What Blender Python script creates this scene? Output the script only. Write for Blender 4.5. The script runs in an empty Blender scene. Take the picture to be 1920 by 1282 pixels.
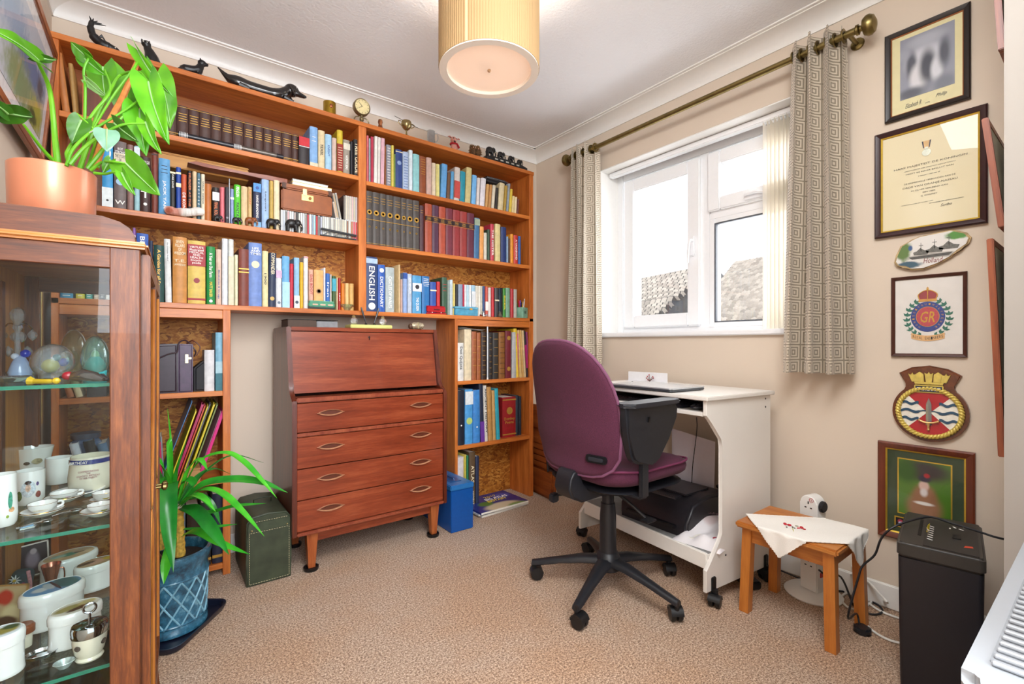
import bpy, bmesh, math, random
from math import sin, cos, pi, radians
from mathutils import Vector, Matrix
R = random.Random(11)
S = bpy.context.scene
COL = S.collection
V = Vector

# ---------------------------------------------------------------- camera, light, exposure
YAW = radians(37.4)
cam = bpy.data.cameras.new('camera')
cam.lens = 875 / 1920 * 36
cam.sensor_width = 36
cam.shift_y = 5 / 1920
cam.clip_start = .02
cam_o = bpy.data.objects.new('camera', cam)
COL.objects.link(cam_o)
cam_o.location = (0, 0, 1)
cam_o.rotation_euler = (pi / 2, 0, -YAW)
S.camera = cam_o

w = bpy.data.worlds.new('sky')
S.world = w
w.use_nodes = True
bg = w.node_tree.nodes['Background']
bg.inputs[0].default_value = (.93, .96, 1, 1)
bg.inputs[1].default_value = 1.9


def area(name, loc, rot, sx, sy, power, color):
    l = bpy.data.lights.new(name, 'AREA')
    l.shape = 'RECTANGLE'; l.size = sx; l.size_y = sy; l.energy = power; l.color = color
    o = bpy.data.objects.new(name, l); COL.objects.link(o)
    o.location = loc; o.rotation_euler = rot
    return o


# daylight through the window, and two fill lights added behind and above the camera
area('window_daylight', (2.75, 1.4, 1.75), (0, radians(72), 0), 1.2, 1.3, 10, (.95, .97, 1))
area('doorway_fill', (-.1, -.95, 1.75), (radians(98), 0, radians(-32)), 1.6, 1.4, 54, (.88, .94, 1))
area('overhead_fill', (.9, .25, 2.34), (radians(14), radians(-14), 0), 1.3, .9, 34, (.95, .98, 1))
S.view_settings.view_transform = 'Standard'
S.view_settings.look = 'None'
S.view_settings.gamma = 1
S.view_settings.use_curve_mapping = False
S.view_settings.exposure = .8
S.cycles.max_bounces = 8
S.cycles.diffuse_bounces = 4
S.cycles.transparent_max_bounces = 16
S.cycles.caustics_reflective = False
S.cycles.caustics_refractive = False
S.cycles.sample_clamp_indirect = 6


# ---------------------------------------------------------------- measuring: a sight line meets a real plane
def ray(px, py):
    u = (px - 960) / 875; v = (646 - py) / 875
    return V((sin(YAW) + u * cos(YAW), cos(YAW) - u * sin(YAW), v))


def P(px, py, x=None, y=None, z=None, d=None):
    D = ray(px, py)
    if x is not None: d = x / D.x
    elif y is not None: d = y / D.y
    elif z is not None: d = (z - 1) / D.z
    return V((0, 0, 1)) + D * d


# ---------------------------------------------------------------- materials
def hexc(h):
    h = h.lstrip('#')
    c = [int(h[i:i + 2], 16) / 255 for i in (0, 2, 4)]
    return tuple(x / 12.92 if x <= .04045 else ((x + .055) / 1.055) ** 2.4 for x in c) + (1,)


MATS = {}


class NT:
    def __init__(s, name):
        s.m = bpy.data.materials.new(name); s.m.use_nodes = True
        s.t = s.m.node_tree; s.b = s.t.nodes['Principled BSDF']

    def n(s, typ, **k):
        o = s.t.nodes.new('ShaderNode' + typ)
        for a, v in k.items(): setattr(o, a, v)
        return o

    def l(s, a, b): s.t.links.new(a, b)

    def inp(s, node, **k):
        for a, v in k.items(): node.inputs[a.replace('_', ' ')].default_value = v

    def math(s, op, a, b=None, c=None):
        o = s.n('Math', operation=op)
        for i, v in enumerate((a, b, c)):
            if v is None: continue
            if isinstance(v, (int, float)): o.inputs[i].default_value = v
            else: s.l(v, o.inputs[i])
        return o.outputs[0]

    def mix(s, f, a, b):
        o = s.n('Mix', data_type='RGBA')
        for i, v in ((0, f), (6, a), (7, b)):
            if isinstance(v, (int, float, tuple)): o.inputs[i].default_value = v
            else: s.l(v, o.inputs[i])
        return o.outputs[2]

    def coords(s, scale=(1, 1, 1), which='Object'):
        t = s.n('TexCoord'); mp = s.n('Mapping')
        mp.inputs['Scale'].default_value = scale
        s.l(t.outputs[which], mp.inputs[0]); return mp.outputs[0]

    def noise(s, co, scale, detail=3, rough=.5):
        o = s.n('TexNoise'); o.inputs['Scale'].default_value = scale
        o.inputs['Detail'].default_value = detail; o.inputs['Roughness'].default_value = rough
        s.l(co, o.inputs['Vector']); return o.outputs['Fac']

    def ramp(s, f, stops):
        o = s.n('ValToRGB'); e = o.color_ramp.elements
        while len(e) < len(stops): e.new(.5)
        for i, (p, c) in enumerate(stops):
            e[i].position = p; e[i].color = c
        s.l(f, o.inputs[0]); return o.outputs[0]

    def grazing(s, f0, k):
        """thin-pane reflectance: f0 head-on, rising towards grazing, the same from both sides"""
        g = s.n('NewGeometry'); d = s.n('VectorMath', operation='DOT_PRODUCT')
        s.l(g.outputs['Normal'], d.inputs[0]); s.l(g.outputs['Incoming'], d.inputs[1])
        c = s.math('SUBTRACT', 1, s.math('ABSOLUTE', d.outputs['Value']))
        return s.math('ADD', f0, s.math('MULTIPLY', s.math('POWER', c, 5), k))

    def bump(s, h, strength, dist=.002):
        o = s.n('Bump'); o.inputs['Strength'].default_value = strength
        o.inputs['Distance'].default_value = dist
        s.l(h, o.inputs['Height']); s.l(o.outputs[0], s.b.inputs['Normal'])


def shade(h, k):
    c = hexc(h); return tuple(min(1, x * k) for x in c[:3]) + (1,)


def M(h, rough=.55, metal=0, var=.1, scale=60, bump=0, coat=0, sheen=0, key=None):
    """plain procedural surface: a colour with slight mottling"""
    k = (h, rough, metal, var, scale, bump, coat, sheen)
    if k in MATS: return MATS[k]
    t = NT('surface_' + h); b = t.b
    b.inputs['Roughness'].default_value = rough; b.inputs['Metallic'].default_value = metal
    b.inputs['Coat Weight'].default_value = coat
    b.inputs['Sheen Weight'].default_value = sheen
    f = t.noise(t.coords(), scale, 3)
    t.l(t.ramp(f, [(.3, shade(h, 1 - var)), (.7, shade(h, 1 + var))]), b.inputs['Base Color'])
    if bump: t.bump(f, bump, .001)
    MATS[k] = t.m; return t.m


def wood(name, dark, light, along='x', grain=1.0, rough=.42, coat=.15, mid=None):
    k = ('wood', name, along)
    if k in MATS: return MATS[k]
    t = NT(name + '_' + along)
    sc = {'x': (1.2, 14, 14), 'y': (14, 1.2, 14), 'z': (14, 14, 1.2)}[along]
    co = t.coords(sc)
    big = t.noise(co, 1.6 * grain, 5, .6)
    fine = t.noise(co, 9 * grain, 4, .65)
    f = t.math('ADD', t.math('MULTIPLY', big, .65), t.math('MULTIPLY', fine, .35))
    st = [(.32, hexc(dark)), (.5, hexc(mid) if mid else tuple((a + b) / 2 for a, b in zip(hexc(dark), hexc(light)))), (.66, hexc(light))]
    t.l(t.ramp(f, st), t.b.inputs['Base Color'])
    t.b.inputs['Roughness'].default_value = rough; t.b.inputs['Coat Weight'].default_value = coat
    t.bump(fine, .15, .001)
    MATS[k] = t.m; return t.m


def glass_mat(name, tint='ffffff', gloss=.06, rough=.0, ior=1.45):
    k = ('glass', name)
    if k in MATS: return MATS[k]
    t = NT(name); t.t.nodes.remove(t.b)
    tr = t.n('BsdfTransparent'); tr.inputs[0].default_value = hexc(tint)
    gl = t.n('BsdfGlossy'); gl.inputs['Roughness'].default_value = rough
    mx = t.n('MixShader')
    f = t.grazing(gloss * .5, .3 if ior < 1.4 else .6)
    t.l(f, mx.inputs[0]); t.l(tr.outputs[0], mx.inputs[1]); t.l(gl.outputs[0], mx.inputs[2])
    out = t.t.nodes['Material Output']; t.l(mx.outputs[0], out.inputs[0])
    MATS[k] = t.m; return t.m


def crystal(h, key, rough=.02, ior=1.45):
    """clear or tinted glass ornament: see-through, strongly glinting, slightly milky"""
    k = ('crystal', key)
    if k in MATS: return MATS[k]
    t = NT('crystal_' + key); b = t.b
    b.inputs['Base Color'].default_value = hexc(h); b.inputs['Roughness'].default_value = .1
    tr = t.n('BsdfTransparent'); tr.inputs[0].default_value = hexc(h)
    gl = t.n('BsdfGlossy'); gl.inputs['Roughness'].default_value = .04
    m1 = t.n('MixShader'); m1.inputs[0].default_value = .22; t.l(tr.outputs[0], m1.inputs[1]); t.l(b.outputs[0], m1.inputs[2])
    lw = t.n('LayerWeight'); lw.inputs[0].default_value = .45
    m2 = t.n('MixShader'); t.l(lw.outputs['Facing'], m2.inputs[0]); t.l(m1.outputs[0], m2.inputs[1]); t.l(gl.outputs[0], m2.inputs[2])
    t.l(m2.outputs[0], t.t.nodes['Material Output'].inputs[0])
    MATS[k] = t.m; return t.m


def printed(name, base, blobs, rough=.5, noisy=0, axes='xy'):
    """flat printed picture: soft-edged patches in the object's own plane.  blob = (cx, cy, rx, ry, softness, colour)"""
    t = NT(name)
    tc = t.n('TexCoord'); sp = t.n('SeparateXYZ'); t.l(tc.outputs['Object'], sp.inputs[0])
    ix = {'x': 0, 'y': 1, 'z': 2}
    X, Y = sp.outputs[ix[axes[0]]], sp.outputs[ix[axes[1]]]
    wob = None
    if noisy:
        wob = t.math('MULTIPLY', t.math('SUBTRACT', t.noise(tc.outputs['Object'], 45, 3), .5), noisy)
    c = hexc(base)
    for (cx, cy, rx, ry, so, h) in blobs:
        dx = t.math('DIVIDE', t.math('SUBTRACT', X, cx), rx); dy = t.math('DIVIDE', t.math('SUBTRACT', Y, cy), ry)
        r = t.math('SQRT', t.math('ADD', t.math('MULTIPLY', dx, dx), t.math('MULTIPLY', dy, dy)))
        if wob is not None: r = t.math('ADD', r, wob)
        mr = t.n('MapRange'); mr.interpolation_type = 'SMOOTHSTEP'
        mr.inputs[1].default_value = 1 - so; mr.inputs[2].default_value = 1 + so
        mr.inputs[3].default_value = 1; mr.inputs[4].default_value = 0
        t.l(r, mr.inputs[0])
        c = t.mix(mr.outputs[0], c, hexc(h))
    if isinstance(c, tuple): t.b.inputs['Base Color'].default_value = c
    else: t.l(c, t.b.inputs['Base Color'])
    t.b.inputs['Roughness'].default_value = rough
    return t.m


# ---------------------------------------------------------------- geometry
def fr(loc, x, y):
    """4x4 frame: local x, y axes and z = x cross y"""
    x = V(x).normalized(); y = V(y).normalized(); z = x.cross(y)
    m = Matrix((x, y, z)).transposed().to_4x4(); m.translation = V(loc); return m


class B:
    def __init__(s): s.bm = bmesh.new(); s.uv = None

    def _t(s, vs, mt):
        if mt is not None: bmesh.ops.transform(s.bm, matrix=mt, verts=vs)

    def box(s, a, b, bev=0, mt=None, seg=2):
        a = V(a); b = V(b)
        r = bmesh.ops.create_cube(s.bm, size=1)['verts']
        for v in r: v.co = V([(a[i] + b[i]) / 2 + v.co[i] * (b[i] - a[i]) for i in range(3)])
        if bev:
            es = list({e for v in r for e in v.link_edges})
            q = bmesh.ops.bevel(s.bm, geom=es, offset=bev, segments=seg, affect='EDGES', clamp_overlap=True)
            r = list({v for v in q['verts']} | {v for f in q['faces'] for v in f.verts} | {v for v in r if v.is_valid})
            # everything connected belongs to this box
            seen = set(r); st = list(r)
            while st:
                v = st.pop()
                for e in v.link_edges:
                    o = e.other_vert(v)
                    if o not in seen: seen.add(o); st.append(o)
            r = list(seen)
        s._t(r, mt); return s

    def prism(s, pts, lo, hi, mt=None, bev=0, seg=2):
        """polygon in local xy extruded along z from lo to hi"""
        A = [s.bm.verts.new((x, y, lo)) for x, y in pts]; C = [s.bm.verts.new((x, y, hi)) for x, y in pts]
        n = len(pts); fs = [s.bm.faces.new(A[::-1]), s.bm.faces.new(C)]
        for i in range(n): fs.append(s.bm.faces.new((A[i], A[(i + 1) % n], C[(i + 1) % n], C[i])))
        vs = A + C
        if bev:
            es = list({e for f in fs[:2] for e in f.edges})
            q = bmesh.ops.bevel(s.bm, geom=es, offset=bev, segments=seg, affect='EDGES', clamp_overlap=True)
            seen = {v for v in q['verts']} | {v for v in vs if v.is_valid}; st = list(seen)
            while st:
                v = st.pop()
                for e in v.link_edges:
                    o = e.other_vert(v)
                    if o not in seen: seen.add(o); st.append(o)
            vs = list(seen)
        s._t(vs, mt); return s

    def ring(s, rings, caps=True, closed=True, mt=None):
        """loft: list of vertex rings"""
        L = [[s.bm.verts.new(p) for p in r] for r in rings]
        n = len(L[0])
        for a, b in zip(L, L[1:]):
            for i in range(n if closed else n - 1):
                j = (i + 1) % n
                s.bm.faces.new((a[i], a[j], b[j], b[i]))
        if caps:
            s.bm.faces.new(L[0][::-1]); s.bm.faces.new(L[-1])
        s._t([v for r in L for v in r], mt); return s

    def lathe(s, prof, n=24, mt=None, sx=1, sy=1, caps=True):
        pr = [(max(r, 1e-5), z) for r, z in prof]
        return s.ring([[(r * cos(2 * pi * i / n) * sx, r * sin(2 * pi * i / n) * sy, z) for i in range(n)] for r, z in pr], caps, True, mt)

    def cyl(s, p, q, r0, r1=None, n=14):
        return s.tube([p, q], [r0, r0 if r1 is None else r1], n)

    def tube(s, pts, r, n=8, flat=1, up=None, caps=True):
        pts = [V(p) for p in pts]; N = len(pts)
        rr = r if isinstance(r, (list, tuple)) else [r] * N
        rings = []; ref = None
        for i, p in enumerate(pts):
            t = (pts[min(i + 1, N - 1)] - pts[max(i - 1, 0)]).normalized()
            if ref is None:
                ref = V(up) if up else (V((0, 0, 1)) if abs(t.z) < .9 else V((1, 0, 0)))
            a = t.cross(ref)
            if a.length < 1e-6: a = t.orthogonal()
            a.normalize(); b = a.cross(t).normalized()
            if not up: ref = b
            rings.append([p + a * cos(2 * pi * k / n) * rr[i] + b * sin(2 * pi * k / n) * rr[i] * flat for k in range(n)])
        return s.ring(rings, caps)

    def ball(s, c, r, n=14, mt=None):
        r = (r, r, r) if isinstance(r, (int, float)) else r
        q = bmesh.ops.create_uvsphere(s.bm, u_segments=n, v_segments=max(6, n * 2 // 3), radius=1)['verts']
        for v in q: v.co = V((v.co.x * r[0], v.co.y * r[1], v.co.z * r[2]))
        if mt is not None: s._t(q, mt)
        for v in q: v.co += V(c)
        return s

    def grid(s, fn, nu, nv, thick=0, uv=None):
        """surface fn(u,v), u,v in 0..1; thick turns it into a sheet with two sides"""
        L = [[V(fn(i / nu, j / nv)) for j in range(nv + 1)] for i in range(nu + 1)]
        A = [[s.bm.verts.new(p) for p in r] for r in L]
        lay = s.bm.loops.layers.uv.verify() if uv else None

        def face(idx, vs):
            f = s.bm.faces.new(vs)
            if lay:
                for l, (i, j) in zip(f.loops, idx): l[lay].uv = uv(i / nu, j / nv)
        for i in range(nu):
            for j in range(nv):
                q = [(i, j), (i + 1, j), (i + 1, j + 1), (i, j + 1)]
                face(q, [A[a][b] for a, b in q])
        if thick:
            def nor(i, j):
                du = L[min(i + 1, nu)][j] - L[max(i - 1, 0)][j]; dv = L[i][min(j + 1, nv)] - L[i][max(j - 1, 0)]
                n = du.cross(dv); return n.normalized() if n.length > 1e-12 else V((0, 0, 1))
            C = [[s.bm.verts.new(L[i][j] - nor(i, j) * thick) for j in range(nv + 1)] for i in range(nu + 1)]
            for i in range(nu):
                for j in range(nv):
                    q = [(i, j + 1), (i + 1, j + 1), (i + 1, j), (i, j)]
                    face(q, [C[a][b] for a, b in q])
            edge = [(i, 0) for i in range(nu)] + [(nu, j) for j in range(nv)] + [(i, nv) for i in range(nu, 0, -1)] + [(0, j) for j in range(nv, 0, -1)]
            m = len(edge)
            for k in range(m):
                a, b = edge[k], edge[(k + 1) % m]
                face([a, a, b, b][:4], [A[a[0]][a[1]], C[a[0]][a[1]], C[b[0]][b[1]], A[b[0]][b[1]]])
        return s

    def pillow(s, outline, t, rings=6, p=2.6, warp=None, mt=None, flatb=False):
        """rounded pad from an outline (list of xy about the origin)"""
        prof = []
        for i in range(rings + 1):
            a = pi / 2 * i / rings
            prof.append((sin(a) ** (2 / p), cos(a) ** (2 / p)))
        prof[0] = (.02, 1)
        full = [(r, z * t / 2) for r, z in prof] + [(r, -z * t / 2 * (.35 if flatb else 1)) for r, z in prof[::-1][1:]]
        rr = []
        mx = max(V(q).length for q in outline)
        for r, z in full:
            rr.append([(x * (1 - (1 - r) * min(1, 1)), y * r, z) for x, y in outline])
        if warp: rr = [[warp(V(q)) for q in g] for g in rr]
        return s.ring(rr[::-1], True, True, mt)

    def done(s, name, mat, parent=None, ang=35, kind=None, remesh=0, mt=None, sub=0):
        bmesh.ops.recalc_face_normals(s.bm, faces=s.bm.faces)
        me = bpy.data.meshes.new(name); s.bm.to_mesh(me); s.bm.free()
        if mt is not None: me.transform(mt)
        for m in (mat if isinstance(mat, (list, tuple)) else [mat]): me.materials.append(m)
        if ang:
            me.polygons.foreach_set('use_smooth', [True] * len(me.polygons))
            me.set_sharp_from_angle(angle=radians(ang))
        o = bpy.data.objects.new(name, me); COL.objects.link(o)
        if parent is not None: o.parent = parent
        if kind: o['kind'] = kind
        if remesh:
            m = o.modifiers.new('remesh', 'REMESH'); m.mode = 'VOXEL'; m.voxel_size = remesh; m.use_smooth_shade = True
            q = o.modifiers.new('smooth', 'SMOOTH'); q.iterations = 4; q.factor = .5
        if sub:
            m = o.modifiers.new('sub', 'SUBSURF'); m.levels = m.render_levels = sub
        return o


def thing(name, label, cat, loc=(0, 0, 0), rot=(0, 0, 0), group=None, mt=None):
    o = bpy.data.objects.new(name, None); COL.objects.link(o)
    o.empty_display_size = .05
    if mt is not None: o.matrix_world = mt
    else: o.location = loc; o.rotation_euler = rot
    o['label'] = label; o['category'] = cat
    if group: o['group'] = group
    return o


def tag(o, label, cat, group=None):
    o['label'] = label; o['category'] = cat
    if group: o['group'] = group
    return o


def struct(o): o['kind'] = 'structure'; return o


def copy_tree(o, parent=None):
    c = o.copy(); COL.objects.link(c)
    if parent is not None: c.parent = parent
    for ch in list(o.children): copy_tree(ch, c)
    return c


def text(s, w, h, mat, parent, mt, name='lettering', depth=.0004, shear=0, keep=False, bold=0, res=2):
    """flat letters fitted into a w x h rectangle whose centre and axes are mt"""
    cu = bpy.data.curves.new('t', 'FONT'); cu.body = s; cu.resolution_u = res; cu.extrude = .0001
    cu.offset = bold; cu.shear = shear; cu.align_x = 'CENTER'; cu.space_line = .9
    to = bpy.data.objects.new('t', cu)
    me = bpy.data.meshes.new_from_object(to)
    bpy.data.objects.remove(to); bpy.data.curves.remove(cu)
    if not me.vertices: return None
    xs = [v.co.x for v in me.vertices]; ys = [v.co.y for v in me.vertices]
    W, H = max(xs) - min(xs), max(ys) - min(ys)
    sx, sy = w / max(W, 1e-6), h / max(H, 1e-6)
    if keep: sx = sy = min(sx, sy)
    me.transform(mt @ Matrix.Diagonal((sx, sy, depth / .0002, 1)) @ Matrix.Translation((-(max(xs) + min(xs)) / 2, -(max(ys) + min(ys)) / 2, 0)))
    me.name = name; me.materials.clear(); me.materials.append(mat)
    o = bpy.data.objects.new(name, me); COL.objects.link(o); o.parent = parent
    return o


def arc(cx, cy, rx, ry, a0, a1, n):
    return [(cx + rx * cos(radians(a0 + (a1 - a0) * i / n)), cy + ry * sin(radians(a0 + (a1 - a0) * i / n))) for i in range(n + 1)]


def rrect(w, h, r, n=5):
    o = []
    for cx, cy, a in ((w / 2 - r, h / 2 - r, 0), (-w / 2 + r, h / 2 - r, 90), (-w / 2 + r, -h / 2 + r, 180), (w / 2 - r, -h / 2 + r, 270)):
        o += arc(cx, cy, r, r, a, a + 90, n)
    return o


def bez(p0, p1, p2, n=8):
    p0, p1, p2 = V(p0), V(p1), V(p2)
    return [p0 * (1 - t) ** 2 + p1 * 2 * t * (1 - t) + p2 * t * t for t in [i / n for i in range(n + 1)]]


def crom(pts, n=6):
    """smooth curve through the points"""
    p = [V(q) for q in pts]; p = [p[0] * 2 - p[1]] + p + [p[-1] * 2 - p[-2]]; o = []
    for i in range(1, len(p) - 2):
        for k in range(n):
            t = k / n; a, b, c, d = p[i - 1:i + 3]
            o.append(.5 * ((2 * b) + (c - a) * t + (2 * a - 5 * b + 4 * c - d) * t * t + (3 * b - a - 3 * c + d) * t ** 3))
    o.append(p[-2]); return o
# ---------------------------------------------------------------- room shell
XL, XW, YB, ZC = -.33, 2.22, 2.61, 2.385


def wall_mat(name, h, sc=220, bs=.12, dist=.001):
    t = NT(name); co = t.coords()
    f = t.noise(co, sc, 2); g = t.noise(co, 2.5, 2)
    t.l(t.ramp(g, [(.2, shade(h, .97)), (.8, shade(h, 1.03))]), t.b.inputs['Base Color'])
    t.b.inputs['Roughness'].default_value = .85; t.bump(f, bs, dist); return t.m


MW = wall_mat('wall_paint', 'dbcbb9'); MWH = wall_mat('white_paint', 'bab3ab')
MCE = wall_mat('stippled_ceiling', 'f6f7fa', 95, .55, .004)
MTR = M('f2f0ec', .4, var=.01)

t = NT('carpet'); co = t.coords()
n1 = t.noise(co, 330, 2, .8); n2 = t.noise(co, 90, 2); n3 = t.noise(co, 2.3, 3, .6)
c1 = t.ramp(t.math('ADD', t.math('MULTIPLY', n1, .6), t.math('MULTIPLY', t.noise(co, 150, 2), .4)), [(.40, hexc('664a38')), (.5, hexc('b8967a')), (.60, hexc('ecd8c2'))])
c2 = t.ramp(n3, [(.38, (.98, .86, .74, 1)), (.6, (1, 1, 1, 1))])
mm = t.n('Mix', data_type='RGBA', blend_type='MULTIPLY'); mm.inputs[0].default_value = 1
t.l(c1, mm.inputs[6]); t.l(c2, mm.inputs[7]); t.l(mm.outputs[2], t.b.inputs['Base Color'])
t.b.inputs['Roughness'].default_value = .95; t.b.inputs['Sheen Weight'].default_value = .15
t.bump(t.math('ADD', n1, n2), .9, .004); MCARPET = t.m

Y0 = -1.3
struct(B().box((XL - .1, Y0, -.1), (XW + .4, YB + .1, 0)).done('floor', MCARPET, ang=0))
struct(B().box((XL - .1, Y0, ZC), (XW + .4, YB + .1, ZC + .1)).done('ceiling', MCE, ang=0))
struct(B().box((XL - .1, YB, 0), (XW + .4, YB + .1, ZC)).done('wall_back', MW, ang=0))
struct(B().box((XL - .1, Y0, 0), (XL, YB, ZC)).done('wall_left', MW, ang=0))
WY0, WY1, WZ0, WZ1 = .785, 1.997, 1.05, 2.092      # window opening
b = B()
b.box((XW, Y0, 0), (XW + .3, YB, WZ0)).box((XW, Y0, WZ1), (XW + .3, YB, ZC))
b.box((XW, Y0, WZ0), (XW + .3, WY0, WZ1)).box((XW, WY1, WZ0), (XW + .3, YB, WZ1))
struct(b.done('wall_right', MW, ang=0))
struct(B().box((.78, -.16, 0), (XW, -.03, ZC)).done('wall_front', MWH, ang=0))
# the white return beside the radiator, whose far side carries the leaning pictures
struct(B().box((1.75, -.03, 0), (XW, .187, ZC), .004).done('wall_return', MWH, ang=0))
b = B().box((XW - .015, .19, 0), (XW, YB, .09), .004)
struct(b.done('baseboard_right', MTR))
struct(B().box((.262, YB - .015, 0), (1.39, YB, .09), .004).done('baseboard_back', MTR))


def cove(p, q, nin):
    """plaster cove between wall and ceiling from p to q; nin points into the room"""
    prof = [(0, ZC - .066), (.006, ZC - .066), (.006, ZC - .058)] + [(.006 + .084 * (1 - cos(a)), ZC - .058 + .048 * sin(a)) for a in [i / 7 * pi / 2 for i in range(8)]][1:] + [(.09, ZC - .006), (.105, ZC - .006), (.105, ZC), (0, ZC)]
    n = V(nin).to_3d()
    return B().ring([[V((e[0], e[1], 0)) + V((n.x * o, n.y * o, z)) for o, z in prof] for e in (p, q)])


struct(cove((XL, YB), (XW, YB), (0, -1)).done('trim_1', MTR, ang=25))
struct(cove((XW, YB), (XW, .187), (-1, 0)).done('trim_2', MTR, ang=25))
struct(cove((XL, YB), (XL, Y0), (1, 0)).done('trim_3', MTR, ang=25))

# ---------------------------------------------------------------- window
MUP = M('f4f5f7', .25, var=.01); MGL = glass_mat('window_glass')
win = bpy.data.objects.new('window_1', None); COL.objects.link(win); win['kind'] = 'structure'
FX0, FX1 = 2.39, 2.45


def rect(b, y0, y1, z0, z1, w, x0, x1, bev=.006):
    ws = w if isinstance(w, tuple) else (w,) * 4   # right(y0) left(y1) bottom top
    b.box((x0, y0, z0), (x1, y0 + ws[0], z1), bev); b.box((x0, y1 - ws[1], z0), (x1, y1, z1), bev)
    b.box((x0 + .001, y0 + ws[0] - .002, z0), (x1, y1 - ws[1] + .002, z0 + ws[2]), bev)
    b.box((x0 + .001, y0 + ws[0] - .002, z1 - ws[3]), (x1, y1 - ws[1] + .002, z1), bev); return b


rect(B(), WY0, WY1, WZ0 + .02, WZ1, .05, FX0, FX1 + .02).done('frame', MUP, win)
B().box((FX0, 1.355, WZ0 + .05), (FX1 + .02, 1.42, WZ1 - .04), .006).done('mullion', MUP, win)
B().box((FX0, WY0 + .04, 1.672), (FX1 + .02, 1.36, 1.728), .006).done('transom', MUP, win)
s1 = rect(B(), 1.407, 1.925, 1.105, 2.03, .075, FX0 - .022, FX1).done('casement', MUP, win)
B().box((FX0 + .02, 1.475, 1.17), (FX0 + .026, 1.855, 1.965)).done('pane', MGL, s1, ang=0)
rect(B(), 1.47, 1.862, 1.166, 1.97, .008, FX0 - .002, FX0 + .02, .001).done('gasket', M('5b5f66', .5), s1)
s2 = rect(B(), .82, 1.362, 1.715, 2.03, .07, FX0 - .022, FX1).done('top_light', MUP, win)
B().box((FX0 + .02, .88, 1.775), (FX0 + .026, 1.3, 1.965)).done('pane', MGL, s2, ang=0)
rect(B(), .882, 1.30, 1.777, 1.968, .007, FX0 - .002, FX0 + .02, .001).done('gasket', M('5b5f66', .5), s2)
s3 = rect(B(), .82, 1.362, 1.09, 1.682, .035, FX0 - .004, FX1).done('fixed_light', MUP, win)
B().box((FX0 + .02, .845, 1.115), (FX0 + .026, 1.34, 1.66)).done('pane', MGL, s3, ang=0)
rect(B(), .85, 1.332, 1.12, 1.652, .007, FX0 - .002, FX0 + .02, .001).done('gasket', M('5b5f66', .5), s3)
MHN = M('f0f1f4', .2, var=.01)
b = B().box((FX0 - .034, 1.432, 1.49), (FX0 - .02, 1.458, 1.60), .005)
b.tube([(FX0 - .03, 1.445, 1.575), (FX0 - .055, 1.445, 1.575), (FX0 - .06, 1.447, 1.55), (FX0 - .06, 1.452, 1.50), (FX0 - .055, 1.458, 1.45)], [.009, .009, .009, .008, .006], 10)
b.done('window_handle', MHN, s1)
b = B().box((FX0 - .03, 1.03, 1.727), (FX0 - .02, 1.16, 1.752), .003)
b.tube([(FX0 - .04, 1.05, 1.742), (FX0 - .052, 1.09, 1.752), (FX0 - .045, 1.15, 1.75)], .007, 8).done('window_stay', MHN, s2)
# board and white reveal lining
B().box((XW - .022, WY0 - .02, WZ0 - .005), (FX0 + .01, WY1 + .02, WZ0 + .022), .005).done('window_sill', MUP, win)
b = B().box((XW + .001, WY1 - .006, WZ0 + .02), (FX0, WY1 - .0005, WZ1 - .001)).box((XW + .001, WY0 + .0005, WZ0 + .02), (FX0, WY0 + .006, WZ1 - .001))
b.box((XW + .001, WY0 + .005, WZ1 - .006), (FX0, WY1 - .005, WZ1 - .0005)).done('reveal', MTR, win, ang=0)

# ---------------------------------------------------------------- vertical blind
bl = thing('vertical_blind', 'cream vertical blind gathered at the right side of the window', 'blind', (2.31, 0, 2.05))
B().box((-.02, .80, .006), (.02, 1.98, .034), .004).done('headrail', MUP, bl)
t = NT('blind_fabric'); t.b.inputs['Base Color'].default_value = hexc('fbf7f0'); t.b.inputs['Roughness'].default_value = .8
tr = t.n('BsdfTranslucent'); tr.inputs[0].default_value = hexc('fffaf0'); mx = t.n('MixShader'); mx.inputs[0].default_value = .6
t.l(t.b.outputs[0], mx.inputs[1]); t.l(tr.outputs[0], mx.inputs[2]); t.l(mx.outputs[0], t.t.nodes['Material Output'].inputs[0]); MBL = t.m
sh1 = t.n('BsdfTransparent'); m2_ = t.n('MixShader'); m2_.inputs[0].default_value = .35; t.l(mx.outputs[0], m2_.inputs[1]); t.l(sh1.outputs[0], m2_.inputs[2]); t.l(m2_.outputs[0], t.t.nodes['Material Output'].inputs[0])   # sheer weave
for k in range(12):
    y = .84 + k * .0175
    a = radians(84 + R.uniform(-4, 4))
    B().grid(lambda u, v, y=y, a=a: (cos(a) * (u - .5) * .0 + (u - .5) * .085 * sin(a), y + (u - .5) * .085 * cos(a) + .004 * sin(u * pi), -v * .975), 4, 1, .0006).done('slat', MBL, bl, ang=60)
b = B()
for k in range(12): b.box((-.003, .839 + k * .0175, -.006), (.003, .842 + k * .0175, .01))
b.done('slat_hooks', MUP, bl)

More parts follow.
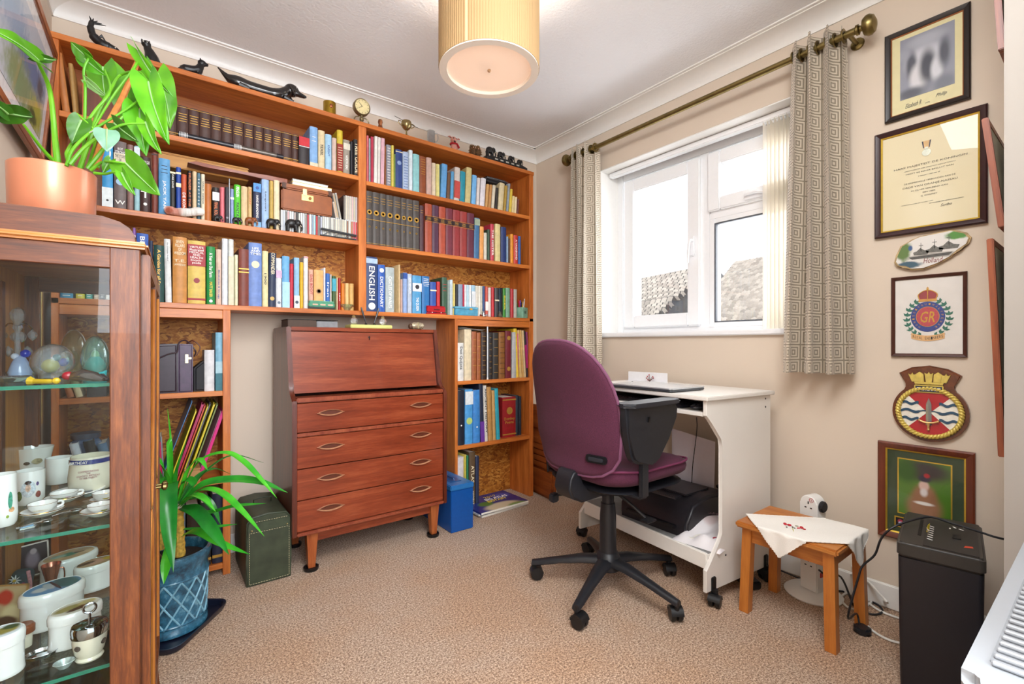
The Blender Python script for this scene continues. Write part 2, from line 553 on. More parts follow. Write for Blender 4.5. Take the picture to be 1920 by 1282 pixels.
# ---------------------------------------------------------------- curtain pole and curtains
MBR = M('8a7a4e', .35, 1, .15, 30)
RX, RZ = 2.12, 2.195
rod = thing('curtain_pole', 'antique brass curtain pole above the window', 'curtain pole', (RX, 0, RZ))
B().cyl((0, .615, 0), (0, 2.15, 0), .0135, n=18).done('pole', MBR, rod)
for yy, sg in ((.615, -1), (2.15, 1)):
    mt = fr((0, yy, 0), (1, 0, 0), (0, 0, -sg))
    B().lathe([(.013, -.004), (.019, 0), (.019, .008), (.011, .012), (.011, .018), (.03, .024), (.037, .035), (.037, .045), (.03, .056), (.012, .063), (.001, .064)], 24, mt).done('finial', MBR, rod)
    B().cyl((0, yy - sg * .025, -.002), (XW - RX, yy - sg * .025, -.002), .008).lathe([(.024, 0), (.022, .006), (.01, .012)], 18, fr((XW - RX, yy - sg * .025, 0), (0, 1, 0), (0, 0, -1))).done('bracket', MBR, rod)

t = NT('curtain_weave')
uvn = t.n('UVMap'); sp = t.n('SeparateXYZ'); t.l(uvn.outputs[0], sp.inputs[0])
fx = t.math('ABSOLUTE', t.math('SUBTRACT', t.math('FRACT', t.math('MULTIPLY', sp.outputs[0], 1 / .052)), .5))
fy = t.math('ABSOLUTE', t.math('SUBTRACT', t.math('FRACT', t.math('MULTIPLY', sp.outputs[1], 1 / .062)), .5))
dd = t.math('MAXIMUM', fx, fy)
rg = t.math('SINE', t.math('MULTIPLY', dd, 2 * pi * 5.5))
st = t.math('GREATER_THAN', rg, -.1)
t.l(t.mix(st, hexc('998c79'), hexc('dccfbc')), t.b.inputs['Base Color']); t.b.inputs['Roughness'].default_value = .7
t.b.inputs['Sheen Weight'].default_value = .2
t.bump(rg, .3, .001); MCU = t.m


def curtain(label, ya, yb, z0, z1, folds, amp, flare, seed):
    c = thing('curtain', label, 'curtain', (RX, 0, 0), group='eyelet curtains at the window')
    rr = random.Random(seed); ph = [rr.uniform(.85, 1.15) for _ in range(40)]
    L = folds * 2 * pi
    def f(u, v):
        h = v; a = u * L
        k = int(u * folds * 2) % 40
        A = amp * ph[k] * (1 + .25 * h)
        yc = ya + (yb - ya) * (u + .012 * sin(5 * u + 3 * h))
        yc += flare * (u - .5) * h
        y = yc + .012 * sin(2 * a + .8 + h) * (1 - .3 * h)
        x = A * sin(a) + .006 * sin(3 * h + 9 * u)
        return (x, y, z1 + (z0 - z1) * h)
    W = abs(yb - ya) + folds * amp * 3.6
    B().grid(f, folds * 16, 12, .0016, uv=lambda u, v: (u * W, v * (z1 - z0))).done('cloth', MCU, c, ang=80)
    for k in range(folds * 2 + 1):
        b = B(); u = k / (folds * 2); y = ya + (yb - ya) * u
        q = fr((0, y, RZ), (1, 0, 0), (0, 0, 1))
        b.ring([[q @ V((r * cos(a), r * sin(a), z)) for a in [i / 16 * 2 * pi for i in range(16)]] for r, z in ((.017, .002), (.027, .002), (.027, -.002), (.017, -.002), (.017, .002))], False)
        b.done('eyelet', MBR, c)
    return c


curtain('greek-key patterned beige curtain hanging right of the window', .655, .835, .885, 2.24, 3, .055, .05, 3)
curtain('greek-key patterned beige curtain hanging left of the window', 1.94, 2.13, .885, 2.235, 3, .05, .03, 8)

# ---------------------------------------------------------------- houses outside
def roof_sheet(q, rows, cols, parent, mat, name='roof'):
    a, bq, c, d = [V(x) for x in q]   # ridge left, ridge right, eaves right, eaves left
    n = (bq - a).cross(d - a).normalized()
    if n.z < 0: n = -n
    B().grid(lambda u, v: (a + (bq - a) * u) * (1 - v) + (d + (c - d) * u) * v + n * (.10 * ((v * rows) % 1.0) + .018 * sin(u * cols * 2 * pi)), cols * 4, rows * 2, .12, uv=lambda u, v: (u * cols, v * rows)).done(name, mat, parent, ang=20)


t = NT('roof_tiles'); uvn = t.n('UVMap'); bk_ = t.n('TexBrick'); t.l(uvn.outputs[0], bk_.inputs['Vector'])
for k_, v_ in (('Scale', 1), ('Mortar Size', .09), ('Brick Width', 1), ('Row Height', 1), ('Mortar Smooth', .4)): bk_.inputs[k_].default_value = v_
bk_.inputs['Color1'].default_value = hexc('a39a8f'); bk_.inputs['Color2'].default_value = hexc('7f776e'); bk_.inputs['Mortar'].default_value = hexc('3c3836')  # dark lines put the shade between tile courses into the colour
t.l(bk_.outputs['Color'], t.b.inputs['Base Color']); t.b.inputs['Roughness'].default_value = .9; MRT = t.m
MRG = M('8f887f', .9, var=.25, scale=3); MRD = M('5a5857', .9, var=.15, scale=3); MBK = M('77665c', .9, var=.15, scale=5)
h1 = thing('house', 'neighbouring tiled roof with dark gable seen through left pane', 'house')
pk = P(1343, 502, d=15)
roof_sheet((P(1080, 552, d=24), pk, P(1198, 634, d=10.9), P(960, 660, d=17)), 26, 34, h1, MRT)
B().ring([[pk, P(1190, 628, d=11), P(1190, 700, d=11), P(1440, 700, d=16), P(1400, 560, d=16)], [q + V((.3, .3, 0)) for q in (pk, P(1190, 628, d=11), P(1190, 700, d=11), P(1440, 700, d=16), P(1400, 560, d=16))]]).done('gable', MRD, h1, ang=0)
B().tube([P(1080, 550, d=24), P(1343, 500, d=15)], .12, 8).done('ridge_tiles', MRG, h1)
h2 = thing('house', 'neighbouring tiled roof with hipped end seen through right pane', 'house')
roof_sheet((P(1383, 500, d=13), P(1620, 462, d=10), P(1600, 660, d=6.5), P(1302, 612, d=9)), 30, 30, h2, MRT)
B().tube([P(1383, 498, d=13), P(1620, 460, d=10)], .1, 8).tube([P(1383, 498, d=13), P(1302, 610, d=9)], .08, 8).done('ridge_tiles', MRG, h2)
B().ring([[P(1383, 503, d=13.2), P(1302, 614, d=9.1), P(1302, 700, d=9.1), P(1420, 700, d=14)], [P(1390, 505, d=13.6), P(1312, 617, d=9.4), P(1312, 700, d=9.4), P(1430, 700, d=14.4)]]).done('wall', MBK, h2, ang=0)

# ---------------------------------------------------------------- pendant lamp
LX, LY, LZ = .97, 1.406, 2.0
lamp = thing('pendant_lamp', 'cream pleated drum pendant lamp hanging from the ceiling', 'lamp', (LX, LY, LZ))
t = NT('pleated_shade'); tc = t.coords()
t.b.inputs['Base Color'].default_value = hexc('ab8b60'); t.b.inputs['Roughness'].default_value = .8
t.b.inputs['Emission Color'].default_value = hexc('ffd49c'); t.b.inputs['Emission Strength'].default_value = .0
tr = t.n('BsdfTranslucent'); tr.inputs[0].default_value = hexc('ffd08c'); mx = t.n('MixShader'); mx.inputs[0].default_value = .025
t.l(t.b.outputs[0], mx.inputs[1]); t.l(tr.outputs[0], mx.inputs[2]); t.l(mx.outputs[0], t.t.nodes['Material Output'].inputs[0]); MSH = t.m
n = 240
def pl(r, z, k): return [((r + .0012 * (i % 2) * k) * cos(2 * pi * i / n), (r + .0012 * (i % 2) * k) * sin(2 * pi * i / n), z) for i in range(n)]
B().ring([pl(.182, 0, 1), pl(.182, .28, 1), pl(.179, .28, 1), pl(.179, 0, 1), pl(.182, 0, 1)], False).done('lamp_shade', MSH, lamp, ang=0)
MSE = M('e7b98a', .8, var=.02)
a0 = radians(-20 + 180 + 37)
B().grid(lambda u, v: (.1845 * cos(-2.62 + u * .05), .1845 * sin(-2.62 + u * .05), v * .28), 3, 1, .001).done('shade_seam', MSE, lamp)
t = NT('diffuser'); t.b.inputs['Base Color'].default_value = hexc('e4d8ca'); t.b.inputs['Roughness'].default_value = .7
t.b.inputs['Emission Color'].default_value = hexc('ffe2cc'); t.b.inputs['Emission Strength'].default_value = .15
tr = t.n('BsdfTranslucent'); tr.inputs[0].default_value = hexc('ffeadc'); mx = t.n('MixShader'); mx.inputs[0].default_value = .16
t.l(t.b.outputs[0], mx.inputs[1]); t.l(tr.outputs[0], mx.inputs[2]); t.l(mx.outputs[0], t.t.nodes['Material Output'].inputs[0])
B().lathe([(.001, .008), (.155, .008), (.155, .012), (.001, .012)], 48).done('diffuser', t.m, lamp)
B().lathe([(.154, -.004), (.181, -.004), (.181, .012), (.154, .012), (.154, -.004)], 64, caps=False).done('diffuser_ring', M('fff4e6', .4, var=.01), lamp)
B().lathe([(.0, .006), (.006, .004), (.007, .0), (.004, -.004), (.0, -.005)], 12).done('finial', M('c7a27c', .3, .6), lamp)
b = B().cyl((0, 0, .02), (0, 0, .06), .02).lathe([(.005, .06), (.024, .09), (.03, .13), (.022, .16), (.012, .19)], 18)
t = NT('bulb'); t.b.inputs['Emission Color'].default_value = hexc('fff1d8'); t.b.inputs['Emission Strength'].default_value = 12
b = B().lathe([(.0, .075), (.018, .08), (.03, .105), (.03, .125), (.016, .155), (.013, .18)], 18).done('bulb', t.m, lamp)
b = B().cyl((0, 0, .17), (0, 0, .23), .018).cyl((0, 0, .2), (0, 0, ZC - LZ - .03), .004)
for k in range(3): b.cyl((0, 0, .235), (.18 * cos(k * 2.094), .18 * sin(k * 2.094), .235), .0025, n=6)
b.done('lamp_holder', M('f2f0ea', .4), lamp)
B().lathe([(.045, ZC - LZ), (.045, ZC - LZ - .015), (.02, ZC - LZ - .035), (.004, ZC - LZ - .037)], 24).done('ceiling_rose', MTR, lamp)
pl_ = bpy.data.lights.new('bulb_light', 'POINT'); pl_.energy = 6.5; pl_.color = (1, .9, .78); pl_.shadow_soft_size = .035
po = bpy.data.objects.new('bulb_light', pl_); COL.objects.link(po); po.location = (LX, LY, LZ + .20)
# ---------------------------------------------------------------- bookcase
YF = 2.37
WX = wood('pine', '964a18', 'dd863e', 'x', mid='c7702e'); WZ = wood('pine', '964a18', 'dd863e', 'z', mid='c46c2c')
t = NT('strand_board')
co = t.coords((1, 1, 2.2)); vo = t.n('TexVoronoi'); vo.inputs['Scale'].default_value = 26
nz = t.n('TexNoise'); nz.inputs['Scale'].default_value = 7; nz.inputs['Detail'].default_value = 4; t.l(co, nz.inputs['Vector'])
ad = t.n('Mix', data_type='RGBA', blend_type='ADD'); ad.inputs[0].default_value = .55; t.l(co, ad.inputs[6]); t.l(nz.outputs['Color'], ad.inputs[7])
t.l(ad.outputs[2], vo.inputs['Vector'])
sp = t.n('SeparateColor'); t.l(vo.outputs['Color'], sp.inputs[0])
nf = t.noise(co, 38, 4, .7)
f = t.math('ADD', t.math('MULTIPLY', sp.outputs[0], .5), t.math('MULTIPLY', nf, .6))
t.l(t.ramp(f, [(.25, hexc('6e3508')), (.5, hexc('a9641c')), (.8, hexc('cf9140'))]), t.b.inputs['Base Color'])
t.b.inputs['Roughness'].default_value = .6; t.bump(f, .25, .002); MOSB = t.m

bc = thing('bookcase', 'orange-brown stained timber bookcase covering the wall around the bureau', 'bookcase')
def plank(name, x0, x1, z0, z1, m=None, y0=YF, y1=2.598, bev=.0015):
    return B().box((x0, y0, z0), (x1, y1, z1), bev, seg=1).done(name, m or (WX if x1 - x0 > z1 - z0 else WZ), bc)
TS = .022
plank('upright', -.302, -.281, 0, 2.12); plank('upright', 1.958, 1.99, 0, 2.12)
plank('upright', .826, .866, 1.173, 2.12); plank('upright', .233, .262, 0, 1.151); plank('upright', 1.392, 1.412, 0, 1.151)
plank('top_board', -.304, 1.993, 2.12, 2.142, y0=YF - .004)
plank('shelf', -.281, .826, 1.840, 1.862); plank('shelf', .866, 1.958, 1.824, 1.846)
plank('shelf', -.281, .826, 1.509, 1.531); plank('shelf', .866, 1.958, 1.499, 1.521)
plank('shelf', -.302, 1.99, 1.151, 1.173)
plank('rail', -.281, .233, 1.112, 1.149); plank('rail', 1.412, 1.958, 1.112, 1.149)
plank('shelf', -.281, .233, .778, .80); plank('shelf', 1.412, 1.958, .763, .785)
plank('shelf', -.281, .233, .398, .42); plank('shelf', 1.412, 1.958, .38, .403)
plank('shelf', -.281, .233, .03, .052)
MBP = wood('back_panel', '7a3a12', 'b06828', 'x')
for x0, x1, z0, z1, m in ((-.281, .826, 1.531, 2.12, MBP), (.866, 1.958, 1.521, 2.12, MBP), (-.281, .826, 1.173, 1.509, MOSB), (.866, 1.958, 1.173, 1.499, MOSB),
                          (-.281, .233, .05, 1.112, MOSB), (1.412, 1.958, .0, 1.112, MOSB)):
    B().box((x0, 2.585, z0), (x1, 2.597, z1)).done('back_panel', m, bc, ang=0)

# ---------------------------------------------------------------- books
MPG = M('e9dfc8', .8, var=.12, scale=200); MPW = M('f1ece0', .8, var=.06, scale=200)
GOLD = M('c79a45', .4, .5, .1); WHT = M('f6f4ee', .5, var=.01); BLK = M('1a1a1e', .5); CRM = M('efe2c0', .6)
INK = {'g': GOLD, 'w': WHT, 'k': BLK, 'c': CRM, 'r': M('b8232a', .5), 'b': M('2b4f9a', .5), 'y': M('e8cf3a', .5), 'o': M('d9702e', .5)}


def book(x0, x1, z, h, col, label, yf=2.385, depth=None, lean=0, soft=False, group=None, extra=None, pages=None, name='book', mt=None):
    """local: x across the spine, y into the shelf, z up"""
    wd = max(.006, x1 - x0); dp = min(2.58 - yf, depth or min(.19, max(.11, h * .68)))
    if mt is None:
        mt = Matrix.Translation((x0, yf, z))
        if lean: mt = Matrix.Translation((x0, yf, z)) @ Matrix.Rotation(radians(lean), 4, 'Y')
    o = thing(name, label, 'book', mt=mt, group=group)
    cv = M(col, .5 if not soft else .4, 0, .13, 45, .05)
    g = .0006; bt = .0022 if wd > .014 else .001; r = min(.006, wd * .28) if not soft else .0006
    # case: spine bulge + two boards, one mesh
    n = 5; sp = [(g, dp), (g, r)] + [(g + (wd - 2 * g) * i / n, r - r * (1 - ((i / n - .5) * 2) ** 2) ** .5 if r > .001 else 0) for i in range(n + 1)][0:] + [(wd - g, r), (wd - g, dp)]
    sp += [(wd - g - bt, dp), (wd - g - bt, r + bt), (g + bt, r + bt), (g + bt, dp)]
    pts = []
    for q in sp:
        if not pts or (V(q) - V(pts[-1])).length > 1e-5: pts.append(q)
    B().prism(pts, 0, h).done('cover', cv, o, 40)
    ins = .003 if not soft else .0006
    B().box((g + bt, r + bt, ins), (wd - g - bt, dp - .003, h - ins)).done('pages', pages or (MPW if R.random() < .5 else MPG), o, ang=0)
    F = Matrix(((1, 0, 0, 0), (0, 0, -1, -.0006), (0, 1, 0, 0), (0, 0, 0, 1)))       # spine plane, horizontal
    for e in (extra or []):
        k = e[0]
        if k == 'band':      # z0,z1 as fractions, colour
            B().box((.0002, -.0004, h * e[1]), (wd - .0002, r * .6 + .001, h * e[2])).done('band', M(e[3], .5) if len(e[3]) > 1 else INK[e[3]], o, ang=0)
        elif k == 'v':       # title reading down: text, centre, length, width share, ink
            m4 = Matrix(((0, 1, 0, wd / 2), (0, 0, -1, -.0008), (-1, 0, 0, h * e[2]), (0, 0, 0, 1)))
            text(e[1], h * e[3], wd * e[4], INK[e[5]], o, m4, 'title', bold=.012)
        elif k == 'u':       # title reading up
            m4 = Matrix(((0, -1, 0, wd / 2), (0, 0, -1, -.0008), (1, 0, 0, h * e[2]), (0, 0, 0, 1)))
            text(e[1], h * e[3], wd * e[4], INK[e[5]], o, m4, 'title', bold=.012)
        elif k == 'h':       # title across: text, centre, height share, ink
            text(e[1], wd * .8, h * e[3], INK[e[4]], o, F @ Matrix.Translation((wd / 2, h * e[2], 0)), 'title', bold=.01)
        elif k == 'disc':
            B().lathe([(.0001, 0), (wd * e[2], 0), (wd * e[2], .0006), (.0001, .0006)], 20, F @ Matrix.Translation((wd / 2, h * e[1], 0))).done('emblem', M(e[3], .5) if len(e[3]) > 1 else INK[e[3]], o, ang=0)
        elif k == 'lines':   # short printed lines: z0, z1, count, ink, share
            b = B()
            for i in range(e[3]):
                zz = h * (e[1] + (e[2] - e[1]) * (i + .5) / e[3]); q = wd * e[5] / 2 * R.uniform(.7, 1)
                b.box((wd / 2 - q, -.0008, zz - .0011), (wd / 2 + q, .001, zz + .0011))
            b.done('gilt_lines', INK[e[4]], o, ang=0)
    return o


def shelf_row(place, rows, org, sc, z, yf=2.385, base=None, lean=0):
    """rows: (left, right, top, colour, short description, extra..., options) measured along this shelf's front"""
    prev = None
    for r in rows:
        a, b_, tp, col, desc = r[:5]
        ex = [e for e in r[5:] if isinstance(e, tuple)]; op = next((e for e in r[5:] if isinstance(e, dict)), {})
        pa, pb, pt = org[0] + a * sc, org[0] + b_ * sc, org[1] + tp * sc
        x0 = P(pa, 600, y=yf).x; x1 = P(pb, 600, y=yf).x
        mid = (pa + pb) / 2
        h = P(mid, pt, y=yf).z - z
        wd = 'booklet' if op.get('soft') else 'book'
        lab = f"{desc} {wd} on {place}"
        for q in ([f", right of the {prev} one", f", right of {prev}", f" by {prev}"] if prev else [", leftmost there"]):
            if len((lab + q).replace('-', ' ').split()) <= 15: lab += q; break
        o = dict(op); o.pop('short', None)
        book(x0, x1 - .0008, z, h, col, lab, yf=yf + o.pop('back', 0), lean=o.pop('lean', lean), extra=ex, **o)
        prev = op.get('short', desc)


# top left shelf -------------------------------------------------
ed = [267, 289, 310, 331.6, 353.5, 374, 395.6, 416, 436, 457, 476, 494, 511, 529, 547.5, 560.5]
NTH = ['first', 'second', 'third', 'fourth', 'fifth', 'sixth', 'seventh', 'eighth', 'ninth', 'tenth', 'eleventh', 'twelfth', 'thirteenth', 'fourteenth', 'fifteenth']
for k in range(15):
    x0 = P(ed[k], 300, y=2.41).x; x1 = P(ed[k + 1], 300, y=2.41).x
    book(x0, x1, 1.862, P(436, 222, y=2.41).z - 1.862, '4a2f28', f'{NTH[k]} from left of the dark brown gilt-titled volumes on the top left shelf',
         yf=2.41, group='dark brown gilt volumes', extra=[('lines', .52, .80, 4, 'g', .8), ('band', .955, .965, 'g'), ('band', .16, .175, 'g'), ('band', .12, .125, 'g')])
shelf_row('top left shelf', [
    (912, 1018, 835, '2b2325', 'black with red top half', ('band', .68, .985, 'c31f2c'), ('band', .645, .665, 'w'), {'short': 'red-topped black', 'back': .0}),
    (1020, 1103, 735, '7fa9d8', 'pale blue thick', ('band', .02, .12, 'd6cdb0'), ('lines', .6, .8, 2, 'w', .5), {'short': 'thick pale blue'}),
    (1105, 1174, 772, 'd6c39b', 'cream', ('v', 'TEXEL', .5, .3, .4, 'k'), {}),
    (1176, 1242, 810, '9cc3de', 'sky blue', ('v', 'KNIGHT', .55, .3, .3, 'b'), {}),
    (1244, 1292, 846, 'cdb3a5', 'dusty pink', {}),
    (1294, 1354, 768, 'c8b12f', 'yellow with red netting', ('band', .05, .68, '8e2b1f'), ('lines', .1, .62, 9, 'c', .8), {}),
    (1356, 1424, 866, '9a9183', 'grey-green', ('v', 'NORTH SEAS', .35, .4, .35, 'w'), ('band', .72, .9, 'd2cdbc'), {}),
    (1426, 1458, 882, '232127', 'slim black', {}),
    (1460, 1516, 862, '1b1a1d', 'black TREE GUIDE titled', ('v', 'TREE GUIDE', .5, .82, .6, 'c'), {'short': 'TREE GUIDE'}),
], (390, 100), .1873, 1.862, yf=2.39)
# slim browned volumes in the top left corner
x = P(117, 200, y=2.4).x
book(x, x + .022, 1.862, .225, 'b9763f', 'tall worn tan book leaning in the top left corner of the bookcase', yf=2.40, lean=-6)
book(x + .028, x + .042, 1.862, .195, 'a9834a', 'thin browned book leaning beside the tall worn tan one', yf=2.40, lean=-4)
o = thing('wooden_picture', 'dark wooden panel standing behind the plant on the top left shelf', 'panel', (x + .05, 2.46, 1.862))
B().box((0, 0, 0), (.10, .012, .17), .002).done('panel', wood('dark_panel', '4a1f0c', '7a3a1a', 'z'), o)
B().box((.0, -.004, 0), (.008, .0, .17)).box((.092, -.004, 0), (.10, .0, .17)).box((.008, -.004, .162), (.092, 0, .17)).box((.008, -.004, 0), (.092, 0, .008)).done('frame', WZ, o)
# rolled tube lying in front of the volumes
tb = thing('umbrella_tube', 'long black tube with striped grey bands lying before the brown volumes', 'tube', (0, 2.383, 1.8745))
xa, xb = P(334, 255, y=2.383).x, P(531, 295, y=2.383).x
B().cyl((xa, 0, 0), (xb, 0, 0), .0115, n=16).done('tube', M('23242c', .25, 0, .1), tb)
B().cyl((xa + (xb - xa) * .56, 0, 0), (xb - .03, 0, 0), .0122, n=16).done('sleeve', M('6d6660', .2, .5), tb)
for q in (.01, .50):
    b = B()
    for i in range(6): b.cyl((xa + (xb - xa) * q + i * .005, 0, 0), (xa + (xb - xa) * q + i * .005 + .003, 0, 0), .0128, n=16)
    b.done('striped_band', M('c9c9c9', .35), tb, kind='stuff')

# second left shelf ----------------------------------------------
shelf_row('second left shelf', [
    (70, 207, 30, '3f9bd4', 'tall bright blue', ('band', .0, .28, 'dfe9ea'), ('disc', .1, .12, 'k'), {'short': 'bright blue'}),
    (212, 370, 95, '6f6260', 'thick grey-brown STORY titled', ('h', 'ROY\nSTRONG', .86, .09, 'w'), ('band', .68, .82, 'd9cdb4'), ('h', 'THE STORY\nOF', .75, .1, 'k'), ('disc', .40, .33, '9ec1de'), ('h', 'W', .1, .06, 'w'), {'short': 'STORY'}),
    (372, 455, 135, '8f6f6a', 'brown-pink', ('v', 'LITTLE', .75, .35, .4, 'w'), {}),
    (457, 530, 150, '9cc7d0', 'pale aqua', ('band', .6, .98, 'd9e4ea'), {}),
    (526, 660, 282, '3d1f1d', 'dark maroon', ('h', 'TRAFALGAR', .9, .06, 'w'), ('h', 'T', .32, .12, 'w'), ('disc', .15, .17, 'w'), {}),
    (667, 745, 228, '7a3a2c', 'brown leather', ('band', .955, .975, '3d1710'), {}),
    (750, 893, 302, '5f9fd0', 'blue JACK TAR titled', ('v', 'JACK TAR', .36, .5, .3, 'w'), ('lines', .72, .9, 3, 'k', .6), {'short': 'JACK TAR'}),
    (888, 958, 455, '2e2b28', 'black', ('v', 'CAR LOVE', .78, .3, .3, 'w'), ('band', .95, .99, 'c'), {}),
    (960, 1024, 405, '2147a0', 'royal blue', ('band', .86, .9, 'c'), ('band', .6, .68, 'c'), {}),
    (1022, 1094, 490, 'c5542f', 'rust-orange', ('v', 'DE KONING', .3, .55, .5, 'w'), {}),
    (1098, 1155, 452, '231b1c', 'black and gilt-lettered', ('v', 'MURDER AT THE', .6, .7, .5, 'o'), {}),
    (1157, 1214, 456, 'd9bd96', 'beige', {}),
    (1212, 1257, 476, '4c7080', 'slate blue', ('lines', .3, .9, 8, 'w', .6), {}),
    (1260, 1312, 488, 'e2d8bd', 'ivory', ('v', 'WILD GEESE', .6, .5, .3, 'k'), {}),
    (1306, 1390, 605, 'b86a2d', 'ginger brown', {}),
    (1398, 1484, 648, '28221f', 'short black with picture spine', ('band', .62, .86, 'dfe6ea'), ('v', 'FINAL ROUND', .32, .5, .5, 'o'), {'short': 'picture-spined'}),
    (1490, 1548, 646, 'e0737c', 'rose pink', {}),
    (1551, 1600, 644, '37353b', 'charcoal', ('disc', .16, .3, '8a8a90'), {}),
    (1612, 1659, 665, '93a3cf', 'lilac blue', ('band', .7, .76, 'w'), {}),
], (180, 250), .15625, 1.531)
shelf_row('second left shelf, centre', [
    (260, 344, 305, '57c52a', 'lime green', ('v', 'PENGUIN', .82, .25, .5, 'w'), ('v', 'FANTASIA', .3, .5, .45, 'k'), {}),
    (346, 430, 328, 'dcbf93', 'sandy', {}),
    (432, 484, 332, 'd2b27a', 'gilt-lettered sandy', ('v', 'THE DIARY', .75, .4, .4, 'o'), {}),
    (497, 597, 285, '2d3350', 'navy with blue ends', ('band', .8, .99, '4a8fd2'), ('disc', .89, .22, 'b'), ('band', .0, .13, '7db0d8'), ('v', 'HANS BRANDING', .47, .5, .3, 'w'), {}),
    (601, 696, 240, '9dbbe0', 'pale blue', ('v', 'Longcourt', .55, .4, .25, 'k'), {}),
    (699, 751, 258, 'c0a04f', 'mustard', {}),
    (753, 829, 252, 'e5d6b2', 'thick ivory', {}),
], (400, 300), .15104, 1.531)
b = B().cyl((P(430, 400, y=2.38).x, 2.381, 1.531), (P(430, 400, y=2.38).x, 2.381, P(430, 335, y=2.38).z), .0028)
tag(b.done('metal_rod', M('8e8f93', .3, .8)), 'thin grey metal rod standing before the books', 'rod')
# CD cases
cdx = [P(400 + (838 + i * 27.2) * .15104, 400, y=2.385).x for i in range(36)]
pal = ['dfe6ee', 'c6cfdc', '6a6660', 'e2a0a4', 'dcdcd8', 'dfe8f0', 'c9b7b0', '4f4b48', 'd9d6cc', 'e9e7e0', 'bfc8cc', '8f8a80', 'c83c46', 'e8ead8', '7f93a8', '9fd0d8', 'c8323a', '5c5a56', 'bfc2d4',
       'c9c9c0', 'd9dcd4', 'e3e0d0', '8e8e88', 'd6d4c6', '9a958a', 'dad4be', 'c9c4b4', 'a8a69a', 'c8c0a8', 'e0d8c0', '8a5a3a', 'd8d4c8', 'b86a3a', 'd84a58', 'c82a34', 'a83030']
CDW = ['pale blue', 'grey-blue', 'dull grey', 'pink', 'light grey', 'ice blue', 'dusty pink', 'charcoal', 'stone', 'off-white', 'grey-green', 'taupe', 'red', 'cream', 'slate blue', 'aqua', 'scarlet', 'dark grey', 'lilac', 'putty', 'greenish white',
       'ivory', 'mid grey', 'oatmeal', 'khaki grey', 'parchment', 'sand', 'pewter', 'tan', 'straw', 'brown', 'bone', 'rust', 'rose', 'crimson', 'brick']
_T = 'first second third fourth fifth sixth seventh eighth ninth tenth eleventh twelfth thirteenth fourteenth fifteenth sixteenth seventeenth eighteenth nineteenth'.split()
def CNT(i):
    i += 1
    if i < 20: return _T[i - 1]
    return {20: 'twentieth', 30: 'thirtieth'}.get(i) or ('twenty-' if i < 30 else 'thirty-') + _T[i % 10 - 1]
MCASE = glass_mat('cd_plastic', 'e8eef2', .12)
def cd(x0, wd, z, h, col, label, lean=0, y=2.388, group='CD cases'):
    o = thing('cd_case', label, 'CD case', mt=Matrix.Translation((x0, y, z)) @ Matrix.Rotation(radians(lean), 4, 'Y'), group=group)
    B().box((.0006, .0, 0), (wd - .0006, .14, h), .0008, seg=1).done('case', M('2a2a2e', .2, 0, .05) if R.random() < .35 else M('d8d8d6', .2, 0, .03), o, ang=0)
    B().box((wd * .18, -.0004, .004), (wd * .82, .002, h - .004)).done('spine_insert', M(col, .5), o, ang=0)
ZCD = P(400 + 1300 * .15104, 300 + 685 * .15104, y=2.385).z - 1.531
for i in range(35):
    cd(cdx[i], cdx[i + 1] - cdx[i], 1.531, ZCD, pal[i], f'{CDW[i]} CD in the row of CDs under the tan attache case, {CNT(i)} from left')
for i, (a, h2, col) in enumerate(((1478, .085, 'c9a98a'), (1500, .13, 'b99b70'), (1532, .135, 'a8a090'))):
    cd(P(400 + (a + 38) * .15104, 400, y=2.39).x, .009, 1.531 + ZCD, h2 * .95, col, ['short tan', 'tall tan', 'grey'][i] + ' CD case leaning beside the brown attache case', lean=-11, group='leaning CD cases')
for i in range(7):
    x0 = P(400 + (1612 + i * 25) * .15104, 400, y=2.39).x; x1 = P(400 + (1637 + i * 25) * .15104, 400, y=2.39).x
    cd(x0, x1 - x0, 1.531 + ZCD, .124, ['7d766e', 'd8cdb8', 'bfb6a6', 'cfc5b5', 'd6b3b0', 'c9bfa2', 'b9b4b8'][i], f'{NTH[i]} upright CD case from the left on top of the CD row', group='CD cases standing on the CD row')

# brown case, with booklets on top
xa, xb = P(400 + 845 * .15104, 400, y=2.38).x, P(400 + 1475 * .15104, 400, y=2.38).x
zc = 1.531 + ZCD + .001; hz = P(400 + 1160 * .15104, 300 + 335 * .15104, y=2.38).z - zc
o = thing('attache_case', 'small tan leather attache case with brass lock on the CD row', 'case', (xa, 2.376, zc))
W_ = xb - xa
B().box((0, 0, 0), (W_, .17, hz * .78), .006).done('body', M('96501f', .45, 0, .15, 30, .1), o)
B().box((-.001, -.001, hz * .80), (W_ + .001, .171, hz), .006).done('lid', M('9a5424', .45, 0, .15, 30, .1), o)
for xx in (.006, W_ - .018): B().box((xx - .004, -.003, hz * .80), (xx + .016, .012, hz + .001), .003).done('corner', M('54301f', .5), o)
B().box((W_ * .38, -.003, hz * .45), (W_ * .61, .002, hz * .68), .001).done('lock_plate', M('d5b878', .3, .8), o)
B().box((W_ * .40, -.006, hz * .62), (W_ * .48, -.001, hz * .9), .002).done('hasp', M('c9b184', .3, .8), o)
B().lathe([(.007, 0), (.007, .004), (.001, .004)], 14, fr((W_ * .54, -.003, hz * .56), (1, 0, 0), (0, 0, 1))).done('lock_button', M('7a5230', .3, .8), o)
z_ = zc + hz
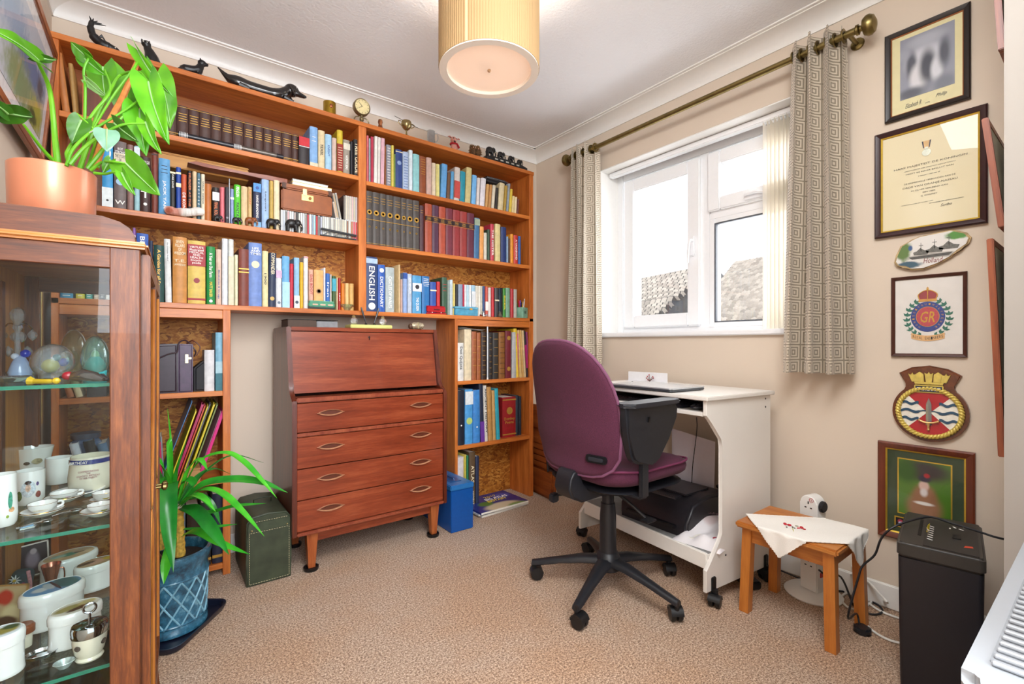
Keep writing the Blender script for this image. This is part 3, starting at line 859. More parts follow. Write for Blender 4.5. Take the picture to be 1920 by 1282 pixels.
for i, (a, b_, hh, col, lb) in enumerate(((975, 1470, .017, 'd9b92e', 'yellow and white'), (985, 1430, .014, 'a9b4b0', 'grey'))):
    x0, x1 = P(400 + a * .15104, 350, y=2.39).x, P(400 + b_ * .15104, 350, y=2.39).x
    o = thing('booklet', f'{lb} booklet lying flat on the tan attache case', 'book', (x0, 2.385 + i * .01, z_ + .001))
    B().box((0, 0, 0), (x1 - x0, .13, .002)).box((0, 0, hh - .002), (x1 - x0, .13, hh)).box((0, .128, 0), (x1 - x0, .13, hh)).done('cover', M(col, .4), o, ang=0)
    B().box((.002, .001, .002), (x1 - x0 - .002, .128, hh - .002)).done('pages', WHT, o, ang=0); z_ += hh + .001
# boards lying on the books
zt = P(470, 322, y=2.40).z
o = thing('carved_board', 'reddish carved wooden board lying across the books under the top shelf', 'board', (P(352, 322, y=2.4).x, 2.40, zt - .012))
L = P(539, 340, y=2.4).x - P(352, 322, y=2.4).x
B().prism([(0, 0), (.06, -.006), (L * .5, -.005), (L, -.012), (L, .012), (L * .8, .012), (L * .5, .006), (.03, .012)], -.15, 0, fr((0, 0, 0), (1, 0, 0), (0, 0, 1)), .002).done('board', wood('redwood', '5f2413', 'a9552f', 'x'), o)
B().box((L * .35, .04, .012), (L * .95, .14, .020), .002).done('upper_board', wood('redwood', '5f2413', 'a9552f', 'x'), o)
xa, xb = P(297, 290, y=2.47).x, P(466, 315, y=2.47).x
o = thing('long_box', 'long honey-coloured wooden box lying behind the tall books', 'box', (xa, 2.47, 1.76))
B().box((0, 0, 0), (xb - xa, .1, .05), .003).done('body', wood('honey', 'b5741d', 'd79a38', 'x'), o)
B().box((-.001, -.001, .051), (xb - xa + .001, .101, .06), .003).done('lid', wood('honey', 'b5741d', 'd79a38', 'x'), o)

# long shelf, left half --------------------------------------------
shelf_row('long lower shelf, left part', [
    (-60, -14, 20, 'e8e2d4', 'white slim', {}),
    (-12, 40, -25, '8b5fa8', 'violet', ('band', .4, .9, 'd9c8da'), {}),
    (45, 232, 60, '3f66b8', 'blue BRITAIN titled', ('v', "BRITAIN'S", .68, .55, .42, 'w'), {'short': 'BRITAIN'}),
    (234, 300, 170, '1f2d4c', 'midnight blue', {}),
    (304, 470, 236, '1d4540', 'dark green Garden titled', ('v', 'A Garden for all Seasons', .52, .8, .3, 'g'), {'short': 'Garden'}),
    (480, 584, 146, 'e3e6e6', 'tall white', ('v', 'The Complete Book of', .8, .3, .2, 'k'), {'lean': -1}),
    (588, 810, 112, 'c98a45', 'faded tan SEVEN PILLARS titled', ('h', 'SEVEN\nPILLARS\nOF\nWISDOM', .84, .22, 'c'), ('h', 'T.E.', .64, .04, 'c'), ('h', 'LAWRENCE', .58, .03, 'c'), {'short': 'SEVEN PILLARS'}),
    (816, 1090, 172, 'd9bb5c', 'fat yellow and red MEDICAL titled', ('band', .6, .94, 'a3131f'), ('h', "VIRTUE'S\nIllustrated\nMEDICAL\nAND\nHEALTH\nEncyclo-\npaedia", .77, .29, 'w'), ('disc', .37, .17, '8e2430'), ('band', .06, .09, 'a3131f'), {'short': 'MEDICAL'}),
    (1100, 1234, 257, '1f8a41', 'green Year on Our Farm titled', ('v', 'A Year on Our Farm', .68, .42, .4, 'w'), ('v', 'MATT BAKER', .26, .26, .35, 'y'), ('disc', .06, .2, 'w'), {'short': 'green'}),
    (1240, 1330, 298, 'd6b8a4', 'pinkish Medicines titled', ('v', 'Medicines & Drugs', .37, .52, .32, 'b'), {'short': 'Medicines'}),
    (1333, 1426, 137, 'dfe3e8', 'tall pearl white', {}),
    (1428, 1514, 148, 'd9dbd6', 'tall off-white', ('band', .0, .74, 'd9cdb0'), {}),
    (1522, 1578, 380, 'e4e0bd', 'short cream', {}),
    (1584, 1742, 292, '7b3a2c', 'worn red-brown leather', ('band', .58, .6, 'g'), ('band', .64, .66, 'g'), {'short': 'worn leather'}),
], (250, 430), .1248, 1.173)
shelf_row('long lower shelf, centre', [
    (46, 226, 108, '6f8ac6', 'thick periwinkle', ('h', 'LIFE\nAND\nTIMES', .87, .12, 'w'), ('disc', .66, .3, 'ecd9b8'), {'short': 'periwinkle'}),
    (228, 312, 216, 'e2d6a2', 'pale yellow', ('v', '1900', .5, .2, .35, 'k'), {}),
    (308, 408, 238, '27324f', 'navy gilt-patterned', ('v', 'COMMANDER', .8, .4, .5, 'c'), ('disc', .16, .3, 'c8a860'), {'lean': 1}),
    (410, 492, 312, 'd9dce2', 'white flecked', ('band', .6, .75, 'c9a8c8'), ('disc', .1, .25, '6a7a8a'), {}),
    (494, 597, 286, '69a9d6', 'light blue', ('band', .0, .5, 'a8d4ea'), {}),
    (592, 650, 386, 'c11f36', 'scarlet', {}),
    (652, 728, 306, '8dbbdc', 'blue-and-white Antarctic', ('band', .0, .25, 'dfe6dc'), ('disc', .12, .3, '3a4a5a'), {'short': 'Antarctic'}),
    (730, 778, 367, 'e0ae1c', 'golden yellow', {}),
    (780, 844, 290, 'dedbd8', 'white pages-out', ('band', .97, .995, 'd99aa0'), {}),
    (848, 914, 465, 'd3a58f', 'buff DAS BOOT titled', ('v', 'DAS BOOT', .62, .5, .5, 'r'), {'short': 'BOOT'}),
    (918, 1048, 470, 'e0ab6a', 'apricot', ('disc', .46, .26, '8d6a4a'), ('disc', .46, .17, 'e0ab6a'), {}),
    (1050, 1074, 440, 'e9e9ee', 'thin white', {}),
    (1077, 1134, 516, '2f66b5', 'blue Iran', ('v', 'Iran', .55, .4, .45, 'w'), {'short': 'blue'}),
    (1136, 1156, 530, 'ddd3c8', 'slim grey', {}),
    (1160, 1216, 550, '3f5a2e', 'dark green and teal', ('band', .55, .92, '3fa3b8'), {}),
    (1219, 1240, 570, 'd9c49a', 'slim tan', {}),
    (1243, 1280, 578, 'a5201f', 'deep red', ('v', 'LAW', .4, .25, .4, 'w'), {}),
    (1283, 1332, 648, 'd87a1e', 'orange', {}),
    (1336, 1390, 646, 'ddba7c', 'straw', {}),
    (1393, 1456, 652, 'd3a862', 'ochre', {}),
], (460, 440), .1404, 1.173)
# through the cabinet glass, far left of the same shelf
for a, b_, col, d_ in ((112, 137, '2f8fb8', 'teal'), (141, 159, 'd8cf4e', 'yellow'), (160, 173, '55b5ae', 'mint'), (175, 185, 'e8cfb8', 'peach'), (186, 196, '2a2a2e', 'black'), (197, 206, 'e0d8d0', 'white'), (207, 224, '4a6a8a', 'steel blue'), (225, 240, 'b8a880', 'khaki')):
    book(P(a, 555, y=2.385).x, P(b_, 555, y=2.385).x, 1.173, R.uniform(.17, .22), col, f'{d_} book seen through the cabinet glass on the long lower shelf', extra=[('lines', .03, .12, 2, 'w', .6)])

# top right shelf ---------------------------------------------------
shelf_row('top right shelf', [
    (80, 99, 156, 'c8606a', 'thin rose', {'soft': 1}), (101, 114, 180, '9fb6b8', 'thin aqua-grey', {'soft': 1}), (116, 140, 166, 'b02f4a', 'crimson magazine-thin', {'soft': 1}),
    (142, 170, 160, 'e3ded8', 'white magazine-thin', {'soft': 1, 'lean': 1}), (172, 196, 170, 'd8d2cc', 'pearl magazine-thin', {'soft': 1, 'lean': 1}), (198, 230, 176, 'd4a8b4', 'pink-and-white magazine-thin', {'soft': 1, 'lean': 1}),
    (232, 250, 245, '8a4f22', 'thin brown', {}), (251, 293, 236, '8a8c98', 'grey patterned', ('lines', .05, .95, 14, 'w', .7), {}), (295, 318, 240, 'd8c85e', 'thin yellow', {}),
    (319, 330, 316, '7f9a52', 'thin olive', {}), (331, 390, 276, '27407e', 'navy crested', ('disc', .66, .3, '8aa0c8'), ('band', .93, .95, 'c'), {}),
    (392, 444, 296, 'a8b9d4', 'blue-and-white toile', ('lines', .05, .9, 12, 'b', .7), {}), (446, 480, 281, 'd5e2ea', 'ice white', {}), (482, 538, 316, '8cc6ca', 'light teal', {}),
    (537, 594, 336, '8a4622', 'chestnut brown', ('lines', .5, .95, 7, 'g', .7), {}), (596, 642, 346, 'c9a89c', 'mauve-beige', {}), (644, 678, 391, 'd9c9ae', 'oatmeal', {}),
    (680, 712, 401, 'd9d084', 'lemon cream', {}), (716, 766, 395, '5f9fd6', 'sky-blue grey-sided', {'lean': 3}), (768, 798, 470, '6a4a32', 'dark brown', {'lean': 3}),
    (800, 828, 462, '5aa0d0', 'slim azure', {'lean': 2}), (832, 880, 426, 'cfc5bd', 'red-speckled white', ('band', .1, .6, 'c04a44'), {'lean': 2}), (882, 926, 462, '1f8fa6', 'teal', {'lean': 2}),
    (928, 976, 426, 'c9bb82', 'olive and cream', {'lean': 3}), (982, 1020, 492, '6fb0e6', 'light azure', {'lean': 3}), (1024, 1050, 515, 'ddd2cc', 'white narrow', {'lean': 3}), (1054, 1096, 516, 'd9d6dc', 'white broad', {'lean': 4}),
    (1100, 1124, 568, 'c99a5e', 'caramel', {'lean': 5}), (1126, 1150, 572, 'b8844a', 'toffee', {'lean': 5}), (1153, 1180, 576, 'd4ccb6', 'bone', {'lean': 5}), (1183, 1206, 600, '2d2823', 'black patterned', {'lean': 4}),
    (1210, 1254, 556, 'd3c49c', 'parchment', {'lean': 5}), (1258, 1280, 580, 'a88a3a', 'bronze', {'lean': 5}), (1282, 1302, 562, '8f99a2', 'grey', {'lean': 5}), (1304, 1326, 610, 'd6b93e', 'bright yellow', {'lean': 5}),
    (1329, 1348, 672, 'dcc994', 'pale straw', {'lean': 4}), (1351, 1370, 680, 'e0cfa8', 'vanilla', {'lean': 4}), (1373, 1388, 700, '6e3a34', 'maroon end', {'lean': 4}),
], (670, 220), .21837, 1.846)
o = thing('pouch', 'black zipped pouch lying on the leaning books, top right shelf', 'pouch', (P(912, 325, y=2.4).x, 2.40, P(912, 338, y=2.4).z))
B().box((0, 0, 0), (.17, .09, .034), .012, seg=3).done('body', M('26262b', .5, 0, .2, 40, .3), o)
B().tube([(.004, -.001, .02), (.08, -.002, .022), (.165, -.001, .02)], .0025).done('zip', M('77777c', .4, .6), o)

# second right shelf --------------------------------------------------
ed = [75, 132, 193, 250, 311, 376, 422, 480, 535]
hh = P(670 + 103 * .21837, 220 + 632 * .21837, y=2.385).z - 1.521
for k in range(8):
    book(P(670 + ed[k] * .21837, 400, y=2.385).x, P(670 + ed[k + 1] * .21837, 400, y=2.385).x, 1.521, hh, '4a433f', f'{NTH[k]} from left of eight grey encyclopaedia volumes with gold rosettes',
         group='grey encyclopaedia volumes', extra=[('lines', .78, .92, 3, 'g', .75), ('disc', .61, .36, 'g'), ('disc', .61, .17, '6a5030'), ('band', .47, .48, 'g'), ('disc', .34, .13, 'g'), ('disc', .34, .09, '4a433f'), ('band', .03, .037, 'g')])
RB = [('a3482e', 'orange-brown'), ('4d2740', 'purple'), ('a8452c', 'orange-brown'), ('6e2636', 'maroon'), ('8e2a2c', 'red'), ('94302c', 'red'), ('5e2036', 'dark maroon')]
ed = [585, 646, 704, 763, 822, 884, 945, 1006]
shelf_row('second right shelf', [(537, 575, 757, '4a2c34', 'plum brown', ('lines', .82, .92, 2, 'g', .7), {})], (670, 220), .21837, 1.521)
h0 = P(670 + 615 * .21837, 220 + 742 * .21837, y=2.385).z - 1.521
for k, (c, d_) in enumerate(RB):
    book(P(670 + ed[k] * .21837, 400, y=2.385).x, P(670 + ed[k + 1] * .21837, 400, y=2.385).x - .001, 1.521, h0 * (1 - .003 * k), c, f'{NTH[k]} from left of seven red and purple bound volumes, {d_}',
         group='red and purple bound volumes', lean=.4 * (k > 3), extra=[('band', .66, .74, '2a1a1c'), ('lines', .665, .735, 3, 'g', .6), ('band', .755, .762, 'g'), ('band', .64, .647, 'g')])
shelf_row('second right shelf, right part', [
    (1004, 1050, 862, '3a6a94', 'steel blue', ('band', .82, .98, '9aa890'), {'lean': 1}), (1052, 1088, 936, 'e09a50', 'peach orange', {'lean': 1}), (1090, 1118, 990, 'cfc9ba', 'stone', {}), (1120, 1144, 962, '35503c', 'forest green', {}),
    (1146, 1178, 916, 'c03a4c', 'red-and-white', ('v', 'THE MISTER', .5, .7, .5, 'w'), {}), (1188, 1234, 916, 'd8c88c', 'butter', {}), (1238, 1284, 942, '26386e', 'navy', {}), (1286, 1300, 1022, '8fa6c0', 'slim ice blue', {}),
    (1302, 1316, 1040, '5a3a20', 'slim umber', {}), (1318, 1345, 1002, 'e6962a', 'amber', {}), (1347, 1384, 1012, 'c23a2e', 'vermilion', ('v', 'A VAGABOND', .5, .7, .4, 'w'), {}), (1386, 1409, 1020, '2a5ea8', 'cobalt', {}),
], (670, 220), .21837, 1.521)

# long shelf, right half ------------------------------------------------
shelf_row('long lower shelf, right part', [
    (38, 164, 66, '1f3768', 'large dark blue ENGLISH titled', ('v', 'ENGLISH', .52, .62, .5, 'w'), ('band', .88, .97, 'a8c0d8'), ('disc', .1, .3, 'w'), {'short': 'ENGLISH', 'depth': .18}),
    (168, 248, 152, '2458b0', 'blue DICTIONARY titled', ('v', 'DICTIONARY', .42, .65, .42, 'w'), ('disc', .88, .3, 'w'), {'short': 'DICTIONARY'}),
    (252, 350, 182, 'a9b4b4', 'grey jacketed', ('v', 'CASTLES OF WALES', .45, .7, .35, 'w'), {}), (392, 414, 152, 'd3b88a', 'tan board', {}), (416, 440, 310, 'c4a498', 'rosy beige', {}),
    (443, 490, 240, '8ba5d2', 'cornflower', ('band', .85, .99, 'b'), {}), (493, 543, 252, 'b2bfd0', 'grey-blue lettered', ('v', 'WATERGATE', .7, .4, .4, 'w'), {}),
    (546, 646, 270, '4a96c6', 'blue photo-spined', ('band', .58, .8, 'd9dce0'), ('disc', .7, .22, '2a2a34'), ('v', 'THE QUEEN', .25, .35, .35, 'w'), {}), (650, 734, 278, '1f6cab', 'strong blue', ('lines', .72, .95, 5, 'w', .8), {}),
    (740, 808, 342, '2850a0', 'ultramarine', ('band', .72, .76, 'c'), {}), (812, 852, 337, 'c2242c', 'cherry red', {}), (868, 926, 290, '32543c', 'bottle-green', ('lines', .6, .85, 3, 'r', .7), {'short': 'bottle green'}),
    (928, 950, 322, '8a9a90', 'sage', {}), (953, 990, 316, 'bccad2', 'frosty blue', {}), (992, 1013, 356, 'e2cc76', 'custard', {}), (1016, 1045, 366, '24262c', 'jet black', {}), (1047, 1098, 366, '8796ac', 'slate', {}),
    (1100, 1112, 366, 'c4324a', 'thin raspberry', {}), (1114, 1138, 370, 'dfe3e6', 'white number one', {}), (1140, 1164, 372, 'b9d6e2', 'icy cyan', {}), (1166, 1190, 373, 'e6e6e6', 'plain white', {}), (1192, 1234, 376, '9cc2d8', 'blue-figured white', ('band', .3, .8, 'd8dce0'), {}),
    (1236, 1266, 382, 'd9d2c4', 'linen', {}), (1268, 1290, 384, 'e9e5da', 'chalk', {}), (1292, 1311, 386, 'ccc6b6', 'putty', {}), (1313, 1339, 386, '2d4f80', 'marine blue', {}), (1342, 1372, 390, 'd0584a', 'coral', ('band', .2, .5, 'w'), {}),
    (1375, 1406, 402, 'd9cfca', 'shell', {}), (1410, 1442, 396, 'c02f36', 'tomato red', {}), (1446, 1490, 406, '3c3a3c', 'graphite', ('band', .55, .6, 'c'), {}), (1492, 1512, 410, '2a3a4a', 'ink blue', {}), (1514, 1531, 405, '101014', 'slim black', {}),
    (1534, 1564, 410, '3f8a30', 'leaf green', ('v', 'BEER', .5, .5, .5, 'y'), {}), (1567, 1614, 406, '6f9a80', 'eucalyptus', {}), (1618, 1652, 414, 'b42a30', 'brick red', {}), (1654, 1690, 420, 'a8a498', 'pewter', {}),
], (680, 470), .1719, 1.173)

# lower right column ------------------------------------------------------
shelf_row('upper shelf right of the bureau', [
    (134, 180, 152, 'e0e0dc', 'white Don Quijote titled', ('v', 'Don Quijote', .6, .6, .5, 'k'), {'short': 'Don Quijote'}), (184, 232, 62, 'dfd0b0', 'tall cream', {}), (234, 265, 76, 'a05a34', 'ribbed tan leather', ('lines', .1, .9, 6, 'g', .8), {}), (267, 294, 82, 'a35c32', 'narrow tan leather', ('lines', .1, .9, 6, 'g', .8), {}),
    (297, 329, 76, '3a2a24', 'scuffed black-and-gold', ('lines', .05, .95, 9, 'g', .8), {}), (340, 371, 82, '2f2a2a', 'worn black leather', ('lines', .05, .95, 7, 'g', .5), {}), (373, 411, 84, '34302c', 'black ridged leather', ('lines', .05, .95, 5, 'g', .8), {}),
    (414, 455, 80, '8a5a2a', 'mottled gold', ('lines', .05, .95, 8, 'k', .8), {}), (458, 497, 72, '6e1c28', 'maroon gilt-figured', ('disc', .85, .3, 'g'), ('disc', .2, .3, 'g'), {}), (500, 532, 80, 'b0b0b0', 'silver-grey', {'lean': 1}), (534, 545, 90, 'c25a72', 'thin pink', {}),
    (530, 552, 56, 'e0be2a', 'yellow leaning', {'lean': -4}), (556, 568, 66, 'cfae74', 'buff', {'lean': -4}), (570, 582, 66, 'c79c5c', 'tan', {'lean': -4}), (584, 597, 68, 'cdb286', 'fawn', {'lean': -4}), (599, 612, 72, '2a2228', 'black and magenta', ('band', .2, .7, 'a82a6a'), {'lean': -5}), (614, 626, 78, '7e2a58', 'purple', {'lean': -5}),
], (820, 600), .2807, .785)
shelf_row('middle shelf right of the bureau', [
    (136, 185, 470, '1d2230', 'black lever-arch', ('disc', .36, .1, 'w'), {}), (188, 240, 462, '4b9ad8', 'light blue ring-binder', ('band', .72, .96, 'dfe6ea'), ('disc', .42, .38, 'b8d27a'), {}), (242, 289, 466, '3f86cc', 'mid blue ring-binder', ('disc', .3, .1, 'w'), {}),
    (291, 318, 424, '1c2640', 'black rainbow-footed', ('band', .0, .35, '6a3a9a'), {'lean': -2}), (320, 342, 436, 'd8d4cc', 'white lettered', ('v', 'ANCIENT HISTORY', .55, .8, .5, 'k'), {'lean': -2}), (345, 372, 446, 'b98a4e', 'tan linen', {'lean': -2}), (375, 396, 470, 'c49a5e', 'sandy linen', {'lean': -2}), (399, 424, 456, '2aa0b4', 'turquoise', {'lean': -3}),
    (450, 540, 516, '931a1f', 'thick gilt red', ('disc', .66, .22, 'g'), ('h', 'Dombey\nPoems', .42, .16, 'g'), ('band', .06, .09, 'g'), ('band', .92, .95, 'g'), {'back': .02, 'short': 'gilt red'}), (543, 566, 506, '24303c', 'black', {'back': .03}), (568, 584, 512, '1c2430', 'thin inky', {'back': .03}),
], (820, 600), .2807, .403)
shelf_row('floor right of the bureau', [
    (136, 180, 916, 'd8d2d4', 'short white', {}), (182, 196, 900, 'c9b84a', 'thin yellow', {}), (198, 212, 905, '2a7a5a', 'thin green', {}), (216, 257, 882, '5f4a34', 'tall brown ATLAS titled', ('v', 'ATLAS', .62, .3, .5, 'c'), ('v', 'WORLD', .2, .25, .5, 'c'), {'short': 'ATLAS'}), (259, 283, 910, '2a3350', 'navy slim', {}),
], (820, 600), .2807, .002)
# magazines on the floor
def mag(c, w_, d_, h_, rz, label, mat, side):
    o = thing('magazine', label, 'magazine', c, (0, 0, rz), group='stack of road atlases on the floor')
    B().box((-w_ / 2, -d_ / 2, .0008), (w_ / 2, d_ / 2, h_ - .0008)).done('pages', MPW, o, ang=0)
    B().box((-w_ / 2, -d_ / 2, h_ - .001), (w_ / 2, d_ / 2, h_)).box((-w_ / 2, -d_ / 2, 0), (w_ / 2, d_ / 2, .001)).box((-w_ / 2 - .001, -d_ / 2, 0), (-w_ / 2, d_ / 2, h_)).done('cover', mat, o, ang=0)
    return o
c = (P(905, 955, z=0) + P(1004, 930, z=0) + P(955, 908, z=0)) / 3
MG = printed('atlas_cover', '1f2f80', [(-.05, .17, .2, .035, .03, 'd22a28'), (-.02, .19, .2, .022, .03, 'f0c030'), (0, -.10, .12, .055, .25, 'd8c8a8'), (-.07, -.02, .05, .035, .3, '4a7a3a'), (.09, -.14, .07, .04, .3, '7a9a58'), (.1, .05, .06, .04, .3, '3850b0')], .25)
cx, cy = 1.66, 2.36
mag((cx + .01, cy + .02, .001), .36, .26, .012, .05, 'white magazine at the bottom of the floor stack by the bookcase', M('d9d9d6', .4), 0)
mag((cx - .005, cy + .015, .014), .35, .26, .008, -.02, 'thin grey magazine in the middle of the floor stack', M('b8bcc4', .4), 0)
o = mag((cx, cy + .005, .0225), .355, .26, .012, .02, 'blue, red and yellow BIG ATLAS road atlas topping the floor stack', MG, 0)
FT = Matrix.Translation((0, 0, .0125))
text('2017', .09, .028, INK['y'], o, FT @ Matrix.Translation((.03, .075, 0))); text('BIG ATLAS', .17, .034, WHT, o, FT @ Matrix.Translation((.05, .038, 0)), shear=.15, bold=.02); text('BRITAIN', .14, .03, INK['y'], o, FT @ Matrix.Translation((.03, .002, 0)), shear=.15, bold=.02)
# ---------------------------------------------------------------- bureau
def off(o): return Matrix.Translation(-o.location)


MH = wood('mahogany', '6c2a15', 'a04f2f', 'x', 1.4, .3, .3, mid='86391f'); MHZ = wood('mahogany', '441a0d', '74341c', 'z', 1.4, .35, .2, mid='5c2413')  # darker copy for the sides: their shade is put into the wood colour
MHE = wood('mahogany_edge', '7a3020', 'a85a3c', 'z', 1, .3, .4)
bu = thing('bureau', 'reddish-brown teak bureau with sloping flap and four long drawers', 'bureau', (.84, 2.35, 0))
BX0, BX1 = .464, 1.216
side = [(2.55, .172), (2.15, .172), (2.15, .742), (2.154, .757), (2.17, .768), (2.196, .779), (2.212, .80), (2.22, .84), (2.263, 1.081), (2.55, 1.081)]
for x in (BX0, BX1 - .02):
    B().prism(side, x, x + .02, fr((0, 0, 0), (0, 1, 0), (0, 0, 1)), .003).done('side_panel', MHZ, bu, mt=off(bu))
B().box((BX0 + .02, 2.262, 1.063), (BX1 - .02, 2.55, 1.081), .002).done('top', MH, bu, mt=off(bu))
B().box((BX0 + .018, 2.54, .18), (BX1 - .018, 2.549, 1.07)).done('back', MHZ, bu, mt=off(bu), ang=0)
fl = B().prism([(2.224, .783), (2.272, 1.06), (2.286, 1.06), (2.238, .783)], BX0 + .021, BX1 - .021, fr((0, 0, 0), (0, 1, 0), (0, 0, 1)), .001).done('flap', MH, bu, mt=off(bu))
b = B().lathe([(.0055, 0), (.0055, .0015), (.004, .002), (.001, .002)], 14, fr((.842, 2.266, 1.037), (1, 0, 0), (0, .17, 1)))
b.box((.8405, 2.259, 1.024), (.8435, 2.265, 1.036)).done('keyhole', M('3a1a10', .4, .3), fl, mt=off(bu))
B().box((BX0 + .019, 2.156, .748), (BX1 - .019, 2.26, .768), .004).done('ledge', MHE, bu, mt=off(bu))
B().box((BX0 + .019, 2.152, .600), (BX1 - .019, 2.5, .616), .003).done('rail', MHE, bu, mt=off(bu))
B().box((BX0 + .019, 2.147, .172), (BX1 - .019, 2.5, .186), .004).done('bottom_rail', MHE, bu, mt=off(bu))
MHND = M('c08a68', .3, .2, .15); MHD = M('5e2c1a', .4)
for z0, z1 in ((.618, .745), (.461, .598), (.325, .459), (.188, .323)):
    d = B().box((BX0 + .021, 2.158, z0 + .001), (BX1 - .021, 2.18, z1 - .001), .0015, seg=1)
    d.box((BX0 + .04, 2.18, z0 + .01), (BX1 - .04, 2.5, z1 - .03)); d = d.done('drawer', MH, bu, mt=off(bu))
    zm = z0 + (z1 - z0) * (.62)
    for px in (620, 788.5):
        hx = P(px, 700, y=2.158).x; w2 = .052
        lens = [(w2 * cos(a) * (1 if abs(cos(a)) < .99 else 1.12), .0135 * sin(a) * (1 - .35 * cos(a) ** 2)) for a in [i / 28 * 2 * pi for i in range(28)]]
        q = fr((hx, 2.1578, zm), (1, 0, 0), (0, 0, 1))
        h = B().ring([[q @ V((x * k, y * (k if k > .85 else k * .8), z)) for x, y in lens] for k, z in ((1.02, 0), (1.06, .006), (1.0, .010), (.90, .008), (.84, .002))], False).done('handle', MHND, d, mt=off(bu), ang=50)
        B().prism([(x * .88, y * .75) for x, y in lens], 0, .0012, q).done('handle_recess', MHD, h if False else d, mt=off(bu))  # flat dark plate; the hollow's shade is put into its colour
b = B().box((.53, 2.185, .125), (1.17, 2.203, .172), .002).box((.53, 2.49, .125), (1.17, 2.508, .172), .002).done('apron', MH, bu, mt=off(bu))
for lx, ly in ((.551, 2.192), (1.155, 2.192), (.551, 2.50), (1.155, 2.50)):
    B().ring([[(lx + sx * w_, ly + sy * w_, z) for sx, sy in ((-1, -1), (1, -1), (1, 1), (-1, 1))] for w_, z in ((.014, .014), (.024, .172))]).done('leg', wood('leg_teak', '8a3c18', 'c0703a', 'z'), bu, mt=off(bu))
    B().lathe([(.030, .0), (.032, .006), (.032, .015), (.024, .015), (.023, .010), (.001, .010)], 20, Matrix.Translation((lx, ly, 0))).done('castor_cup', M('0e0e10', .35, 0, .05), bu, mt=off(bu))

# on the bureau
xa, xb = P(538, 610, y=2.36).x, P(631, 610, y=2.36).x
o = thing('box_file', 'flat dark brown box with grey end lying on the bureau top', 'box', (xa, 2.34, 1.082))
B().box((0, 0, 0), ((xb - xa) * .56, .14, .034), .002).done('brown_half', M('4a3628', .6), o)
B().box(((xb - xa) * .565, .002, 0), (xb - xa, .14, .031), .002).done('grey_half', M('87898c', .5), o)
B().box((-.002, -.002, .0345), ((xb - xa) * 1.01, .142, .038), .001).done('lid', M('2e231c', .6), o)
xa, xb = P(655, 612, y=2.32).x, P(733, 612, y=2.32).x
o = thing('desk_stand', 'pale green onyx pen stand on the bureau', 'pen stand', (xa, 2.30, 1.082))
B().box((0, 0, 0), (xb - xa, .09, .018), .003).done('slab', M('dfe08a', .2, 0, .15, 12, coat=.4), o)
MPEN = M('14151c', .25, 0, .05)
for k, px in ((0, 690), (1, 703)):
    B().lathe([(.008, .018), (.006, .024), (.004, .028)], 12, Matrix.Translation(((xb - xa) * (.42 + .2 * k), .04, 0))).done('pen_socket', MPEN, o)
for k, (px, sg) in enumerate(((682, -1), (700, 1))):
    p0 = V((xa + (xb - xa) * (.42 + .2 * k), 2.34, 1.082 + .029))
    pn = B().tube([p0, p0 + V((.018 * sg, .0, .055)), p0 + V((.024 * sg, 0, .078))], [.0022, .005, .0028], 10)
    tag(pn.done('pen', MPEN), f'black pen tilting {"left" if sg < 0 else "right"} in the onyx pen stand', 'pen', 'pens in the onyx stand')
MCRY = crystal('ffffff', 'clear')
for k, fx_ in enumerate((.14, .84)):
    o2 = thing('glass_inkwell', f'cut glass ball inkwell on the {"left" if k == 0 else "right"} end of the onyx pen stand', 'inkwell', (xa + (xb - xa) * fx_, 2.345, 1.1003), group='glass inkwells')
    B().ball((0, 0, .019), (.02, .02, .019), 9).done('glass_ball', MCRY, o2, ang=0)
    B().lathe([(.009, .036), (.01, .04), (.006, .046), (.001, .048)], 12).done('stopper', M('b9a878', .3, .7), o2)
xa = P(770, 612, y=2.33).x
o = thing('beaded_box', 'small beaded silver and brown armadillo-shaped box on the bureau', 'ornament', (xa, 2.33, 1.082))
B().lathe([(.001, 0), (.014, .004), (.019, .02), (.02, .05), (.016, .07), (.001, .078)], 16, fr((.03, 0, .02), (0, 1, 0), (0, 0, 1)) @ Matrix.Translation((0, 0, -.03))).done('body', M('b8ab90', .35, .5, .6, 220, .8), o)
B().ball((.0, 0, .017), (.014, .015, .016), 12).done('head', M('5a4030', .4, 0, .4, 200, .5), o)
B().cyl((.035, -.021, .02), (.035, -.021, .022), .003).box((.032, -.0215, .004), (.04, -.019, .04), .001).done('clasp', M('cfc4a0', .3, .8), o)
for sx in (0, 1):
    for sy in (-1, 1): B().ball((.012 + sx * .045, sy * .012, .003), .0045, 8).done('foot', M('6a5a40', .4, .5), o)

# ---------------------------------------------------------------- things left of the bureau
MGC = M('363e2c', .5, 0, .3, 18, .15)
o = thing('vanity_case', 'dark green stitched leather case on the carpet left of the bureau', 'case', (.298, 2.18, 0))
B().prism([(0, .001), (.168, .001), (.17, .1), (.168, .262), (.15, .285), (.08, .293), (.018, .285), (.0, .262), (-.003, .1)], 0, .34, fr((0, 0, 0), (1, 0, 0), (0, 0, 1)) @ Matrix.Scale(-1, 4, (0, 0, 1)), .006, 3).done('body', MGC, o, 50)
b = B()
MST = M('cbbf98', .7)
def stitch(b, p, q, n_):
    p, q = V(p), V(q)
    for i in range(n_):
        a = p + (q - p) * ((i + .15) / n_); c = p + (q - p) * ((i + .75) / n_); b.tube([a, c], .0009, 5)
for p, q, n_ in (((.010, -.0015, .012), (.010, -.0015, .262), 26), ((.160, -.0015, .012), (.160, -.0015, .262), 26), ((.01, -.0015, .012), (.16, -.0015, .012), 15), ((.014, -.0015, .265), (.155, -.0015, .265), 15), ((.012, -.0015, .222), (.158, -.0015, .222), 15)): stitch(b, p, q, n_)
b.done('stitching', MST, o, kind='stuff', ang=0)
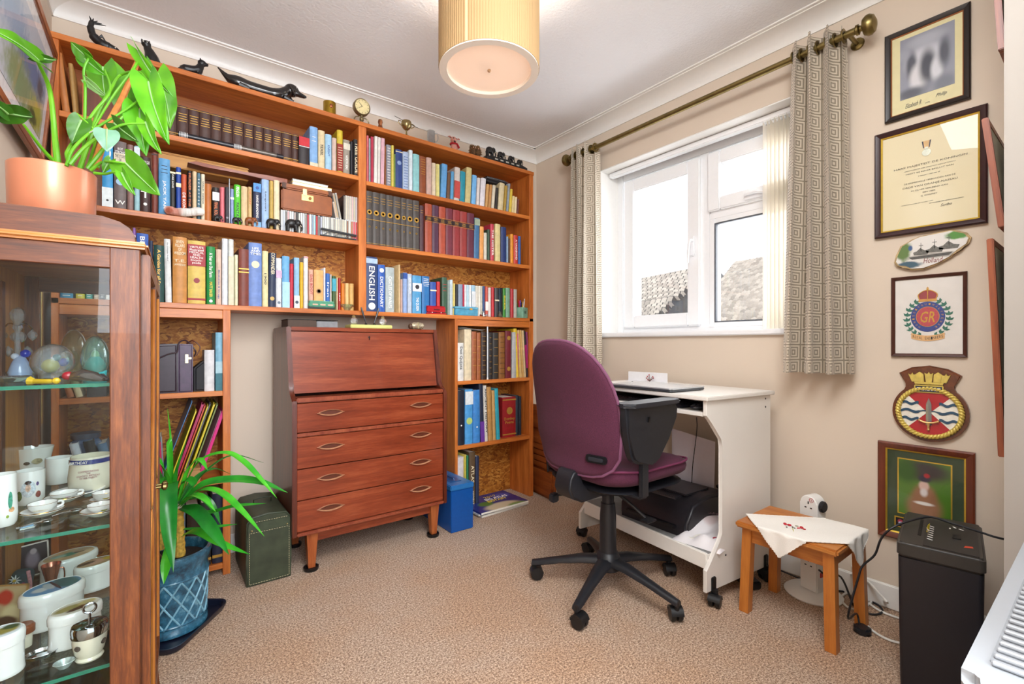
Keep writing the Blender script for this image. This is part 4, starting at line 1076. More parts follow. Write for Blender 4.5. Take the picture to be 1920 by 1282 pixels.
B().box((.006, -.003, .225), (.164, .002, .262), .002).done('lid_flap', M('3c4632', .5, 0, .3, 18, .15), o)
for x in (.018, .152): B().ball((x, -.003, .232), .004, 8).done('stud', M('b8a878', .3, .8), o)
B().tube([(.05, .17, .292), (.05, .17, .31), (.085, .17, .315), (.12, .17, .31), (.12, .17, .292)], .006, 8, .5).done('handle', M('2b3425', .5), o)

# left column shelf: field-glass case, boxes, book
o = thing('camera_case', 'purple-brown leather camera case with strap on the shelf left of the bureau', 'case', (-.07, 2.375, .80))
PX = lambda px: P(px, 700, y=2.375).x + .07
x0, x1, xm = PX(262), PX(362), PX(334)
hz = P(330, 644, y=2.375).z - .80
B().prism([(0, 0), (xm, 0), (xm, hz), (0, hz - .006)], -.15, 0, fr((0, 0, 0), (1, 0, 0), (0, 0, 1)), .01, 3).done('body', M('2e1c2b', .35, 0, .2, 40, .1), o, 50)
B().prism([(xm + .0005, .0), (x1, .0), (x1, hz * .985), (xm + .0005, hz)], -.148, -.002, fr((0, 0, 0), (1, 0, 0), (0, 0, 1)), .006, 3).done('end_panel', M('4a3450', .35, 0, .2, 40, .1), o, 50)
B().box((PX(347), -.006, hz * .60), (PX(353), .002, hz * .78), .001).box((PX(347), -.008, hz * .68), (PX(359), -.001, hz * .72), .001).done('clasp', M('c9b98a', .25, .9), o)
B().tube(crom([(x0 - .01, -.004, hz * .52), (xm * .75, -.006, hz * .78), (xm - .004, -.006, hz * .83), (xm + .003, .002, hz + .003), (xm + .03, .03, hz + .012), (x1 + .01, .03, hz * .85), (x1 + .004, -.003, hz * .74)]), .0028, 8).done('strap', M('3a2830', .4), o)
B().tube(crom([(x1 - .02, .04, hz), (x1, .02, hz + .012), (x1 + .025, .01, hz * .93), (x1 + .012, -.002, hz * .75)]), .0025, 8).done('strap_end', M('5a2a20', .4), o)
z_ = .80
o = thing('soft_pouch', 'black soft pouch standing between the camera case and white book', 'pouch', (P(364, 700, y=2.40).x, 2.40, .80))
B().prism([(0, 0), (.052, 0), (.052, .135), (.03, .128), (0, .10)], -.11, 0, fr((0, 0, 0), (1, 0, 0), (0, 0, 1)), .008, 3).done('body', M('17161c', .6, 0, .2, 60, .2), o, 50)
shelf_row('shelf left of the bureau', [(518, 608, 165, 'dcdadc', 'thick white boxed', {'short': 'white'}), (614, 690, 14, '7fb4cc', 'tall pale blue scenic', ('band', .0, .3, '2f6f7c'), ('band', .3, .5, 'a9cdd8'), {'short': 'blue'})], (270, 620), .2185, .80)
# leaning folders on the shelf below
fold = [(250, 425, 585, 1040, '3f78ae', 'blue', .004), (330, 458, 662, 1140, 'e8d230', 'yellow', .006), (372, 512, 600, 1250, 'b0235a', 'crimson', .010), (425, 535, 615, 1282, 'cc4a2a', 'red-orange', .006),
        (455, 560, 618, 1282, 'c9b82a', 'mustard', .006), (480, 580, 600, 1282, '4a4a55', 'grey-green', .006), (505, 612, 602, 1282, 'd9c21e', 'bright yellow', .008), (530, 640, 605, 1282, '7a8a4a', 'olive', .006),
        (560, 672, 680, 1282, 'd9a0b4', 'pale pink plastic', .014), (610, 692, 640, 1282, 'd9147e', 'magenta', .012)]
for i, (a, b_, tp, bt, col, nm, th) in enumerate(fold):
    pt = P(270 + b_ * .2185, 620 + tp * .2185, y=2.39)
    Lh = pt.z - .421; lean = 17.5 if i else 18.5
    L = Lh / cos(radians(lean)) * .985
    base = pt.x - Lh * math.tan(radians(lean)) - .004
    o = thing('folder', f'{nm} cardboard folder leaning on the shelf behind the spiky plant', 'folder', mt=Matrix.Translation((base, 2.388 + .002 * (i % 3), .4215)) @ Matrix.Rotation(radians(lean), 4, 'Y'), group='leaning folders')
    B().box((0, 0, 0), (.0012, .185, L)).box((th - .0012, .002, 0), (th, .185, L * .985)).box((0, 0, 0), (th, .0012, L * .97)).done('cover', M(col, .35, 0, .08), o, ang=0)
    B().box((.0015, .004, .003), (th - .0015, .18, L * .96)).done('papers', MPW, o, ang=0)
shelf_row('bottom-left shelf behind the spiky plant', [(60, 108, 880, '1c2430', 'black spiral', {}), (120, 160, 955, 'c81a5a', 'hot pink', {}), (163, 186, 905, '8a8f98', 'thin grey', {'lean': -3}), (66, 104, 1060, '2a6fb0', 'short blue', {'back': -.01})], (270, 620), .2185, .42)
for px0, px1, col, nm, h in ((398, 420, '1e2238', 'navy', .30), (377, 396, '2a2a2a', 'black', .27), (350, 375, '3b2a20', 'brown', .25), (322, 348, '7a8a96', 'grey', .26), (296, 320, '4a2a24', 'oxblood', .28)):
    book(P(px0, 1000, y=2.385).x, P(px1, 1000, y=2.385).x, .053, h, col, f'tall {nm} album on the bottom shelf behind the blue plant pot', extra=[('band', .08, .12, 'g')])
o = thing('wooden_crate', 'small pale wooden box behind the spiky plant', 'box', (P(346, 960, y=2.36).x, 2.372, .421))
B().box((0, 0, 0), (.0, .0, .0)) if False else None
B().box((0, 0, 0), (.055, .12, .05), .002).done('body', wood('pale_crate', 'a87440', 'd6a468', 'x'), o); B().box((-.001, -.001, .051), (.056, .121, .058), .001).done('lid', wood('pale_crate', 'a87440', 'd6a468', 'x'), o)
# seen through the cabinet: things in the left column
for px0, px1, h, col, nm, ln, z in ((126, 140, .20, 'a8643a', 'rust brown', -14, .8), (142, 156, .19, 'd9c9a0', 'cream', -14, .8), (162, 200, .17, '20242e', 'black broad', 0, .8), (205, 228, .2, '5a3a2a', 'umber', 0, .8),
                              (158, 176, .21, 'd5dce6', 'white lettered', -12, .42), (184, 204, .215, '14181e', 'black WORLD titled', -12, .42), (208, 226, .20, '5a7a9a', 'dull blue', -12, .42)):
    ex = [('v', 'WORLD', .3, .5, .5, 'w')] if 'WORLD' in nm else []
    book(P(px0, 750, y=2.385).x, P(px1, 750, y=2.385).x, z, h, col, f'{nm} book on a {"middle" if z > .5 else "lower"} shelf seen through the cabinet', lean=ln, extra=ex)
o = thing('storage_jar', 'tall blue-grey glass jar on the lower shelf seen through the cabinet', 'jar', (-.215, 2.46, .421))
B().lathe([(.045, 0), (.048, .01), (.048, .20), (.04, .21), (.04, .215)], 20).done('jar', M('4a6a90', .15, 0, .2, 10, coat=.5), o); B().lathe([(.045, .216), (.045, .235), (.01, .24)], 20).done('lid', M('3a4a60', .3), o)
o = thing('dark_mug', 'dark blue mug on the lower shelf seen through the cabinet', 'mug', (-.135, 2.45, .421))
B().lathe([(.03, 0), (.035, .005), (.036, .09), (.033, .09), (.032, .006), (.001, .006)], 20).done('cup', M('26344a', .2, coat=.4), o); B().tube(crom([(.034, -.002, .075), (.055, -.01, .065), (.055, -.01, .035), (.034, -.002, .02)]), .004, 8).done('handle', M('26344a', .2), o)

# blue file box
MBB = M('0d4f9c', .3, 0, .06); o = thing('file_box', 'bright blue metal file box on the floor right of the bureau', 'box', (1.243, 2.155, 0))
B().box((0, 0, .001), (.138, .34, .222), .003).done('body', MBB, o)
B().box((-.003, -.003, .223), (.141, .343, .251), .004).done('lid', M('2a6fb0', .3, 0, .06), o)
B().box((.03, .06, .2515), (.10, .20, .2535), .001).done('handle_plate', M('1a5590', .3), o); B().tube([(.065, .08, .253), (.065, .085, .262), (.065, .175, .262), (.065, .18, .253)], .004, 8).done('handle', M('1c4a80', .3), o)

# folded wooden table in the gap by the window wall
WFT = wood('folding_table', '6e2e10', 'a85a26', 'y')
o = thing('folding_table', 'folded reddish wooden table leaning in the gap beside the bookcase', 'table', (2.03, 2.35, 0), (0, radians(3), radians(-6)))
B().box((0, -.14, .0), (.03, .16, .59), .006).done('table_top', WFT, o)
for k in range(5): B().box((-.012, -.13, .19 + k * .038), (-.001, .15, .223 + k * .038), .002).done('slat', WFT, o)
B().box((-.012, -.13, .44), (-.001, .15, .56), .003).done('top_rail', WFT, o); B().box((-.012, -.13, .02), (-.001, .15, .17), .003).done('bottom_rail', WFT, o)
B().tube([(-.016, -.10, .18), (-.016, -.06, .38)], .006, 6).done('strap', M('101012', .6), o)

# ---------------------------------------------------------------- computer desk
def dfr(u, v, z=0):   # u depth towards the wall, v along the desk away from the camera
    return V((u, v, z))
MWD = M('e9e4dd', .35, 0, .015, 5); MWE = M('f3f0ea', .35, 0, .01)
dk = thing('computer_desk', 'white laminate computer desk on castors under the window', 'desk', (1.67, .963, 0), (0, 0, radians(-5.4)))
prof = [(0, .052), (.0, .135), (.03, .165), (.085, .23), (.10, .26), (.10, .60), (.093, .63), (.03, .70), (.0, .728), (0, .784), (.44, .784), (.44, .052)]
DL = .75
for v in (0, DL - .016):
    B().prism(prof, 0, .016, fr((0, v + .016, 0), (1, 0, 0), (0, 0, 1)), .0015, 1).done('side_panel', MWD, dk)
B().box((-.012, -.012, .785), (.455, DL + .012, .802), .003).done('desk_top', MWD, dk)
B().box((.004, .017, .722), (.42, DL - .017, .738), .002).done('keyboard_shelf', MWD, dk)
B().box((.42, .017, .66), (.435, DL - .017, .784), .001).done('back_rail', MWD, dk)
B().box((.03, .017, .172), (.43, DL - .017, .186), .001).box((.022, .017, .128), (.036, DL - .017, .19), .003).done('lower_shelf', MWE, dk)
B().box((.037, .018, .1865), (.43, DL - .018, .188)).done('shelf_liner', M('8d8c8a', .6), dk)
for u, z in ((.12, .17), (.40, .77), (.40, .735), (.40, .15)):
    B().lathe([(.004, 0), (.004, .0012), (.001, .0015)], 10, fr((u, -.0002, z), (1, 0, 0), (0, 0, 1))).done('screw', M('4a4a4a', .3, .6), dk)
MCS = M('141416', .4, 0, .1)
def castor(parent, p, a, r=.025, hh=.055, nm='castor'):
    q = Matrix.Translation(p) @ Matrix.Rotation(a, 4, 'Z')
    b = B()
    for s_ in (-1, 1):
        b.lathe([(r * .5, -.009), (r * .92, -.008), (r, -.004), (r, .004), (r * .92, .008), (r * .5, .009)], 20, q @ fr((.012, s_ * .0125, r), (0, 0, 1), (1, 0, 0)))
    b.lathe([(r * 1.02, -.021), (r * 1.02, .021)], 18, q @ fr((.012, 0, r + .003), (0, 0, 1), (1, 0, 0)) @ Matrix.Scale(.94, 4)) if False else None
    pts = arc(0, 0, r * 1.06, r * 1.06, 10, 175, 10) + arc(0, 0, r * .8, r * .8, 175, 10, 10)
    b.prism(pts, -.0225, .0225, q @ fr((.012, 0, r), (1, 0, 0), (0, 0, 1)))
    b.tube([q @ V((0, 0, r * 1.6)), q @ V((0, 0, hh + .012))], .0095, 10)
    return b.done(nm, MCS, parent)
for u in (.04, .40):
    for v in (.008, DL - .008):
        B().box((u - .012, v - .004 - (.012 if v < .1 else -.001), .045), (u + .012, v + .0 - (.004 if v < .1 else -.012), .105), .003).done('castor_bracket', MCS, dk)
        castor(dk, (u, v + (-.022 if v < .1 else .022) * .9, 0), radians(200 if u < .1 else 160), .023, .05)
# on and in the desk (own things, placed in the desk's frame)
DM = Matrix.Translation((1.67, .963, 0)) @ Matrix.Rotation(radians(-5.4), 4, 'Z')
lp = thing('laptop', 'closed silver laptop lying on the white desk', 'laptop', mt=DM @ Matrix.Translation((.10, .33, .8022)) @ Matrix.Rotation(radians(2), 4, 'Z'))
B().prism(rrect(.235, .34, .012), .003, .012, None, .002).done('base', M('5b6066', .3, .6, .03), lp)
B().prism(rrect(.237, .342, .012), .0125, .018, None, .002).done('lid', M('d4d8dc', .25, .55, .02), lp)
for x in (-.1, .1):
    for y in (-.15, .15): B().cyl((x, y, 0), (x, y, .004), .006).done('foot', BLK, lp)
kb = thing('keyboard', 'black keyboard lying on the slot shelf under the desk top', 'keyboard', mt=DM @ Matrix.Translation((.10, .36, .7385)))
B().box((-.07, -.22, 0), (.07, .22, .014), .004).done('case', M('1e1f25', .35, 0, .1), kb)
b = B()
for i in range(5):
    for j in range(20): b.box((-.06 + i * .024, -.21 + j * .021, .014), (-.04 + i * .024, -.192 + j * .021, .02))
b.done('keys', M('15161b', .4), kb, kind='stuff', ang=0)
ms = thing('mouse', 'black computer mouse beside the keyboard in the desk slot', 'mouse', mt=DM @ Matrix.Translation((.07, .08, .7385)))
B().ball((0, 0, .012), (.05, .03, .013), 14).done('body', M('22232b', .25, 0, .1), ms); B().cyl((-.03, -.004, .021), (-.03, .004, .021), .006).done('scroll_wheel', BLK, ms)
o = thing('desk_calendar', 'white folded card standing at the wall end of the desk', 'card', mt=DM @ Matrix.Translation((.38, .50, .8022)) @ Matrix.Rotation(radians(8), 4, 'Z'))
B().box((0, 0, 0), (.006, .24, .05), .001).done('card', M('e6e6e8', .5, 0, .02), o); B().box((-.03, 0, 0), (0, .24, .002)).done('flap', M('dedee2', .5), o, ang=0)
o = thing('twig_ornament', 'tiny red and brown twig ornament beside the white card on the desk', 'ornament', mt=DM @ Matrix.Translation((.345, .585, .8022)))
for k in range(7):
    a = k * 2.4; r_ = .012 + .004 * (k % 3); hh = .014 + .008 * (k % 4)
    B().tube([(0, 0, .002), (r_ * cos(a) * .5, r_ * sin(a) * .5, hh * .7), (r_ * cos(a), r_ * sin(a), hh)], .0012, 5).done('twig', M('5a3424', .6), o)
    B().ball((r_ * cos(a), r_ * sin(a), hh), .0035, 7).done('berry', M('a01c24', .4), o)
B().lathe([(.008, 0), (.01, .002), (.004, .004)], 12).done('base', M('5a3424', .6), o)
# wire along the desk top
tag(B().tube([DM @ V(p) for p in crom([(.03, .52, .8042), (.09, .60, .8042), (.2, .60, .8042), (.30, .66, .8042)])], .0018, 6).done('charger_cable', BLK), 'thin black charger cable lying at the left end of the desk', 'cable')
# under the desk
ZS = .1885
pr = thing('printer', 'black inkjet printer on the lower shelf of the desk', 'printer', mt=DM @ Matrix.Translation((.235, .34, ZS)) @ Matrix.Rotation(radians(4), 4, 'Z'))
B().prism([(-.17, .0), (.16, .0), (.16, .135), (.0, .15), (-.12, .13), (-.17, .06)], -.18, .18, fr((0, 0, 0), (1, 0, 0), (0, 0, 1)), .012, 3).done('body', M('1f1d22', .4, 0, .1), pr, 50)
B().box((-.08, -.12, .143), (.10, .12, .152), .004).done('lid', M('28262b', .4), pr); B().box((-.19, -.13, .03), (-.15, .13, .045), .003).done('paper_tray', M('151418', .4), pr)
B().box((-.12, -.09, .128), (-.06, .05, .142), .003).done('control_panel', M('35333a', .3), pr)
pp = thing('paper_sheet', 'white sheet of paper propped against the wall behind the printer', 'paper', mt=DM @ Matrix.Translation((.43, .27, ZS + .02)) @ Matrix.Rotation(radians(6), 4, 'X') @ Matrix.Rotation(radians(-6), 4, 'Y'))
B().grid(lambda u, v: (.004 * sin(v * 3), u * .24, v * .34), 4, 6, .0008).done('sheet', M('ebe6f0', .6, 0, .01), pp)
B().grid(lambda u, v: (.006 * sin(v * 3) + .003, .012 + u * .24, .003 + v * .335), 4, 6, .0008).done('sheet', M('e3dfe9', .6, 0, .01), pp)
ph = thing('cordless_handset', 'black cordless handset leaning upright on the printer', 'handset', mt=DM @ Matrix.Translation((.365, .185, ZS + .145)) @ Matrix.Rotation(radians(32), 4, 'X'))
B().box((0, -.02, 0), (.02, .02, .15), .007, seg=3).done('body', M('131316', .35), ph); B().box((-.0015, -.012, .08), (.001, .012, .12), .001).done('screen', M('2c2c34', .15), ph)
B().box((-.004, -.03, -.004), (.03, .03, .012), .004).done('cradle', M('131316', .35), ph)
tag(B().tube(crom([P(1297, 905, x=2.05), P(1299, 870, x=2.05), P(1304, 830, x=2.05), P(1307, 800, x=2.04), P(1306, 782, x=2.02)]), .0022, 6).done('handset_cable', BLK), 'thin black cable hanging from the keyboard shelf to the handset', 'cable')
bgm = printed('carrier_bag', 'e9e4e6', [(.05, .05, .05, .03, .3, 'd8c6c6'), (-.09, -.03, .02, .008, .1, 'b81a3c'), (-.07, -.04, .02, .006, .1, '30303a')])
bg_ = thing('carrier_bag', 'crumpled white carrier bag of papers at the near end of the lower desk shelf', 'bag', mt=DM @ Matrix.Translation((.205, .095, ZS + .001)) @ Matrix.Rotation(radians(12), 4, 'Z'))
def bagf(u, v):
    x = -.16 + .33 * u; y = -.075 + .20 * v; e = min(u, 1 - u, v, 1 - v) * 8
    return (x, y, min(1, e) * (.03 + .012 * sin(9 * u + 4 * v) + .009 * sin(17 * v + 5 * u) + .02 * u))
B().grid(bagf, 26, 18, .001).done('bag', bgm, bg_, 60); B().box((-.13, -.05, .002), (.12, .1, .018)).done('papers', MPW, bg_, ang=0)
text('the post at\nyour door', .10, .03, M('8a6a74', .5), bg_, Matrix.Translation((.06, .03, .074)) @ Matrix.Rotation(radians(-80), 4, 'Z'), 'print')

# ---------------------------------------------------------------- office chair
MFAB = M('4d1d34', .95, 0, .3, 420, .35, 0, .03); MPIP = M('74445f', .8, 0, .1, 300); MPL = M('1c1d22', .42, 0, .12, 60, .1)
ch = thing('office_chair', 'purple fabric office chair with black armrests and five-star base', 'chair', (1.478, 1.284, 0))
for k in range(5):
    a = radians(56.5 + 72 * k); c_, s_ = cos(a), sin(a)
    prof = [(.02, .118, .034), (.10, .112, .027), (.2, .094, .021), (.29, .074, .017), (.318, .068, .015)]
    rings = []
    for r_, z, w_ in prof:
        hgt = .030 if r_ < .15 else .022
        rings.append([(c_ * r_ - s_ * x, s_ * r_ + c_ * x, z + y) for x, y in ((-w_, -hgt * .2), (-w_ * .9, hgt * .3), (-w_ * .45, hgt * .62), (w_ * .45, hgt * .62), (w_ * .9, hgt * .3), (w_, -hgt * .2), (w_ * .5, -hgt * .5), (-w_ * .5, -hgt * .5))])
    B().ring(rings).done('base_leg', MPL, ch, 50)
    castor(ch, (c_ * .31, s_ * .31, 0), a + radians((30, 200, 80, 140, 250)[k]), .0265, .062)
B().lathe([(.05, .085), (.052, .12), (.042, .15), (.036, .155), (.034, .17), (.033, .30), (.029, .345), (.029, .352)], 24).done('column', MPL, ch)
B().lathe([(.024, .35), (.024, .40), (.019, .40), (.019, .43)], 20).done('gas_lift', M('26272c', .3, .3), ch)
B().box((-.10, -.065, .405), (.12, .065, .448), .015, seg=3).done('mechanism', MPL, ch)
# seat
def seat_w(p):
    x, y, z = p
    return (x + .045, y, z + .508 - .9 * max(0, x - .12) ** 2 + .25 * y * y - .02 * (1 - min(1, abs(x) / .2)) * (1 if z > 0 else 0))
sq = [(x * 1.0, y) for x, y in rrect(.47, .47, .12, 8)]
st_ = B().pillow(sq, .098, 7, 3.2, seat_w).done('seat', MFAB, ch, 60)
pt = [V(seat_w(V((x * 1.002, y * 1.002, .004)))) + V((0, 0, .022)) for x, y in sq]; B().tube(pt + [pt[0], pt[1]], .0045, 8, caps=False).done('piping', M('6a2648', .8, 0, .1, 300), st_)
B().pillow([(x * .93, y * .93) for x, y in sq], .03, 5, 3, lambda p: V(seat_w(p)) + V((0, 0, -.058))).done('seat_shell', MPL, ch, 60)
# back: rounded shield, curved round the sitter and leaning away
def bp(w_, h_, t_):
    """w across (y), h up (0..1), t thickness outward (towards -x)"""
    z = .515 + h_ * .500
    x = -.217 - .085 * h_ + .055 * sin(h_ * pi) * .6 + 1.15 * w_ * w_ * .6
    if h_ < .25: x += .012 * sin(h_ / .25 * pi)
    return V((x - t_, w_, z))
half = []
N = 40
outl = []
for i in range(N):
    a = 2 * pi * i / N; cx_, sy_ = cos(a), sin(a)
    ex = 2.7 if sy_ > 0 else 4.2
    r_ = (abs(cx_) ** ex + abs(sy_) ** ex) ** (-1 / ex)
    v_ = r_ * sy_; w_ = r_ * cx_
    wid = .214 + (.006 * sin((v_ + 1) * pi / 2)) - (.02 * (v_ > 0) * v_)
    outl.append((w_ * wid, v_ * .5))
def bw(p): return bp(p.x, .5 + p.y, p.z)
bk = B().pillow(outl, .052, 7, 3.0, bw).done('backrest', MFAB, ch, 60)
pt = [bw(V((x * 1.004, y * 1.004, .0))) for x, y in outl]; B().tube(pt + [pt[0], pt[1]], .006, 8, caps=False).done('piping', MPIP, bk)
hq = fr(bp(-.135, .145, .0265), (bp(-.10, .145, .0265) - bp(-.17, .145, .0265)), (0, 0, 1))
hq = hq @ Matrix.Rotation(pi, 4, 'Y')
B().prism(rrect(.085, .028, .009), -.004, .006, hq, .002).done('height_adjuster', M('15161a', .3), bk)
B().prism(rrect(.06, .014, .005), .004, .009, hq, .001).done('adjuster_slot', M('2c2d33', .3), bk)
# bracket
B().prism([(-.255, .50), (-.24, .525), (-.21, .53), (-.20, .47), (-.17, .44), (-.05, .432), (-.05, .405), (-.19, .40), (-.245, .425), (-.262, .46)], -.045, .045, fr((0, 0, 0), (1, 0, 0), (0, 0, 1)), .008, 3).done('back_bracket', MPL, ch, 50)
# armrests
apx = [(400, 352), (405, 342), (440, 334), (585, 327), (605, 335), (607, 350), (598, 385), (568, 470), (535, 555), (522, 570), (500, 576), (450, 576), (432, 566), (422, 545), (408, 450)]
for sg in (-1, 1):
    ya = -.244 * (1 if sg < 0 else -1)
    pl2 = []
    for a_, b_ in apx:
        q = P(980 + a_ * .468, 600 + b_ * .468, y=1.04); pl2.append((q.x - 1.478, q.z))
    if sg > 0: pl2 = [(x + .045, z) for x, z in pl2]
    q = fr((0, ya + .02, 0), (1, 0, 0), (0, 0, 1))
    arm = B().prism(pl2, 0, .04, q, .010, 4).done('armrest', MPL, ch, 50)
    xs = [p[0] for p in pl2]; zt_ = max(p[1] for p in pl2)
    B().prism(rrect(max(xs) - min(xs) + .01, .075, .03), zt_ - .012, zt_ + .003, Matrix.Translation(((max(xs) + min(xs)) / 2, ya, 0)), .007, 4).done('arm_pad', M('23242a', .45, 0, .1), arm)
    xb = P(1207, 900, y=1.04).x - 1.478
    B().box((xb - .02, ya - .008, .455), (xb + .02, ya + .008, .70), .003).box((xb - .02, min(ya, ya * .5), .447), (xb + .02, max(ya, ya * .5), .457), .002).done('arm_post', MPL, ch)
    if sg < 0:
        B().box((xb - .004, ya - .024, .725), (xb + .006, ya - .019, .745), .001).done('arm_button', M('0c0c0e', .3), arm)
B().tube([(-.01, -.05, .41), (.0, -.12, .375), (.02, -.17, .335)], [.007, .006, .006], 8).box((-.012, -.205, .325), (.045, -.165, .335), .004).done('lever', MPL, ch)
B().tube([(-.10, .05, .40), (-.20, .09, .40)], .006, 8).box((-.235, .075, .375), (-.2, .105, .41), .006).done('tilt_knob', MPL, ch)

# ---------------------------------------------------------------- stool with embroidered cloth
WS = wood('stool_pine', 'a85a1c', 'cf8438', 'z'); WSX = wood('stool_pine', 'a2551c', 'd08a40', 'y')
so = thing('footstool', 'small orange-brown wooden stool under a white cloth', 'stool', (1.875, .72, 0))
SX0, SX1, SY0, SY1, SZ = -.14, .14, -.167, .167, .338
B().box((SX0, SY0, SZ - .022), (SX1, SY1, SZ), .006, seg=2).done('stool_top', WSX, so)
for x in (SX0 + .038, SX1 - .038):
    B().box((x - .008, SY0 + .03, SZ - .075), (x + .008, SY1 - .03, SZ - .0225), .001).done('apron', WSX, so)
for y in (SY0 + .035, SY1 - .035):
    B().box((SX0 + .04, y - .008, SZ - .075), (SX1 - .04, y + .008, SZ - .0225), .001).done('apron', WSX, so)
for lx, ly in ((-.103, .133), (-.112, -.137), (.118, .132), (.11, -.15)):
    kx, ky = (.004 if lx > 0 else -.004), (.004 if ly > 0 else -.004)
    B().ring([[(lx + kx * (1 - z / .3) * 2 + sx * .0165, ly + ky * (1 - z / .3) * 2 + sy * .0165, z) for sx, sy in ((-1, -1), (1, -1), (1, 1), (-1, 1))] for z in (.001, .315)]).done('leg', WS, so)
cl = thing('embroidered_cloth', 'white scalloped cloth with red embroidery draped over the small stool', 'cloth', (1.875, .72, SZ))
TA = P(1461, 1047, x=1.733); TB = P(1609, 1062, y=.55); TD = P(1400, 966, z=SZ)
A_ = V((SX0 - (SZ - TA.z), TA.y - .72)); D_ = V((TD.x - 1.875, TD.y - .72)); B_ = V((TB.x - 1.875, SY0 - (SZ - TB.z)))
C_ = D_ + B_ - A_
def drape(p):
    x, y = p.x, p.y; z = .0035; o = .003
    if x < SX0 - o: z -= (SX0 - o - x); x = SX0 - o - .006 * min(1, (SX0 - x) * 12)
    if x > SX1 + o: z -= (x - SX1 - o); x = SX1 + o
    if y < SY0 - o: z -= (SY0 - o - y); y = SY0 - o - .006 * min(1, (SY0 - y) * 12)
    if y > SY1 + o: z -= (y - SY1 - o); y = SY1 + o
    if z < 0: x += .003 * sin(y * 90); y += .003 * sin(x * 90)
    else: z += .0012 * (1 + sin(x * 40 + y * 30))
    return V((x, y, z))
def cuv(u, v): return A_.lerp(D_, u).lerp(B_.lerp(C_, u), v)
MCL = M('f1ede6', .85, 0, .03, 300, .2)
cc = B().grid(lambda u, v: drape(cuv(u, v)), 56, 56, .0009).done('cloth', MCL, cl, 70)
b = B()
for p, q in (((0, 0), (1, 0)), ((1, 0), (1, 1)), ((1, 1), (0, 1)), ((0, 1), (0, 0))):
    pts = []
    mid = V((.5, .5))
    for i in range(150):
        t_ = i / 149; e = V(p).lerp(V(q), t_); e = mid + (e - mid) * (1 + .018 * abs(sin(t_ * pi * 26))); pts.append(drape(cuv(e.x, e.y)) + V((0, 0, .0004)))
    b.tube(pts, .0016, 5)
b.done('lace_edge', M('efe9df', .85), cl, ang=60)
def emb(px, py, rx, ry, col, name='embroidery'):
    q = P(px, py, z=SZ + .006); q = V((q.x - 1.875, q.y - .72, .0062))
    B().prism([(rx * cos(a), ry * sin(a)) for a in [i / 10 * 2 * pi for i in range(10)]], 0, .0008, Matrix.Translation(q) @ Matrix.Rotation(.5, 4, 'Z')).done(name, M(col, .8), cl)
for px, py, rx, ry, col in ((1472, 982, .012, .006, 'c01f2c'), (1480, 984, .010, .007, 'c8283a'), (1503, 989, .013, .006, 'c01f2c'), (1497, 990, .006, .005, 'd8404a'), (1508, 992, .005, .005, 'c01f2c'), (1486, 988, .005, .003, '3a3a3a'), (1475, 988, .004, .003, '4a4a3a'), (1490, 990, .004, .003, '3a3a3a'), (1494, 986, .003, .006, '8a8a60'), (1487, 993, .02, .0012, 'b8b040')): emb(px, py, rx, ry, col)

# ---------------------------------------------------------------- socket tower, cables, power strip
MWP = M('ecebe8', .3, 0, .01)
tw = thing('socket_tower', 'white upright socket tower with round base behind the small stool', 'socket tower', (2.10, .755, 0), (0, 0, radians(-12)))
B().lathe([(.10, .001), (.102, .006), (.09, .016), (.04, .022), (.001, .022)], 36).done('base', MWP, tw)
B().prism([(-.034, .02), (.034, .02), (.034, .365)] + arc(0, .365, .034, .034, 0, 180, 12)[1:], -.026, .03, fr((0, 0, 0), (0, -1, 0), (0, 0, 1)), .004, 3).done('body', MWP, tw, 50)
for z in (.12, .235, .35):
    for y, dz in ((-.011, 0), (.011, 0), (0, .02)):
        B().box((-.0312, y - (.0035 if not dz else .002), z + dz - .002 - (.003 if dz else 0)), (-.029, y + (.0035 if not dz else .002), z + dz + .002 + (.003 if dz else 0))).done('socket_hole', BLK, tw, ang=0)
B().lathe([(.009, 0), (.009, .001), (.0075, .001), (.0075, 0)], 20, fr((-.0302, -.012, .382), (0, -1, 0), (0, 0, 1)), caps=False).done('logo_ring', M('b01f30', .4), tw)
text('z', .006, .007, M('b01f30', .4), tw, fr((-.0305, -.012, .382), (0, -1, 0), (0, 0, 1)), 'logo')
B().lathe([(.022, 0), (.022, .008), (.018, .012)], 20, fr((0, -.034, .36), (1, 0, 0), (0, 0, 1))).done('switch_cap', BLK, tw)
B().box((-.01, -.0365, .08), (.01, -.033, .10), .001).done('rocker_switch', M('c02a2a', .4), tw)
ps = thing('power_strip', 'black power strip on the floor between the desk and stool', 'power strip', (1.99, 1.0, 0), (0, 0, radians(-30)))
B().box((-.03, -.11, .002), (.03, .11, .035), .006).done('case', M('17181c', .35), ps); B().box((-.02, -.08, .035), (.02, .06, .037), .001).done('label_plate', M('6a6c70', .4), ps)
for k in range(3): B().box((-.012, -.07 + k * .05, .037), (.012, -.045 + k * .05, .0375)).done('socket', BLK, ps, ang=0)
tag(B().tube(crom([V((2.02, 1.05, .03)), V((2.1, .97, .05)), V((2.16, .93, .02)), V((2.18, .85, .006)), V((2.17, .78, .006)), V((2.16, .70, .006))]), .003, 8).done('power_cable', BLK), 'short black cable from the power strip along the wall', 'cable')
F = lambda px, py, z=.005: P(px, py, z=z)
MWC = M('e6e3dc', .4)
tag(B().tube(crom([V((2.075, .745, .02)), F(1560, 1098, .02), F(1575, 1080), V((2.14, .62, .12)), F(1600, 1062, .1), V((2.15, .53, .05)), F(1642, 1115), F(1632, 1130), F(1612, 1142), F(1590, 1138), F(1577, 1122), F(1590, 1112), F(1620, 1125), F(1650, 1145), F(1690, 1160), F(1720, 1165)]), .0042, 8).done('white_cable', MWC), 'white mains cable looped on the carpet between stool and shredder', 'cable')
